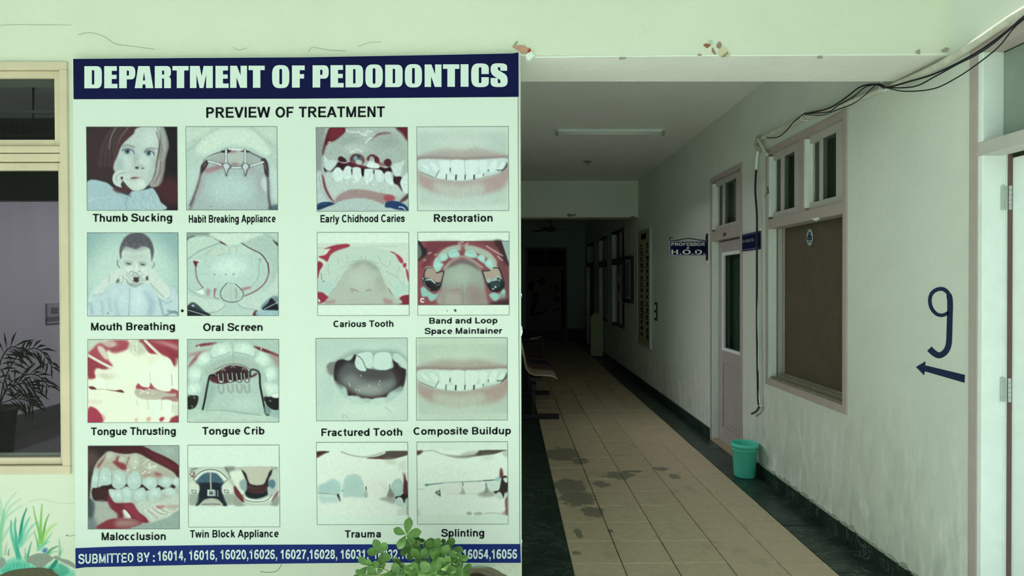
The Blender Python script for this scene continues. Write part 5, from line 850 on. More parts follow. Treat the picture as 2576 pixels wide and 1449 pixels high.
# right wall: pieces around its openings
OPEN = [(0.9, 2.66, 0, 2.62), (3.70, 4.85, .785, 2.66), (5.36, 6.17, 0, 2.66), (10.75, 12.02, .77, 2.6), (12.6, 13.72, .77, 2.6), (14.6, 15.9, 0, 2.6)]
wr = MB(); y = -1.2
for a, b, z0, z1 in OPEN:
    wr.box(XR, XR+.2, y, a, -.1, 3.9)
    if z0 > 0: wr.box(XR, XR+.2, a, b, -.1, z0)
    wr.box(XR, XR+.2, a, b, z1, 3.9); y = b
wr.box(XR, XR+.2, y, YE+.2, -.1, 3.9)
wall_right = struct(wr.build('wall_right', m_wallr))
wall_left = struct(MB().box(XL-.2, XL, Y1, 3.9, -.1, CEIL).box(XL-.2, XL, 3.9, 7.2, -.1, .9).box(XL-.2, XL, 3.9, 7.2, 2.75, CEIL).box(XL-.2, XL, 7.2, YE, -.1, CEIL).build('wall_left', m_inner))  # unseen opening added so the fill light reaches the right wall
wall_back = struct(bx('wall_back', -.15, XR+.2, YE, YE+.2, -.1, CEIL, m_end))
ceiling = struct(bx('ceiling', -6.5, XR+.1, Y1, YE+.2, CEIL, CEIL+.15, m_ceil))
# cross beam far down the corridor, and the ledge over the far door
trim_1 = struct(bx('trim_1', XL, XR, 9.63, 9.95, BEAM-.02, CEIL, m_inner))
trim_2 = struct(bx('trim_2', XL, XR, YE-.12, YE, 2.6, CEIL, m_end))
# rooms behind the right wall and behind the front wall (kept dark by their own shells)
struct(MB().box(4.4, 4.5, -1.2, YE+.2, -.1, 3.4).box(XR+.2, 4.4, -1.3, -1.2, -.1, 3.4).box(XR+.2, 4.4, YE, YE+.2, -.1, 3.4).build('wall_room_right', m_inner))
struct(bx('ceiling_room_right', XR+.1, 4.5, -1.3, YE+.2, CEIL, CEIL+.15, m_ceil))
struct(bx('floor_room_right', XR+.2, 4.4, -1.2, YE, -.12, -.02, m_ground))
rl = struct(MB().box(-5.6, -5.42, Y1, 9.5, -.1, CEIL).box(-5.42, XL-.2, 9.4, 9.5, -.1, CEIL).build('wall_room_left', m_mauve))
bx('skirting', -5.42, -5.39, Y1, 9.4, -.02, .16, mat('dark_skirting', '4a4348', .6), rl)
struct(bx('floor_room_left', -5.6, XL-.2, Y1, 9.5, -.12, -.02, mat('dark_room_floor', '3a3034', .6, noise=.2)))
# floor with tiles and stone bands
floor = struct(bx('floor', -.15, XR+.2, Y0-.05, YE, -.12, -.012, m_joint))
struct(bx('floor_outside', -16, 12, -2.6, Y0, -.14, -.02, m_ground))  # unseen pale paving, added to bounce sunlight up at facade and soffit
struct(bx('floor_bounce_lawn', -30, 30, -40, -2.6, -.14, -.03, mat('bounce_green', '6d8a50', .9, noise=.3, nscale=3)))  # unseen lawn, added to dim and tint the far bounce light
T0, T1 = .362, 1.808
edges = [T0, .650, .947, 1.252, 1.545, T1]; TY = .2972; y = 3.427-2*TY; tiles = 0
base_tile = {}
far = MB(); r = 0
while y < YE-.02:
    ya_, yb_ = y+.003, min(y+TY, YE)-.003
    for i in range(5):
        xa, xb = edges[i]+(.003 if i else .001), edges[i+1]-(.003 if i < 4 else .001)
        if r < 24:
            if i not in base_tile:
                w_, h_ = xb-xa, yb_-ya_; e = .004
                vs = [(0, 0, -.014), (w_, 0, -.014), (w_, h_, -.014), (0, h_, -.014), (0, 0, -e), (w_, 0, -e), (w_, h_, -e), (0, h_, -e), (e, e, 0), (w_-e, e, 0), (w_-e, h_-e, 0), (e, h_-e, 0)]
                fs = [(0, 1, 5, 4), (1, 2, 6, 5), (2, 3, 7, 6), (3, 0, 4, 7), (4, 5, 9, 8), (5, 6, 10, 9), (6, 7, 11, 10), (7, 4, 8, 11), (8, 9, 10, 11)]
                me = bpy.data.meshes.new('tile'); me.from_pydata(vs, [], fs); me.materials.append(m_tile); base_tile[i] = me
            o = bpy.data.objects.new('tile', base_tile[i]); COL.objects.link(o); o.parent = floor
            o.location = (xa, ya_, random.uniform(-.0012, .0012)); o.rotation_euler = (random.uniform(-.001, .001), random.uniform(-.001, .001), random.uniform(-.002, .002))
        else: far.box(xa, xb, ya_, yb_, -.014, 0)
    y += TY; r += 1
far.build('tile', m_tile, floor)['kind'] = 'stuff'
def slabs(x0, x1, js):
    for a, b in zip(js, js[1:]):
        dz = random.uniform(-.001, .001)
        bx('stone_slab', x0+.001, x1-.001, a+.0025, b-.0025, -.014, dz, m_green, floor, bevel=.002)
slabs(T1, XR+.0, [2.84, 3.3, 3.95, 4.85, 5.8, 6.7, 7.6, 8.5, 9.4, 10.3, 11.3, 12.3, 13.3, 14.3, 15.3, YE])
slabs(XL, T0, [2.84, 3.43, 3.86, 4.67, 5.48, 6.3, 7.1, 7.9, 8.7, 9.5, 10.4, 11.4, 12.4, 13.4, 14.4, 15.4, YE])
bb = struct(MB().box(XR-.014, XR, 2.66, 5.33, 0, .1).box(XR-.014, XR, 6.19, 14.55, 0, .1).box(XR-.014, XR, 15.95, YE, 0, .1).build('baseboard_right', m_green))
struct(bx('baseboard_left', XL, XL+.014, Y1, YE, 0, .1, m_green))
struct(bx('baseboard_back', XL, XR, YE-.014, YE, 0, .36, mat('dark_dado', '15191a', .5)))
# crumbled plaster lip above the stone skirting
lip = MB(); y = 2.66
while y < 5.32:
    d = random.uniform(.05, .13); hgt = random.uniform(.006, .03)
    lip.prism([(XR-.016, y, .1), (XR-.016, y+d, .1), (XR-.013, y+d*.8, .1+hgt*random.uniform(.5, 1)), (XR-.013, y+d*.3, .1+hgt)], (.017, 0, 0)); y += d*random.uniform(.8, 1.4)
lip.build('crumbled_plaster', mat('crumbled_plaster', 'a9b3a2', .9, noise=.4, nscale=40), wall_right)['kind'] = 'stuff'

# ---------------------------------------------------------------- left window (window_1)
def P(x, y, Y): return U(x, y, Y=Y)
W = struct(MB().box(WX0, WX1, Y0-.012, Y0+.07, WZ1-.036, WZ1).box(WX0, WX1, Y0-.012, Y0+.07, WZ0, WZ0+.04).box(WX1-.036, WX1, Y0-.012, Y0+.07, WZ0+.04, WZ1-.036).box(WX0, WX0+.036, Y0-.012, Y0+.07, WZ0+.04, WZ1-.036)
   .box(WX0+.036, WX1-.036, Y0-.010, Y0+.07, 2.212, 2.243).box(WX0+.036, WX1-.036, Y0-.010, Y0+.07, 2.172, 2.208).build('window_1', m_cream, bevel=.003))
def sash(parent, x0, x1, z0, z1, ws, wt, wb, yf, m, gm, name='sash'):
    s = MB().box(x0, x0+ws, yf, yf+.04, z0, z1).box(x1-ws, x1, yf, yf+.04, z0, z1).box(x0+ws, x1-ws, yf, yf+.04, z1-wt, z1).box(x0+ws, x1-ws, yf, yf+.04, z0, z0+wb).build(name, m, parent, bevel=.002)
    bx('pane', x0+ws, x1-ws, yf+.018, yf+.023, z0+wb, z1-wt, gm, s); return s
sash(W, WX0+.036, WX1-.038, 2.246, WZ1-.038, .033, .031, .030, Y0+.006, m_cream, g_clear)
sash(W, WX0+.036, WX1-.040, WZ0+.042, 2.168, .016, .034, .032, Y0+.006, m_cream, g_clear)
# what shows through it: a dark beam, a hanging name board, a potted palm, a switch plate
struct(bx('trim_3', -5.42, -1.6, 6.0, 6.12, 2.43, CEIL, mat('dark_timber', '2b2723', .6)))
nb = thing('hanging_board', (-3.6, 5.0, 2.95), 'dark hanging board lettered PAEDIATRI behind the upper left window pane', 'sign')
bx('panel', -4.3, -3.67, 5.0, 5.03, U(60, 341, Y=5).z, U(60, 297, Y=5).z, mat('slate_board', '353631', .6), nb)
bx('rail', -4.6, -3.4, 5.0, 5.04, U(60, 284, Y=5).z, U(60, 278, Y=5).z, mat('grey_rail', 'b5b9ad', .6), nb)
for hx in (-3.9, -3.68): MB().tube([(hx, 5.015, U(60, 300, Y=5).z), (hx, 5.015, CEIL)], .008).build('hanger', m_steel, nb)
lettering('PAEDIATRI', 8, 128, 312, 341, 300, 331, lambda x, y: P(x, y, 4.996), mat('dull_letters', '11110f', .7), nb, bold=.03)

# ---------------------------------------------------------------- right wall openings
def rbox(mb, y0, y1, z0, z1, x0, x1): return mb.box(x0, x1, y0, y1, z0, z1)
g_cur = mat('pale_green_curtain', 'e2edc8', .9)
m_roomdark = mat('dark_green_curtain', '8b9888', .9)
def curtain(name, parent, y0, y1, z0, z1, x, m, pitch=.05, amp=.012):
    n = max(4, int((y1-y0)/pitch*6)); v = []; f = []
    for i in range(n+1):
        yy = y0+(y1-y0)*i/n; xx = x+amp*math.sin(2*math.pi*(yy-y0)/pitch); v += [(xx, yy, z0), (xx, yy, z1)]
    for i in range(n): f.append((2*i, 2*i+2, 2*i+3, 2*i+1))
    return MB().add(v, f).build(name, m, parent, smooth=True, fix=False)
def transom(parent, y0, y1, p1, p2, z0, z1):
    """sliding two-pane light set in the wall: far sash p1, near sash p2 (glass extents along the wall)"""
    s = MB(); rbox(s, y0, y1, z1-.052, z1, XR+.03, XR+.10); rbox(s, y0, y1, z0, z0+.054, XR+.03, XR+.10); rbox(s, p1[1], y1, z0+.054, z1-.052, XR+.05, XR+.10); rbox(s, y0, p2[0], z0+.054, z1-.052, XR+.03, XR+.10)
    s = s.build('transom_sash', m_frame, parent, bevel=.002)
    a = MB(); rbox(a, p2[1], p1[0]-.0, z0+.054, z1-.052, XR+.036, XR+.075); a.build('stile', m_frame, s, bevel=.002)
    b = MB(); rbox(b, y1-.018, y1, z0+.02, z1-.02, XR, XR+.05); b.build('track', m_white, s)
    bx('pane', XR+.060, XR+.064, p1[0], p1[1], z0+.054, z1-.052, g_dark, s); bx('pane', XR+.045, XR+.049, p2[0], p2[1], z0+.054, z1-.052, g_dark, s)
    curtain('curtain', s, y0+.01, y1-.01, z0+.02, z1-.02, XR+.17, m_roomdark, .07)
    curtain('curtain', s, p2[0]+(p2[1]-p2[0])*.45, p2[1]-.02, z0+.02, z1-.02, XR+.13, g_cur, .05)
    return s
def surround(name, y0, y1, z0, z1, rails, sill, m=None):
    m = m or m_trim; s = MB(); t = .045
    rbox(s, y0, y0+t, z0, z1, XR-.010, XR+.12); rbox(s, y1-t*.8, y1, z0, z1, XR-.010, XR+.004); rbox(s, y0+t, y1-t*.8, z1-t, z1, XR-.010, XR+.12)
    if sill: rbox(s, y0+t, y1-t*.8, z0, z0+.05, XR-.010, XR+.14)
    for a, b in rails: rbox(s, y0+t, y1-t*.8, a, b, XR-.006, XR+.11)
    return struct(s.build(name, m, bevel=.003))
# window_2: brown screened window with two transom lights
w2 = surround('window_2', 3.69, 4.855, .785, 2.665, [(2.026, 2.10)], True)
rb_ = MB(); rbox(rb_, 4.235, 4.31, 2.10, 2.62, XR-.004, XR+.11); rb_.build('mullion', m_trim, w2, bevel=.003)
transom(w2, 4.31, 4.815, (4.685, 4.797), (4.447, 4.635), 2.10, 2.62)
transom(w2, 3.735, 4.235, (4.103, 4.205), (3.882, 4.067), 2.10, 2.62)
j = MB(); rbox(j, 4.812, 4.826, .835, 2.026, XR, XR+.062); j.build('jamb', m_white, w2)
j = MB(); rbox(j, 4.800, 4.812, .835, 2.026, XR+.072, XR+.105); rbox(j, 4.785, 4.800, .835, 2.026, XR+.108, XR+.13); j.build('sash_frame', m_frame, w2)
j = MB(); rbox(j, 3.73, 4.8, .835, .850, XR+.01, XR+.045); rbox(j, 3.73, 4.8, .835, .868, XR+.06, XR+.072); rbox(j, 3.73, 4.8, .835, .880, XR+.09, XR+.115); j.build('sill_track', mat('dusty_track', '8b8a72', .7, noise=.3, nscale=20), w2)
curtain('corrugated_sheet', w2, 3.72, 4.80, .84, 2.03, XR+.118, m_brown, .028, .004)
j = MB(); rbox(j, 3.69, 4.86, .78, 2.06, XR+.135, XR+.15); j.build('backing', m_dark, w2)
# round sticker on the sheet
st = thing('round_sticker', (XR+.11, 4.385, 1.93), 'small round pale sticker with three dark loops on the brown window sheet', 'sticker')
def disc(mb, c, ry, rz, d, n=28, th=.001):
    pts = [(c[0]-d, c[1]+ry*math.cos(2*math.pi*i/n), c[2]+rz*math.sin(2*math.pi*i/n)) for i in range(n)]
    return mb.prism(pts, (th, 0, 0))
sc_ = U(2037, 597, X=XR+.112)
disc(MB(), sc_, .047, .060, 0).build('sticker_face', mat('sticker_paper', '9fb9b3', .5), st)
for dy, dz in ((0, .022), (.016, -.006), (-.016, -.006)):
    MB().tube([(sc_.x-.0015, sc_.y+dy+.012*math.cos(a), sc_.z+dz+.014*math.sin(a)) for a in [i*math.pi/8 for i in range(17)]], .0035, 5, False).build('emblem_ring', m_blue, st)
bx('emblem_text', sc_.x-.0018, sc_.x-.001, sc_.y-.022, sc_.y+.022, sc_.z-.038, sc_.z-.030, mat('print_grey', '4b6060', .6), st)
sc2 = MB(); sc2.prism([(XR-.014, 4.02, 2.035), (XR-.014, 4.10, 2.033), (XR-.014, 4.085, 2.02), (XR-.014, 4.05, 2.012), (XR-.014, 4.0, 2.022)], (.006, 0, 0)); sc2.build('tape_scrap', m_white, w2)
# door_1: part-glazed door of the professor's room
d1 = surround('door_1', 5.345, 6.185, 0, 2.665, [(2.017, 2.115)], False)
transom(d1, 5.39, 6.145, (5.957, 6.097), (5.582, 5.900), 2.115, 2.62)
j = MB(); rbox(j, 6.135, 6.149, 0, 2.017, XR, XR+.062); j.build('jamb', m_white, d1)
lf = MB(); rbox(lf, 5.39, 5.49, .012, 2.01, XR+.062, XR+.1); rbox(lf, 6.02, 6.135, .012, 2.01, XR+.062, XR+.1); rbox(lf, 5.49, 6.02, 1.90, 2.01, XR+.062, XR+.1); rbox(lf, 5.49, 6.02, .80, .925, XR+.062, XR+.1); rbox(lf, 5.49, 6.02, .012, .16, XR+.062, XR+.1); rbox(lf, 5.49, 6.02, .16, .80, XR+.074, XR+.095)
lf = lf.build('door_leaf', mat('mauve_door_paint', 'b4aba8', .5, noise=.08, nscale=9), d1, bevel=.003)
mo = MB(); rbox(mo, 5.985, 6.02, .925, 1.90, XR+.052, XR+.08); rbox(mo, 5.49, 5.52, .925, 1.90, XR+.052, XR+.08); rbox(mo, 5.52, 5.985, 1.865, 1.90, XR+.052, XR+.08); rbox(mo, 5.52, 5.985, .925, .955, XR+.052, XR+.08); mo.build('glazing_bead', m_white, lf, bevel=.004)
bx('pane', XR+.085, XR+.089, 5.5, 6.0, .94, 1.88, g_dark, lf)
mo = MB(); rbox(mo, 5.54, 5.97, .21, .75, XR+.064, XR+.074); mo  .build('raised_panel', MATS['mauve_door_paint'], lf, bevel=.006)
MB().tube([(XR+.062, 5.44, .72), (XR+.02, 5.44, .72)], .011).tube([(XR+.022, 5.44, .66), (XR+.022, 5.44, .78)], .009).build('latch', m_steel, lf)
bx('room_number_plate', XR-.012, XR-.005, 5.74, 5.80, 2.045, 2.075, mat('small_plate', '4b4b45', .5), d1)
bx('threshold', XR-.02, XR+.12, 5.39, 6.14, -.012, .012, mat('tan_threshold', 'b5a488', .7, noise=.2, nscale=14), d1)
curtain('door_curtain', d1, 5.4, 6.13, .5, 1.98, XR+.16, mat('deep_green_cloth', '74917f', .9), .09)
# door_2: white door nearest the camera at the right edge, with a transom light
d2 = MB(); t = .03
rbox(d2, 2.66, 2.71, 0, 2.66, XR-.008, XR+.01); rbox(d2, .9, 2.66, 2.606, 2.66, XR-.008, XR+.09); d2 = struct(d2.build('door_2', m_trim, bevel=.003))
j = MB(); rbox(j, 2.634, 2.66, 0, 2.155, XR-.006, XR+.088); rbox(j, 2.634, 2.66, 2.215, 2.606, XR-.006, XR+.088); j.build('jamb', m_white, d2, bevel=.003)
j = MB(); rbox(j, .9, 2.66, 2.155, 2.215, XR-.006, XR+.10); j.build('transom_bar', m_frame, d2, bevel=.003)
bx('pane', XR+.086, XR+.092, .9, 2.655, 2.22, 2.60, mat('frosted_pane', '8f9c92', .35, noise=.1), d2)
lf = bx('door_leaf', XR+.112, XR+.15, .95, 2.622, .01, 2.14, m_white, d2, bevel=.004)
bx('door_gap', XR+.100, XR+.112, 2.615, 2.66, .0, 2.155, mat('reddish_gap', '6b5552', .8), d2)
bx('door_stop', XR+.088, XR+.1, 2.628, 2.66, 0, 2.155, m_white, d2)
for zc in (U(2535, 498, Y=2.63).z, U(2530, 980, Y=2.63).z):
    h = MB().box(XR+.074, XR+.094, 2.626, 2.632, zc-.052, zc+.052)
    for k in range(5): h.tube([(XR+.104, 2.618, zc-.052+k*.021), (XR+.104, 2.618, zc-.052+k*.021+.0195)], .006, 8)
    for dz in (-.035, 0, .035): h.tube([(XR+.084, 2.627, zc+dz), (XR+.084, 2.623, zc+dz)], .0035, 8)
    h.build('hinge', mat('steel_hinge', 'b9c3be', .35, metal=.3), d2)
# far windows and door (dim)
for k, (a, b) in enumerate(((10.75, 12.02), (12.6, 13.72))):
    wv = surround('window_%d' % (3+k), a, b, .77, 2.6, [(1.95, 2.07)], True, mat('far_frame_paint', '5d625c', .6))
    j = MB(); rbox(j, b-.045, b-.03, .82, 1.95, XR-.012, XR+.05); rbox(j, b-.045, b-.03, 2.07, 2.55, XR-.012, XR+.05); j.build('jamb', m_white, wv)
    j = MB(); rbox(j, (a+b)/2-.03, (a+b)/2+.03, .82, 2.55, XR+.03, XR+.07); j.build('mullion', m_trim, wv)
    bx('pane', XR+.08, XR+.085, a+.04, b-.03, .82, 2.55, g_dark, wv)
    bx('dark_room_sheet', XR+.12, XR+.13, a+.02, b-.02, .80, 2.57, mat('dark_room_tone', '1b1f1c', .8), wv)  # dark sheet added to stand for the unlit room behind
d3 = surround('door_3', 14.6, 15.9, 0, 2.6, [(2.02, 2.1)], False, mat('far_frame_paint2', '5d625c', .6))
j = MB(); rbox(j, 15.83, 15.86, 0, 2.0, XR-.012, XR+.06); j.build('jamb', m_white, d3)
bx('door_leaf', XR+.08, XR+.12, 14.64, 15.84, .01, 2.02, mat('dark_door_wood', '2a241f', .5), d3)
# papers stuck on the far window
pg = 'papers stuck on the far corridor window'
for yy, zz, ll_ in ((11.25, 1.55, 'upper pale notice sheet on the far corridor window, nearer the camera'), (11.62, 1.55, 'upper pale notice sheet on the far corridor window, farther in'), (11.25, 1.22, 'lower pale notice sheet on the far corridor window, nearer the camera'), (11.62, 1.22, 'lower pale notice sheet on the far corridor window, farther in')):
    o = bx('notice_sheet', XR+.072, XR+.078, yy, yy+.22, zz, zz+.22, mat('notice_paper', 'c9cfc6', .8), None); tag(o, ll_, 'paper', pg)
# ---------------------------------------------------------------- end of the corridor
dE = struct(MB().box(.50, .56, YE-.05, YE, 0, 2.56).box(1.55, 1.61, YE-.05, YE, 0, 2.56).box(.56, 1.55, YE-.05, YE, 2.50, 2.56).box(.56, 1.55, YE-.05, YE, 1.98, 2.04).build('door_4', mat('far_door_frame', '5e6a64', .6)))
bx('pane', .56, 1.03, YE-.03, YE-.02, 2.04, 2.50, m_dark, dE); bx('pane', 1.04, 1.55, YE-.03, YE-.02, 2.04, 2.50, m_dark, dE)
bx('door_opening', .56, 1.55, YE-.008, YE-.002, 0, 1.98, m_dark, dE)
mu = thing('tree_mural', (.95, YE-.06, .3), 'mauve panel painted with a dark blossoming tree at the corridor end', 'painting')
bx('panel', .56, 1.45, YE-.045, YE-.03, .32, 1.97, mat('mauve_panel', '7d7078', .8, noise=.15, nscale=4), mu)
m_tree = mat('dark_tree_paint', '1d1819', .8)
def flat(pts, Y, m, parent, name, th=.002): return MB().prism([U(x, y, Y=Y) for x, y in pts], (0, th, 0)).build(name, m, parent)
for pts, nm in (([(1332, 790), (1338, 765), (1350, 745), (1356, 752), (1346, 775), (1342, 800)], 'painted_trunk'), ([(1328, 712), (1340, 705), (1348, 712), (1342, 722), (1336, 735), (1330, 728)], 'painted_blossom'), ([(1350, 706), (1366, 698), (1374, 708), (1366, 718), (1354, 716)], 'painted_blossom'),
                ([(1338, 738), (1354, 732), (1352, 745), (1340, 748)], 'painted_blossom'), ([(1394, 752), (1406, 744), (1408, 756), (1398, 760)], 'painted_blossom'), ([(1395, 725), (1400, 715), (1407, 726), (1400, 734)], 'painted_blossom'), ([(1338, 790), (1372, 780), (1376, 786), (1340, 796)], 'painted_branch'), ([(1390, 780), (1408, 774), (1408, 778), (1390, 784)], 'painted_branch')):
    flat(pts, YE-.05, m_tree, mu, nm)
# ceiling fan
fc = U(1385, 577, Y=14.0)
fan = thing('ceiling_fan', (fc.x, 14.0, CEIL), 'dark three-blade ceiling fan beyond the far cross beam', 'fan')
MB().lathe([(.0, 0), (.05, 0), (.06, -.05), (.02, -.07)], (fc.x, 14, CEIL), 16).tube([(fc.x, 14, CEIL), (fc.x, 14, fc.z+.05)], .012).build('rod', m_steel, fan)
MB().lathe([(.0, .07), (.05, .06), (.11, .03), (.12, 0), (.11, -.03), (.06, -.05), (0, -.055)], (fc.x, 14, fc.z), 24, False).build('motor', mat('fan_enamel', '4a4038', .4), fan, smooth=True)
for a in (8, 128, 248):
    c, s_ = math.cos(math.radians(a)), math.sin(math.radians(a))
    pts = [(.10, -.02), (.18, -.05), (.56, -.06), (.60, -.03), (.60, .04), (.56, .06), (.18, .04), (.10, .02)]
    MB().prism([(fc.x+r*c-t_*s_, 14+r*s_+t_*c, fc.z-.01+t_*.12) for r, t_ in pts], (0, 0, .006)).build('blade', mat('fan_enamel', '4a4038', .4), fan)
# tube light
tz = CEIL
tl = thing('tube_light', (1.08, 6.4, CEIL), 'unlit white fluorescent batten on the corridor ceiling', 'light')
bx('batten', .50, 1.665, 6.37, 6.43, CEIL-.045, CEIL, m_white, tl, bevel=.004)
MB().tube([(.53, 6.365, CEIL-.05), (1.635, 6.365, CEIL-.05)], .014, 12).build('tube', mat('unlit_tube', 'dfe6e2', .3), tl, smooth=True)
for x in (.51, 1.635): bx('end_cap', x, x+.022, 6.345, 6.4, CEIL-.066, CEIL-.02, mat('cap_plastic', '8f9690', .5), tl)
hk = thing('ceiling_hook', (1.07, 8.06, CEIL), 'small ceiling rose and hook behind the tube light', 'hook')
MB().lathe([(0, 0), (.06, 0), (.055, -.012), (0, -.014)], (1.07, 8.06, CEIL), 16).build('rose', mat('dusty_plate', '8a8c80', .7), hk)
MB().tube([(1.07+.02*math.sin(t_), 8.06, CEIL-.03-.02*math.cos(t_)) for t_ in [i*.5 for i in range(10)]], .004, 6).build('hook', m_steel, hk)
# beam damage
flat([(1426, 540), (1432, 537), (1440, 540), (1448, 537), (1448, 543), (1434, 545), (1428, 544)], 9.628, mat('peeled_brown', '8a7a6a', .9), trim_1, 'peeled_patch', .003)
flat([(1585, 546), (1592, 543), (1600, 547), (1600, 549), (1586, 549)], 9.628, mat('peeled_brown', '8a7a6a', .9), trim_1, 'peeled_patch', .003)
# ---------------------------------------------------------------- professor sign on a scroll bracket
YS = 6.24
ps = thing('hanging_sign', (XR, YS, 2.0), 'navy sign reading PROFESSOR & H.O.D. hung from a scroll bracket by the door', 'sign')
a, b = U(1684, 606.5, Y=YS), U(1779.5, 643, Y=YS)
bx('sign_board', a.x, b.x, YS, YS+.012, b.z, a.z, mat('sign_edge_lilac', '9a9ab4', .5), ps)
a2, b2 = U(1686.5, 609, Y=YS-.001), U(1777.5, 640.5, Y=YS-.001)
bx('navy_face', a2.x, b2.x, YS-.0015, YS, b2.z, a2.z, m_blue, ps)
S6 = lambda x, y: U(x, y, Y=YS-.003)
m_brightw = mat('bright_white_letters', 'fafffd', .4)
lettering('PROFESSOR', 1689, 1773.5, 610.5, 618.5, 610.5, 618.5, S6, m_brightw, ps, bold=.05)
lettering('&', 1727, 1735, 620.5, 626, 620.5, 626, S6, m_brightw, ps, bold=.04)
lettering('H.O.D.', 1689, 1773.5, 628, 640, 628, 640, S6, m_brightw, ps, bold=.06)
def T6(l): return spline3([U(x, y, Y=YS+.006) for x, y in l], 5)
MB().tube(T6([(1692, 601), (1690, 598), (1686, 598), (1685, 602), (1689, 606), (1705, 604), (1730, 600), (1755, 603), (1772, 605), (1780, 604)]), .005, 6).tube(T6([(1779, 596), (1776, 596), (1776, 601), (1781, 603)]), .005, 6).tube([U(1707, 603, Y=YS+.006), U(1707, 607, Y=YS+.006)], .003, 6).tube([U(1766, 604, Y=YS+.006), U(1766, 607, Y=YS+.006)], .003, 6).build('scroll_bracket', m_steel, ps)
bx('wall_strip', XR-.012, XR, YS-.01, YS+.02, U(1785, 664, Y=YS).z, U(1785, 592, Y=YS).z, m_white, ps)
bx('backing_strip', XR-.03, XR-.012, YS-.004, YS+.012, U(1783, 655, Y=YS).z, U(1783, 588, Y=YS).z, m_steel, ps)
# flat name plate behind the cable
np_ = thing('name_plate', (XR-.01, 5.14, 1.95), 'navy name plate flat on the wall behind the hanging cable', 'sign')
bx('plate', XR-.016, XR-.006, 4.955, 5.32, 1.875, 2.022, m_blue, np_)
j = MB()
for z0, z1 in ((1.884, 1.888), (2.010, 2.014)): j.box(XR-.018, XR-.0155, 4.965, 5.31, z0, z1)
j.build('plate_border', mat('pale_line', '8f97b0', .5), np_)
def LW(x, y): return Vector((XR-.0185, x, y))
lettering('DR. PURSHOTTAM', 5.305, 5.06, 1.945, 1.972, 1.945, 1.972, lambda x, y: Vector((XR-.0185, x, 1.945+1.972-y)), mat('pale_letters', '8fa0a8', .5), np_, bold=.03)
lettering('LIA', 5.02, 4.975, 1.945, 1.972, 1.945, 1.972, lambda x, y: Vector((XR-.0185, x, 1.945+1.972-y)), MATS['pale_letters'], np_, bold=.03)
lettering('MDS', 5.02, 4.975, 1.912, 1.930, 1.912, 1.930, lambda x, y: Vector((XR-.0185, x, 1.912+1.930-y)), MATS['pale_letters'], np_, bold=.03)
MB().box(XR-.02, XR, 4.945, 4.975, 2.03, 2.04).build('clip', m_white, np_)
# list board, notice case, switch plate further down the wall
lb = thing('list_board', (XR, 9.1, .64), 'tall yellowed two-column list board with aluminium edge on the corridor wall', 'board')
bx('board_sheet', XR-.02, XR, 8.76, 9.57, .66, 2.39, mat('yellowed_sheet', 'a79f78', .7, noise=.1, nscale=5), lb)
MB().box(XR-.035, XR, 8.72, 8.76, .635, 2.41).box(XR-.03, XR, 9.57, 9.6, .635, 2.41).box(XR-.03, XR, 8.76, 9.57, .635, .66).box(XR-.03, XR, 8.76, 9.57, 2.39, 2.41).build('board_frame', mat('aluminium_edge', 'b9c4bd', .4, metal=.3), lb)
bx('heading', XR-.023, XR-.02, 9.0, 9.32, 2.26, 2.34, m_black, lb)
mk = MB(); rr_ = random.Random(3)
for k in range(15):
    for y0 in (9.40, 9.02):
        zz = 2.14-k*.097; ww = rr_.uniform(.10, .22)
        mk.box(XR-.0225, XR-.02, y0-.05-ww*.6, y0-.05, zz, zz+.05)
        if rr_.random() < .8: mk.box(XR-.0225, XR-.02, y0-.07-ww, y0, zz-.022, zz-.010)
mk.build('printed_lines', m_black, lb)
sw = thing('switch_plate', (XR, 8.45, 1.2), 'small dark switch plate with white rocker beside the list board', 'switch')
bx('plate', XR-.018, XR, 8.39, 8.50, 1.07, 1.32, mat('dark_plate', '2c2f2b', .5), sw)
for z in (1.11, 1.22): bx('rocker', XR-.026, XR-.018, 8.42, 8.47, z, z+.07, m_white, sw)
nc = thing('notice_case', (XR, 10.2, 1.3), 'black framed notice case between list board and far window', 'board')
MB().box(XR-.06, XR, 9.98, 10.02, 1.26, 2.05).box(XR-.06, XR, 10.66, 10.70, 1.26, 2.05).box(XR-.06, XR, 10.02, 10.66, 2.0, 2.05).box(XR-.06, XR, 10.02, 10.66, 1.26, 1.32).build('case_frame', m_steel, nc)
bx('case_edge', XR-.064, XR-.06, 9.98, 9.99, 1.33, 1.97, m_white, nc)
bx('pinned_sheet', XR-.012, XR-.004, 10.05, 10.62, 1.36, 1.96, mat('grey_sheet', '87918f', .7), nc)
# pale upright board with clipped corners near the right wall
fb = thing('floor_board', (1.92, 13.0, 0), 'pale green upright floor board with clipped corners by the right wall', 'stand')
MB().prism([(1.79, 13.0, .02), (2.055, 13.0, .02), (2.055, 13.0, .86), (1.99, 13.0, .94), (1.86, 13.0, .94), (1.79, 13.0, .86)], (0, .03, 0)).build('board_face', mat('pale_green_board', 'b5c39b', .6), fb)
MB().box(1.80, 1.83, 13.03, 13.2, 0, .03).box(2.02, 2.05, 13.03, 13.2, 0, .03).build('foot', m_steel, fb)
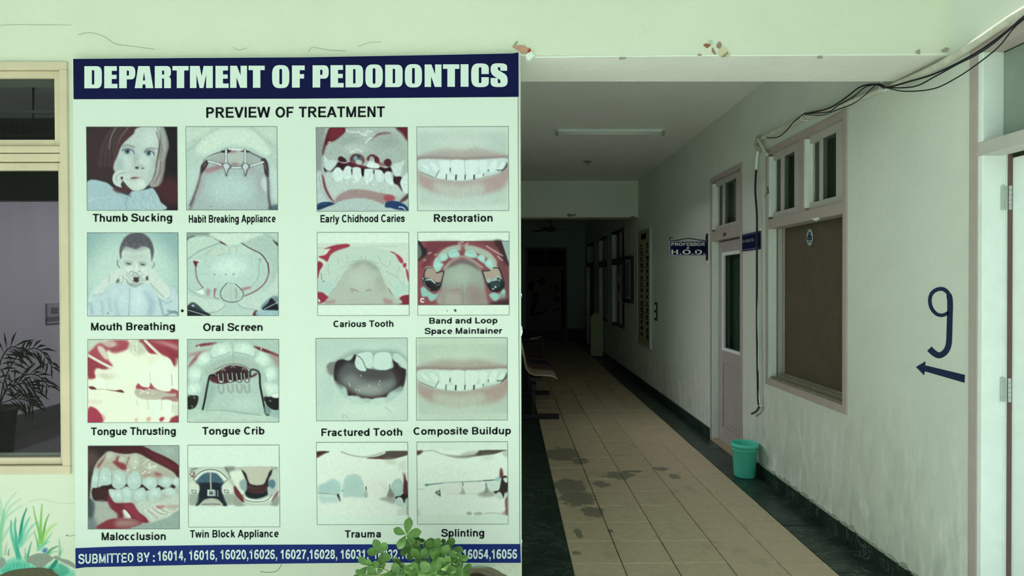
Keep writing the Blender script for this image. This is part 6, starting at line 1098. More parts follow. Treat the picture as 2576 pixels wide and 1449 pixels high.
# ---------------------------------------------------------------- linked waiting seats
bs = thing('beam_seating', (.3, 8.0, 0), 'row of four linked plastic shell chairs against the left corridor wall', 'bench')
MB().box(.27, .33, 6.9, 9.05, .38, .44).build('support_beam', m_steel, bs, bevel=.006)
for y in (7.08, 8.62):
    l = MB().box(.08, .60, y, y+.05, .0, .055).box(.28, .32, y+.005, y+.045, .055, .38); l.build('leg', m_steel, bs, bevel=.006)
prof = [(.115, .98), (.135, .90), (.165, .75), (.205, .60), (.25, .525), (.31, .50), (.42, .495), (.50, .49), (.545, .475), (.57, .455)]
cols = [('cream_shell', 'a89a88'), ('brown_shell', '6b4a42'), ('blue_shell', '27304a'), ('maroon_shell', '5a342f')]
for k in range(4):
    ya_ = 7.0+k*.5; v = []; f = []; n = 9
    for (x, z) in prof:
        for i in range(n):
            u = i/(n-1)*2-1; v.append((x+.018*u*u*(1 if z > .6 else 0), ya_+.22+u*.215, z+.022*u*u*(1 if z < .6 else 0)))
    for i in range(len(prof)-1):
        for q in range(n-1): f.append((i*n+q, i*n+q+1, (i+1)*n+q+1, (i+1)*n+q))
    o = MB().add(v, f).build('seat_shell', mat(cols[k][0], cols[k][1], .45), bs, smooth=True, fix=False)
    sm = o.modifiers.new('solid', 'SOLIDIFY'); sm.thickness = .018; sm.offset = -1
    o['label'] = cols[k][0].split('_')[0]+' plastic seat shell'
    bx('seat_mount', .27, .40, ya_+.12, ya_+.32, .44, .485, m_steel, bs)
dt = thing('low_table', (.42, 11.0, 0), 'dark low table beyond the linked seats with a pale sheet on it', 'table')
bx('table_top', .12, .66, 10.8, 11.5, .57, .60, mat('dark_table_wood', '2c2320', .5), dt)
for x in (.15, .60):
    for y in (10.84, 11.42): bx('leg', x, x+.04, y, y+.04, 0, .57, MATS['dark_table_wood'], dt)
o = MB().prism([U(1330, 853, Z=.601), U(1340, 849, Z=.601), U(1366, 846, Z=.601), U(1356, 851, Z=.601), U(1338, 855, Z=.601)], (0, 0, .004)).build('folded_paper', m_white); tag(o, 'folded pale paper lying on the dark low table', 'paper')
# ---------------------------------------------------------------- waste bin
bc = Vector((1.955, 4.97, 0))
wb = thing('waste_bin', tuple(bc), 'turquoise plastic waste bin on the stone band below the cable', 'bin')
m_bin = mat('turquoise_plastic', '5ddcc4', .4, noise=.06, nscale=14)
MB().lathe([(.0, .0), (.080, .0), (.084, .006), (.100, .245), (.104, .247), (.108, .250), (.110, .262), (.1085, .275), (.103, .278), (.0985, .272), (.097, .262), (.080, .012), (0, .010)], bc, 40, False).build('bin_body', m_bin, wb, smooth=True)
MB().lathe([(.1015, .225), (.1035, .227), (.1035, .231), (.1015, .233)], bc, 40, False).build('rim_ring', m_bin, wb, smooth=True)
# ---------------------------------------------------------------- cables
def WP(l, x=XR-.025, n=5): return spline3([U(a_, b_, X=x) for a_, b_ in l], n)
z6 = lambda l: [(1860+a_/2.415, b_/2.415) for a_, b_ in l]
z7 = lambda l: [(2180+a_/3.6237, b_/3.6237) for a_, b_ in l]
pp = MB().tube([Vector((XR-.03, -1.1, 2.80)), Vector((XR-.03, 1.2, 2.75))]+WP([(2700, -30), (2576, 27), (2481, 90), (2386, 151), (2315, 187), (2257, 212), (2216, 226), (2120, 262), (2026, 296), (1963, 325), (1916, 348)]), .0175, 10).build('conduit_pipe', m_pvc, smooth=True)
tag(pp, 'dusty off-white conduit pipe running up along the wall top', 'pipe')
cg = None
wires = [z7([(1435+400, -150), (1435, 150), (1320, 250), (1150, 380), (1000, 480), (800, 590), (600, 680), (400, 740), (180, 798)])+z6([(840, 512), (740, 525), (650, 590), (560, 650), (480, 675), (390, 690)]),
         z7([(1435+400, -140), (1435, 165), (1310, 265), (1150, 400), (1000, 500), (820, 590), (620, 700), (430, 790), (180, 798)])+z6([(830, 515), (760, 532), (690, 590), (600, 640), (540, 680), (400, 690)]),
         z7([(1435+400, -130), (1435, 175), (1330, 270), (1200, 430), (1000, 590), (820, 710), (640, 800), (480, 828), (320, 830), (180, 798)])+z6([(840, 510), (760, 580), (690, 630), (600, 665), (500, 700), (400, 695)])]
lab = ['black cable lying closest beneath the conduit pipe', 'black cable between the tight one and the lowest one', 'slack black cable hanging lowest under the conduit pipe']
for k, wl in enumerate(wires):
    o = MB().tube([Vector((XR-.052-.008*k, -1.1, 2.76-.02*k)), Vector((XR-.052-.008*k, 1.2, 2.72-.02*k))]+WP(wl, XR-.052-.008*k), (.0045, .0035, .003)[k], 6).build('cable', m_cable, smooth=True); tag(o, lab[k], 'cable', 'black cables along the conduit pipe')
o = MB().tube(WP(z6([(390, 692), (330, 740), (290, 790), (240, 830), (190, 838), (165, 834)]), XR-.056), .004, 6).build('cable', m_cable, smooth=True); tag(o, 'short black cable loop near the lower pipe end', 'cable', 'black cables along the conduit pipe')
for x, y, lbl in ((2217, 216, 'white cable tie under the beam end'), (2019, 293, 'white cable tie above the two transom lights')):
    o = MB().tube(WP([(x+2, y-14), (x-3, y), (x-1, y+8), (x+12, y+10)], XR-.045, 4), .005, 6).build('cable_tie', m_white); tag(o, lbl, 'cable tie', 'white ties holding the cables')
vc = thing('hanging_cable', tuple(U(1903, 420, X=XR-.02)), 'taped black and white cable hanging down beside the brown window', 'cable')
MB().tube(WP([(1912, 345), (1906, 352), (1905, 365), (1912, 378)], XR-.02), [.02]*15+[.016], 8).build('tape_wrap', mat('grubby_tape', 'b3ad97', .7, noise=.3, nscale=30), vc, smooth=True)
MB().tube(WP([(1907, 350), (1915, 365), (1922, 378), (1930, 389)], XR-.035), .014, 8).build('tape_tail', m_pvc, vc, smooth=True)
MB().tube(WP([(1910, 370), (1905, 390), (1903, 410), (1902, 428)]), .011, 8).build('white_sleeve', m_white, vc, smooth=True)
MB().tube(WP([(1902, 428), (1900, 480), (1904, 540), (1904, 600), (1904, 700), (1904, 800), (1905, 900), (1907, 1000), (1909, 1019)], XR-.036), .0085, 8).build('cable_run', m_cable, vc, smooth=True)
MB().tube(WP([(1905, 690), (1906, 790), (1908, 860), (1908, 900), (1907, 960), (1911, 1018)], XR-.032), .004, 6).build('split_sheath', m_white, vc, smooth=True)
MB().tube([U(1905, 1020, X=XR-.03), U(1914, 1021, X=XR-.03)], .007, 6).build('connector', m_white, vc)
MB().tube(WP([(1910, 1022), (1906, 1031), (1899, 1037), (1891, 1041)], XR-.03), .0085, 8).build('cable_end', mat('brown_sheath', '4b4238', .6), vc, smooth=True)
hp = MB().tube(WP([(1932, 478), (1930, 486), (1924, 494)], XR-.02), .003, 6).tube(WP([(1931, 470), (1933, 486)], XR-.02), .005, 6).build('wall_hook', mat('rusty_brown', '6b5646', .8)); tag(hp, 'small rusty hook left of the transom lights', 'hook')
# ---------------------------------------------------------------- painted 9 and arrow
def wallflat(pts, m, parent, name): return MB().prism([U(x, y, X=XR-.0012) for x, y in pts], (.0012, 0, 0)).build(name, m, parent)
def stroke(pts, w, n=6):
    q = [Vector((x, y)) for x, y in pts]; q = [Vector((a_[0], a_[1])) for a_ in spline(pts, False, n)]
    L, Rr = [], []
    for i, p in enumerate(q):
        t_ = (q[min(i+1, len(q)-1)]-q[max(i-1, 0)]).normalized(); nn = Vector((-t_.y, t_.x)); ww = w(i/(len(q)-1)) if callable(w) else w
        L.append(p+nn*ww/2); Rr.append(p-nn*ww/2)
    return L, Rr
def ribbon(pts, w, m, parent, name, plane):
    L, Rr = stroke(pts, w); v = [plane(p.x, p.y) for p in L]+[plane(p.x, p.y) for p in Rr]; n = len(L)
    return MB().add(v, [(i, i+1, n+i+1, n+i) for i in range(n-1)]).build(name, m, parent, fix=False)
nine = thing('painted_number', tuple(U(2365, 900, X=XR-.001)), 'hand-painted navy number 9 on the right wall', 'number')
RP = lambda x, y: U(x, y, X=XR-.0015)
ribbon([(2386, 786), (2372, 793), (2356, 790), (2343, 775), (2339, 755), (2344, 738), (2358, 728), (2374, 728), (2386, 740), (2390, 762), (2389, 800), (2388, 840), (2386, 868), (2377, 886), (2362, 894), (2348, 887), (2338, 877)], lambda u: 8.5+4*(u > .5)+3*u, m_paint9, nine, 'number_stroke', RP)
ar = thing('painted_arrow', tuple(U(2365, 940, X=XR-.001)), 'hand-painted navy arrow pointing left below the number 9', 'arrow')
wallflat([(2304, 923), (2328, 909), (2327, 919), (2427, 943), (2426, 963), (2326, 934), (2324, 944)], m_paint9, ar, 'arrow_shape')
# ---------------------------------------------------------------- peeled plaster at the beam
def peel(pts, c, nm='peeled_patch', th=.004): 
    return MB().prism([U(x, y, Y=Y0-th) for x, y in pts], (0, th, 0)).build(nm, mat('peel_'+c, c, .9, noise=.15, nscale=60), wall_front)
peel([(1289, 116), (1300, 114), (1318, 114), (1327, 121), (1334, 120), (1331, 130), (1323, 136), (1312, 134), (1302, 125), (1290, 119)], 'c99a88')
peel([(1327, 126), (1334, 122), (1336, 127), (1329, 134)], 'b04a3a', th=.005); peel([(1322, 137), (1336, 129), (1345, 139), (1334, 151), (1328, 152), (1324, 147)], 'e9f5ea', 'plaster_flap', .012); peel([(1292, 113), (1300, 103), (1303, 105), (1296, 113)], '9aa696')
peel([(1770, 112), (1777, 109), (1789, 113), (1782, 119), (1777, 120)], '9b5f50'); peel([(1782, 104), (1791, 102), (1793, 110), (1788, 113)], 'b9cfc4'); peel([(1803, 113), (1808, 105), (1813, 106), (1816, 114), (1811, 121), (1804, 120)], '9b857a')
peel([(1791, 121), (1794, 120), (1797, 127), (1802, 134), (1799, 137), (1792, 131)], '9b857a'); peel([(1807, 134), (1812, 122), (1820, 118), (1830, 128), (1838, 140), (1824, 144), (1809, 140)], 'd9cda8', th=.006); peel([(1754, 139), (1760, 134), (1766, 140)], 'a08c80')
peel([(1310, 818), (1313, 822), (1315, 834), (1312, 846), (1310, 842)], 'eaf4ee', 'plaster_flap', .03); peel([(1310, 735), (1313, 741), (1311, 750)], 'eaf4ee', 'plaster_flap', .03); peel([(1311, 1358), (1314, 1364), (1311, 1370)], 'eaf4ee', 'plaster_flap', .03)
peel([(1816, 142), (1830, 130), (1832, 134), (1824, 143)], '8f8a78', th=.008)
for l in ([(2304, 128), (2314, 123), (2315, 136), (2306, 135)], [(2368, 126), (2380, 119), (2388, 122), (2384, 129), (2372, 130)], [(2056, 143), (2068, 139), (2070, 146), (2058, 147)], [(1558, 144), (1577, 144), (1572, 149), (1559, 150)]): peel(l, 'a89f92')
# ---------------------------------------------------------------- big treatment board
YB = Y0-.026
SP = lambda d: (lambda x, y: U(x, y, Y=YB-d))
sign = thing('treatment_board', tuple(U(748, 1416, Y=YB)), 'large white poster board headed DEPARTMENT OF PEDODONTICS on the front wall', 'sign')
TOPB = [(183, 147.5), (480, 145), (760, 143.5), (1100, 137.5), (1290, 133.5), (1306, 130.5)]
BOTB = [(1311, 1416.5), (940, 1416), (740, 1418), (540, 1420.5), (380, 1424), (215, 1427.5), (189.5, 1431)]
MB().prism([SP(0)(x, y) for x, y in TOPB+[(1309.5, 700)]+BOTB+[(186.5, 700)]], (0, .024, 0)).build('board', m_paper, sign)
def sflat(pts, m, name, d, label=None):
    o = MB().add([SP(d)(x, y) for x, y in pts], [tuple(range(len(pts)))]).build(name, m, sign, fix=False)
    if label: o['label'] = label
    return o
sflat([(184, 148.2), (480, 145.8), (760, 144.2), (1100, 138.2), (1290, 134.2), (1304.5, 131.5), (1305, 243.8), (740, 248.3), (185, 249.7)], m_blue, 'heading_band', .0006, 'navy heading band')
sflat([(189.5, 1379), (300, 1374.5), (560, 1370.7), (940, 1369.3), (1309, 1368.5), (1310.5, 1416), (940, 1415.5), (740, 1417.5), (540, 1420), (380, 1423.5), (215, 1427), (190, 1430.5)], m_blue2, 'footer_band', .0006, 'royal blue footer band')
sflat([(1302.6, 245), (1303.8, 245), (1308.3, 1368), (1307.2, 1368)], m_black, 'edge_line', .0006)
# heavy heading letters
G = {'D': ([[(0, 0, 0), (0, 1, 0), (1, 1, .3), (1, 0, .3)], [(.43, .82, 0), (.57, .82, .06), (.57, .17, .06), (.43, .17, 0)]]),
     'E': [[(0, 0, 0), (0, 1, 0), (.95, 1, 0), (.95, .79, 0), (.57, .79, 0), (.57, .61, 0), (.93, .61, 0), (.93, .42, 0), (.57, .42, 0), (.57, .20, 0), (1, .20, 0), (1, 0, 0)]],
     'P': [[(0, 0, 0), (0, 1, 0), (1, 1, .28), (1, .40, .28), (.47, .40, 0), (.47, 0, 0)], [(.47, .80, 0), (.61, .80, .05), (.61, .57, .05), (.47, .57, 0)]],
     'A': [[(0, 0, 0), (.19, 1, 0), (.80, 1, 0), (1, 0, 0), (.59, 0, 0), (.57, .17, 0), (.43, .17, 0), (.41, 0, 0)], [(.44, .35, 0), (.5, .73, 0), (.56, .35, 0)]],
     'R': [[(0, 0, 0), (0, 1, 0), (1, 1, .28), (1, .57, .14), (.86, .52, 0), (1, .46, .14), (1, 0, 0), (.58, 0, 0), (.58, .44, .05), (.45, .44, 0), (.45, 0, 0)], [(.45, .80, 0), (.58, .80, .05), (.58, .61, .05), (.45, .61, 0)]],
     'T': [[(.27, 0, 0), (.27, .8, 0), (0, .8, 0), (0, 1, 0), (1, 1, 0), (1, .8, 0), (.73, .8, 0), (.73, 0, 0)]],
     'M': [[(0, 0, 0), (0, 1, 0), (.42, 1, 0), (.51, .53, 0), (.60, 1, 0), (1, 1, 0), (1, 0, 0), (.71, 0, 0), (.71, .62, 0), (.59, 0, 0), (.42, 0, 0), (.285, .62, 0), (.285, 0, 0)]],
     'N': [[(0, 0, 0), (0, 1, 0), (.40, 1, 0), (.62, .56, 0), (.62, 1, 0), (1, 1, 0), (1, 0, 0), (.6, 0, 0), (.38, .48, 0), (.38, 0, 0)]],
     'O': [[(0, -.02, .4), (0, 1.02, .4), (1, 1.02, .4), (1, -.02, .4)], [(.42, .85, .07), (.58, .85, .07), (.58, .15, .07), (.42, .15, .07)]],
     'F': [[(0, 0, 0), (0, 1, 0), (1, 1, 0), (1, .79, 0), (.61, .79, 0), (.61, .61, 0), (.95, .61, 0), (.95, .41, 0), (.61, .41, 0), (.61, 0, 0)]],
     'I': [[(0, 0, 0), (0, 1, 0), (1, 1, 0), (1, 0, 0)]],
     'C': [[(1, .56, 0), (1, 1.03, .4), (0, 1.03, .4), (0, -.02, .4), (1, -.02, .4), (1, .42, 0), (.58, .42, 0), (.58, .16, .06), (.43, .16, .06), (.43, .86, .06), (.58, .86, .06), (.58, .56, 0)]],
     'S': [[(0, .38, 0), (0, -.02, .38), (1, -.02, .38), (1, .49, .22), (.42, .74, .1), (.42, .86, .06), (.57, .86, .06), (.57, .70, 0), (.97, .70, 0), (.97, 1.03, .38), (0, 1.03, .38), (0, .55, .22), (.58, .29, .1), (.58, .15, .06), (.42, .15, .06), (.42, .38, 0)]]}
def rounded(c):
    out = []; n = len(c)
    for i, (x, y, r) in enumerate(c):
        if r <= 0: out.append((x, y)); continue
        p = Vector((x, y)); a_ = Vector(c[i-1][:2]); b_ = Vector(c[(i+1) % n][:2])
        ra = min(r, (a_-p).length*.5); rb2 = min(r, (b_-p).length*.5); A = p+(a_-p).normalized()*ra; B = p+(b_-p).normalized()*rb2
        for k in range(7):
            t_ = k/6; out.append(tuple(A*(1-t_)**2+p*2*t_*(1-t_)*.98+B*t_**2+p*0.02*2*t_*(1-t_)))
    return out
def glyph(ch, x0, x1, top, bot):
    from mathutils.geometry import tessellate_polygon
    loops = [rounded(c) for c in G[ch]]
    vs = [Vector((x, y, 0)) for l in loops for x, y in l]
    tri = [tuple(range(len(vs)))] if len(loops) == 1 else tessellate_polygon([[Vector((x, y, 0)) for x, y in l] for l in loops])
    v = [SP(.0012)(x0+(x1-x0)*p.x, bot+(top-bot)*p.y) for p in vs]
    MB().add(v, [tuple(t_) for t_ in tri]).build('heading_letter', m_lettw, sign, fix=False)
H1 = [('D', 143, 338), ('E', 365, 513), ('P', 532, 712), ('A', 706, 913), ('R', 930, 1110), ('T', 1127, 1307), ('M', 1323, 1578), ('E', 1608, 1755), ('N', 1772, 1960), ('T', 1978, 2158), ('O', 2241, 2433), ('F', 2463, 2605)]
H2 = [('P', 206, 386), ('E', 406, 553), ('D', 574, 770), ('O', 795, 990), ('D', 1017, 1212), ('O', 1237, 1428), ('N', 1458, 1646), ('T', 1663, 1845), ('I', 1860, 1948), ('C', 1978, 2175), ('S', 2195, 2385)]
for L_, o_ in ((H1, 180), (H2, 740)):
    for ch, a_, b_ in L_:
        xa, xb = o_+a_/4.4414, o_+b_/4.4414; xm = (xa+xb)/2
        glyph(ch, xa, xb, float(np.interp(xm, [212, 500, 740, 1277], [166.6, 166.0, 164.8, 160.8])), float(np.interp(xm, [212, 500, 740, 1277], [222.2, 221.4, 220.5, 217.6])))
S = SP(.0012)
def cap(s, x0, x1, t0, b0, t1=None, b1=None, m=None, bold=.022): lettering(s, x0, x1, t0, b0, t0 if t1 is None else t1, b0 if b1 is None else b1, S, m or m_black, sign, 'caption', bold)
cap('PREVIEW', 518.8, 680, 270, 296.5, 268.8, 295.5, bold=.015); cap('OF', 693, 738.5, 269, 295.5, 268.8, 295.3, bold=.015); cap('TREATMENT', 751.8, 968, 268.6, 295.2, 267.6, 294.4, bold=.015)
for a_ in (('Thumb Sucking', 233.3, 433.2, 537.5, 557.6), ('Habit Breaking Appliance', 475, 693.3, 540.6, 559.8), ('Early Chidhood Caries', 806.2, 1018.3, 540.3, 559), ('Restoration', 1091.4, 1239.4, 538.4, 558),
           ('Mouth Breathing', 229, 440.4, 811.5, 830.9), ('Oral Screen', 510.9, 660.7, 813.2, 832.6), ('Carious Tooth', 838.5, 989.9, 806.4, 822.6), ('Band and Loop', 1080, 1251.6, 798.9, 813.9), ('Space Maintainer', 1067.9, 1263.5, 824.8, 839.8),
           ('Tongue Thrusting', 229, 442.3, 1075, 1094.4), ('Tongue Crib', 508.9, 665.2, 1074, 1093.4), ('Fractured Tooth', 808.5, 1012, 1077.7, 1096.6), ('Composite Buildup', 1039.9, 1285.3, 1074.6, 1093.2),
           ('Malocclusion', 255.6, 417, 1339.4, 1358.8), ('Twin Block Appliance', 477.9, 701, 1333.2, 1352), ('Trauma', 867.4, 958, 1334, 1352.4), ('Splinting', 1109.8, 1218.3, 1330.8, 1350)):
    s_, x0, x1, t0, b0 = a_; k = (x1-x0)*.006
    cap(s_, x0, x1, t0+k/2, b0+k/2, t0-k/2, b0-k/2)
for s_, x0, x1, t0, b0, t1, b1 in (('SUBMITTED', 196.7, 335.9, 1394, 1418.6, 1390.6, 1414.3), ('BY', 345.2, 376.9, 1390.2, 1414, 1389.8, 1413.2), (':', 384.8, 389.4, 1390, 1413.4, 1390, 1413.4), ('16014,', 396.4, 466.9, 1386.7, 1411, 1385, 1409.3), ('16016,', 475.5, 545.8, 1385, 1408.9, 1384, 1408),
        ('16020,', 554.3, 624.9, 1383.3, 1406.9, 1383, 1406.6), ('16026,', 627, 697.3, 1382.8, 1406.4, 1382.8, 1406.2), ('16027,', 705.7, 776.5, 1382.8, 1406.2, 1382.6, 1406.2), ('16028,', 778.4, 848.5, 1382.6, 1406.2, 1382.6, 1406), ('16031,', 856.8, 927, 1382.6, 1406, 1382.6, 1406), ('16032,', 939.8, 1005.5, 1382.6, 1406, 1382.4, 1406),
        ('16034,', 1007.8, 1077, 1382.6, 1406, 1382.2, 1406), ('16038,', 1088, 1155, 1382.4, 1406, 1382.2, 1406), ('16054,', 1164.4, 1234.4, 1382.2, 1406, 1382, 1405.8), ('16056', 1236.7, 1301, 1382, 1405.8, 1381.8, 1405.4)):
    cap(s_, x0, x1, t0, b0, t1, b1, m_lettw, .03)
# the sixteen printed photographs
m_print = mat('printed_photo', 'ffffff', .5, attr=True, spec=.12)
def lin_np(a): return np.where(a <= .04045, a/12.92, ((a+.055)/1.055)**2.4)
def image_mesh(name, img, place, corners, m, parent, scale=None):
    h, w_, _ = img.shape
    u = (np.arange(w_))/(w_-1.0); v = (np.arange(h))/(h-1.0)
    (tlx, tly), (trx, try_), (brx, bry), (blx, bly) = corners
    UU, VV = np.meshgrid(u, v)
    X = (tlx*(1-UU)+trx*UU)*(1-VV)+(blx*(1-UU)+brx*UU)*VV; Yp = (tly*(1-UU)+try_*UU)*(1-VV)+(bly*(1-UU)+bry*UU)*VV
    o00, ox, oy = place(0, 0), place(1000, 0), place(0, 1000); oxy = place(1000, 1000)
    # planar homography is exact for points of one plane: use ray arithmetic in numpy
    D = np.stack([(X-IW/2)/F, -(Yp-IH/2)/F, -np.ones_like(X)], -1) @ np.array(R3).T
    Yc = place(500, 500).y; t_ = (Yc-CAM.y)/D[..., 1]
    co = (D*t_[..., None]+np.array(CAM)).reshape(-1, 3)
    idx = np.arange(h*w_).reshape(h, w_); q = np.stack([idx[:-1, :-1], idx[1:, :-1], idx[1:, 1:], idx[:-1, 1:]], -1).reshape(-1, 4)
    me = bpy.data.meshes.new(name); me.vertices.add(len(co)); me.vertices.foreach_set('co', co.ravel())
    me.loops.add(q.size); me.loops.foreach_set('vertex_index', q.ravel()); me.polygons.add(len(q)); me.polygons.foreach_set('loop_start', np.arange(0, q.size, 4))
    me.update(calc_edges=True)
    ca = me.color_attributes.new('print', 'FLOAT_COLOR', 'POINT')
    L_ = lin_np(img)
    if scale is not None:
        q_ = np.clip(L_/scale*1.03, 0, 1.2)**1.06; g_ = q_ @ np.array([.25, .6, .15]); L_ = np.clip((g_[..., None]+(q_-g_[..., None])*.88)*PAPER, 0, .9)
    ca.data.foreach_set('color', np.concatenate([L_.reshape(-1, 3), np.ones((h*w_, 1))], 1).ravel().astype(np.float32))
    me.materials.append(m); o = bpy.data.objects.new(name, me); COL.objects.link(o)
    o.parent = parent; o.matrix_parent_inverse = parent.matrix_basis.inverted(); return o
PAPER = np.array(lin('dbe6de'))
for fn, tl_, tr_, br_, bl_, white, lbl in PRINTS:
    img = fn().out(); o = image_mesh('photo_print', img, SP(.0008), (tl_, tr_, br_, bl_), m_print, sign, np.array(lin(white))); o['label'] = lbl
    c = [tl_, tr_, br_, bl_]; v = []; mx_ = sum(p[0] for p in c)/4; my_ = sum(p[1] for p in c)/4
    for x, y in c:
        for d in (1.1, -.3):
            v.append(SP(.0014)(x+math.copysign(d, x-mx_), y+math.copysign(d, y-my_)))
    MB().add(v, [(0, 2, 3, 1), (2, 4, 5, 3), (4, 6, 7, 5), (6, 0, 1, 7)]).build('photo_border', mat('border_ink', '2b3f40', .5), sign, fix=False)
MB().prism([SP(.0025)(458.3+3.2*math.cos(a_), 782+3.4*math.sin(a_)) for a_ in [i*math.pi/6 for i in range(12)]], (0, .003, 0)).build('nail_head', m_black, sign)
# ---------------------------------------------------------------- mural painted low on the front wall
def mural(PWn, PHn, x0, y0, x1, y1, fn, seed, label):
    global PW, PH
    ow, oh = PW, PH; PW, PH = PWn, PHn
    p = Print(x0, y0, x1, y1, 'ffffff', seed); p.img[:] = np.array([int(WALLC[i:i+2], 16)/255 for i in (0, 2, 4)]); fn(p)
    e = p.out(); PW, PH = ow, oh
    o = image_mesh('wall_painting', e, (lambda x, y: U(x, y, Y=Y0-.0005)), ((x0, y0), (x1, y0), (x1, y1), (x0, y1)), mat('mural_paint', 'ffffff', .85, attr=True, noise=.05, nscale=1.4, bump=.006, bscale=9), wall_front); o['label'] = label
def leftmural(p):
    # px = x/5.82, y = 1200 + y/5.82 of the close view
    Z = lambda l: [(a_/5.82, 1200+b_/5.82) for a_, b_ in l]
    def B(c, w_, pts, a_=.8, b=1.2, tip=.25): p.L(c, w_*1.35/5.82, Z(pts), b, a_, True, tip)
    for pts in ([(10, 900), (20, 700), (60, 500), (130, 350), (240, 230)], [(10, 800), (60, 600), (170, 420), (310, 320)], [(20, 800), (80, 620), (200, 500), (330, 420)], [(0, 560), (20, 420), (0, 300)], [(30, 920), (100, 800), (200, 680), (260, 640)]): B('9cc9b0', 40, pts, .6, 2)
    B('7fc79a', 70, [(0, 1200), (0, 900), (40, 640), (60, 480)], .7, 2)
    for c, w_, pts, a_ in (('4fb59c', 60, [(280, 1180), (220, 1000), (170, 820), (165, 640)], .8), ('3fa893', 46, [(270, 1180), (240, 900), (220, 740), (232, 600)], .85), ('1f8c7c', 44, [(295, 960), (310, 760), (340, 600), (392, 460)], .95), ('5cc0a4', 50, [(290, 980), (340, 800), (400, 660), (440, 590)], .7), ('7fcbb2', 50, [(300, 1000), (380, 850), (470, 720), (560, 660)], .7), ('8fd0ba', 34, [(310, 1010), (420, 880), (520, 790)], .6),
            ('6fae5a', 34, [(600, 960), (570, 800), (520, 600), (488, 430)], .85), ('7fc05a', 46, [(590, 960), (590, 800), (600, 600), (615, 400)], .9), ('5a9a4c', 32, [(610, 940), (640, 800), (670, 660), (716, 545)], .9), ('9fd06a', 60, [(600, 1000), (650, 860), (740, 740), (830, 680)], .6), ('5aa57c', 24, [(560, 1020), (540, 930), (500, 790)], .8), ('7cc59a', 26, [(620, 1000), (700, 900), (770, 800)], .8), ('3f9c80', 26, [(405, 1170), (430, 1060), (462, 950)], .9),
            ('6fc9a9', 40, [(560, 1060), (640, 990), (720, 940)], .8), ('4f9a6c', 36, [(700, 1110), (760, 1050), (850, 1010)], .85), ('6fb58c', 30, [(870, 1150), (875, 1040), (862, 900)], .7), ('6fb58c', 24, [(880, 1120), (920, 1050)], .6), ('6f9c84', 22, [(125, 1140), (130, 1080), (145, 1050)], .8), ('8fae98', 22, [(75, 1130), (90, 1040), (105, 960)], .7), ('7fc0a0', 20, [(720, 1130), (800, 1090), (860, 1100)], .7), ('5fae90', 22, [(370, 1190), (375, 1110), (365, 1040)], .7)): B(c, w_, pts, a_)
    p.P('6fcdb4', Z([(0, 1330), (60, 1260), (200, 1180), (400, 1220), (560, 1330), (760, 1300), (820, 1420), (1000, 1380), (1080, 1360), (1000, 1500), (0, 1500)]), 3, .8)
    p.P('3fae97', Z([(40, 1330), (180, 1260), (330, 1260), (420, 1300), (400, 1360), (60, 1400)]), 3, .7); p.P('33a085', Z([(740, 1330), (830, 1260), (960, 1300), (1020, 1380), (900, 1449), (820, 1430)]), 2.5, .75)
    for i in range(30): B('56bfa6' if i % 2 else '8fdcc6', 24, [(60+i*28, 1330), (70+i*28+p.rng.randn()*15, 1230+p.rng.rand()*40)], .5)
    B('218a72', 46, [(740, 1350), (780, 1290), (822, 1232)], .95, 1, .8)
    p.P('6f9fc0', Z([(620, 1060), (640, 1035), (690, 1035), (695, 1080), (680, 1120), (640, 1110), (600, 1080)]), 1, .9); p.E('33507a', 655/5.82, 1200+1078/5.82, 2, 2.5, 0, .6); p.L('4a6fae', 1.2, Z([(640, 1045), (670, 1100)]), .6, .8); p.L('4a6fae', 1.2, Z([(690, 1045), (640, 1105)]), .6, .8)
    p.P('8f9a8f', Z([(385, 1200), (450, 1150), (560, 1115), (680, 1125), (780, 1190), (700, 1260), (620, 1325), (560, 1330), (450, 1260), (400, 1250)]), .7, .97); p.P('8f9a8f', Z([(770, 1180), (820, 1150), (900, 1190), (1000, 1215), (1100, 1280), (1100, 1335), (960, 1270), (850, 1215)]), .7, .95); p.P('959f95', Z([(0, 1190), (70, 1190), (85, 1260), (30, 1330), (0, 1330)]), .7, .95)
    for i in range(40): p.L('77827a' if i % 2 else 'a5aea2', .8, Z([(430+p.rng.rand()*300, 1150+p.rng.rand()*120)]*1+[(440+p.rng.rand()*300, 1160+p.rng.rand()*110)]), .6, .12)
    p.P('5f5944', Z([(0, 1440), (120, 1385), (300, 1345), (560, 1325), (720, 1345), (790, 1385), (815, 1480), (0, 1480)]), .7, .98); p.L('3f3c30', 1.6, Z([(0, 1440), (120, 1388), (300, 1348), (560, 1328), (720, 1348), (790, 1388)]), .8, .7)
    for i in range(9): p.L('85805f' if i % 2 else '47402f', 1.6, Z([(60+i*60, 1420-i*3), (200+i*60, 1400-i*2), (300+i*60, 1420)]), 1, .6)
    p.L('8a9a8c', .7, Z([(420, 365), (560, 330), (680, 340), (800, 375), (1000, 388), (1095, 380)]), .6, .7); p.L('7a6a58', 1.4, Z([(1095, 850), (1030, 862), (975, 855)]), .8, .8); p.E('6b5a4a', 975/5.82, 1200+855/5.82, 2, 2, 0, .8, .8)
mural(150, 170, -12, 1232, 190, 1460, leftmural, 21, 'painted grass, grey rocks and log low on the wall')
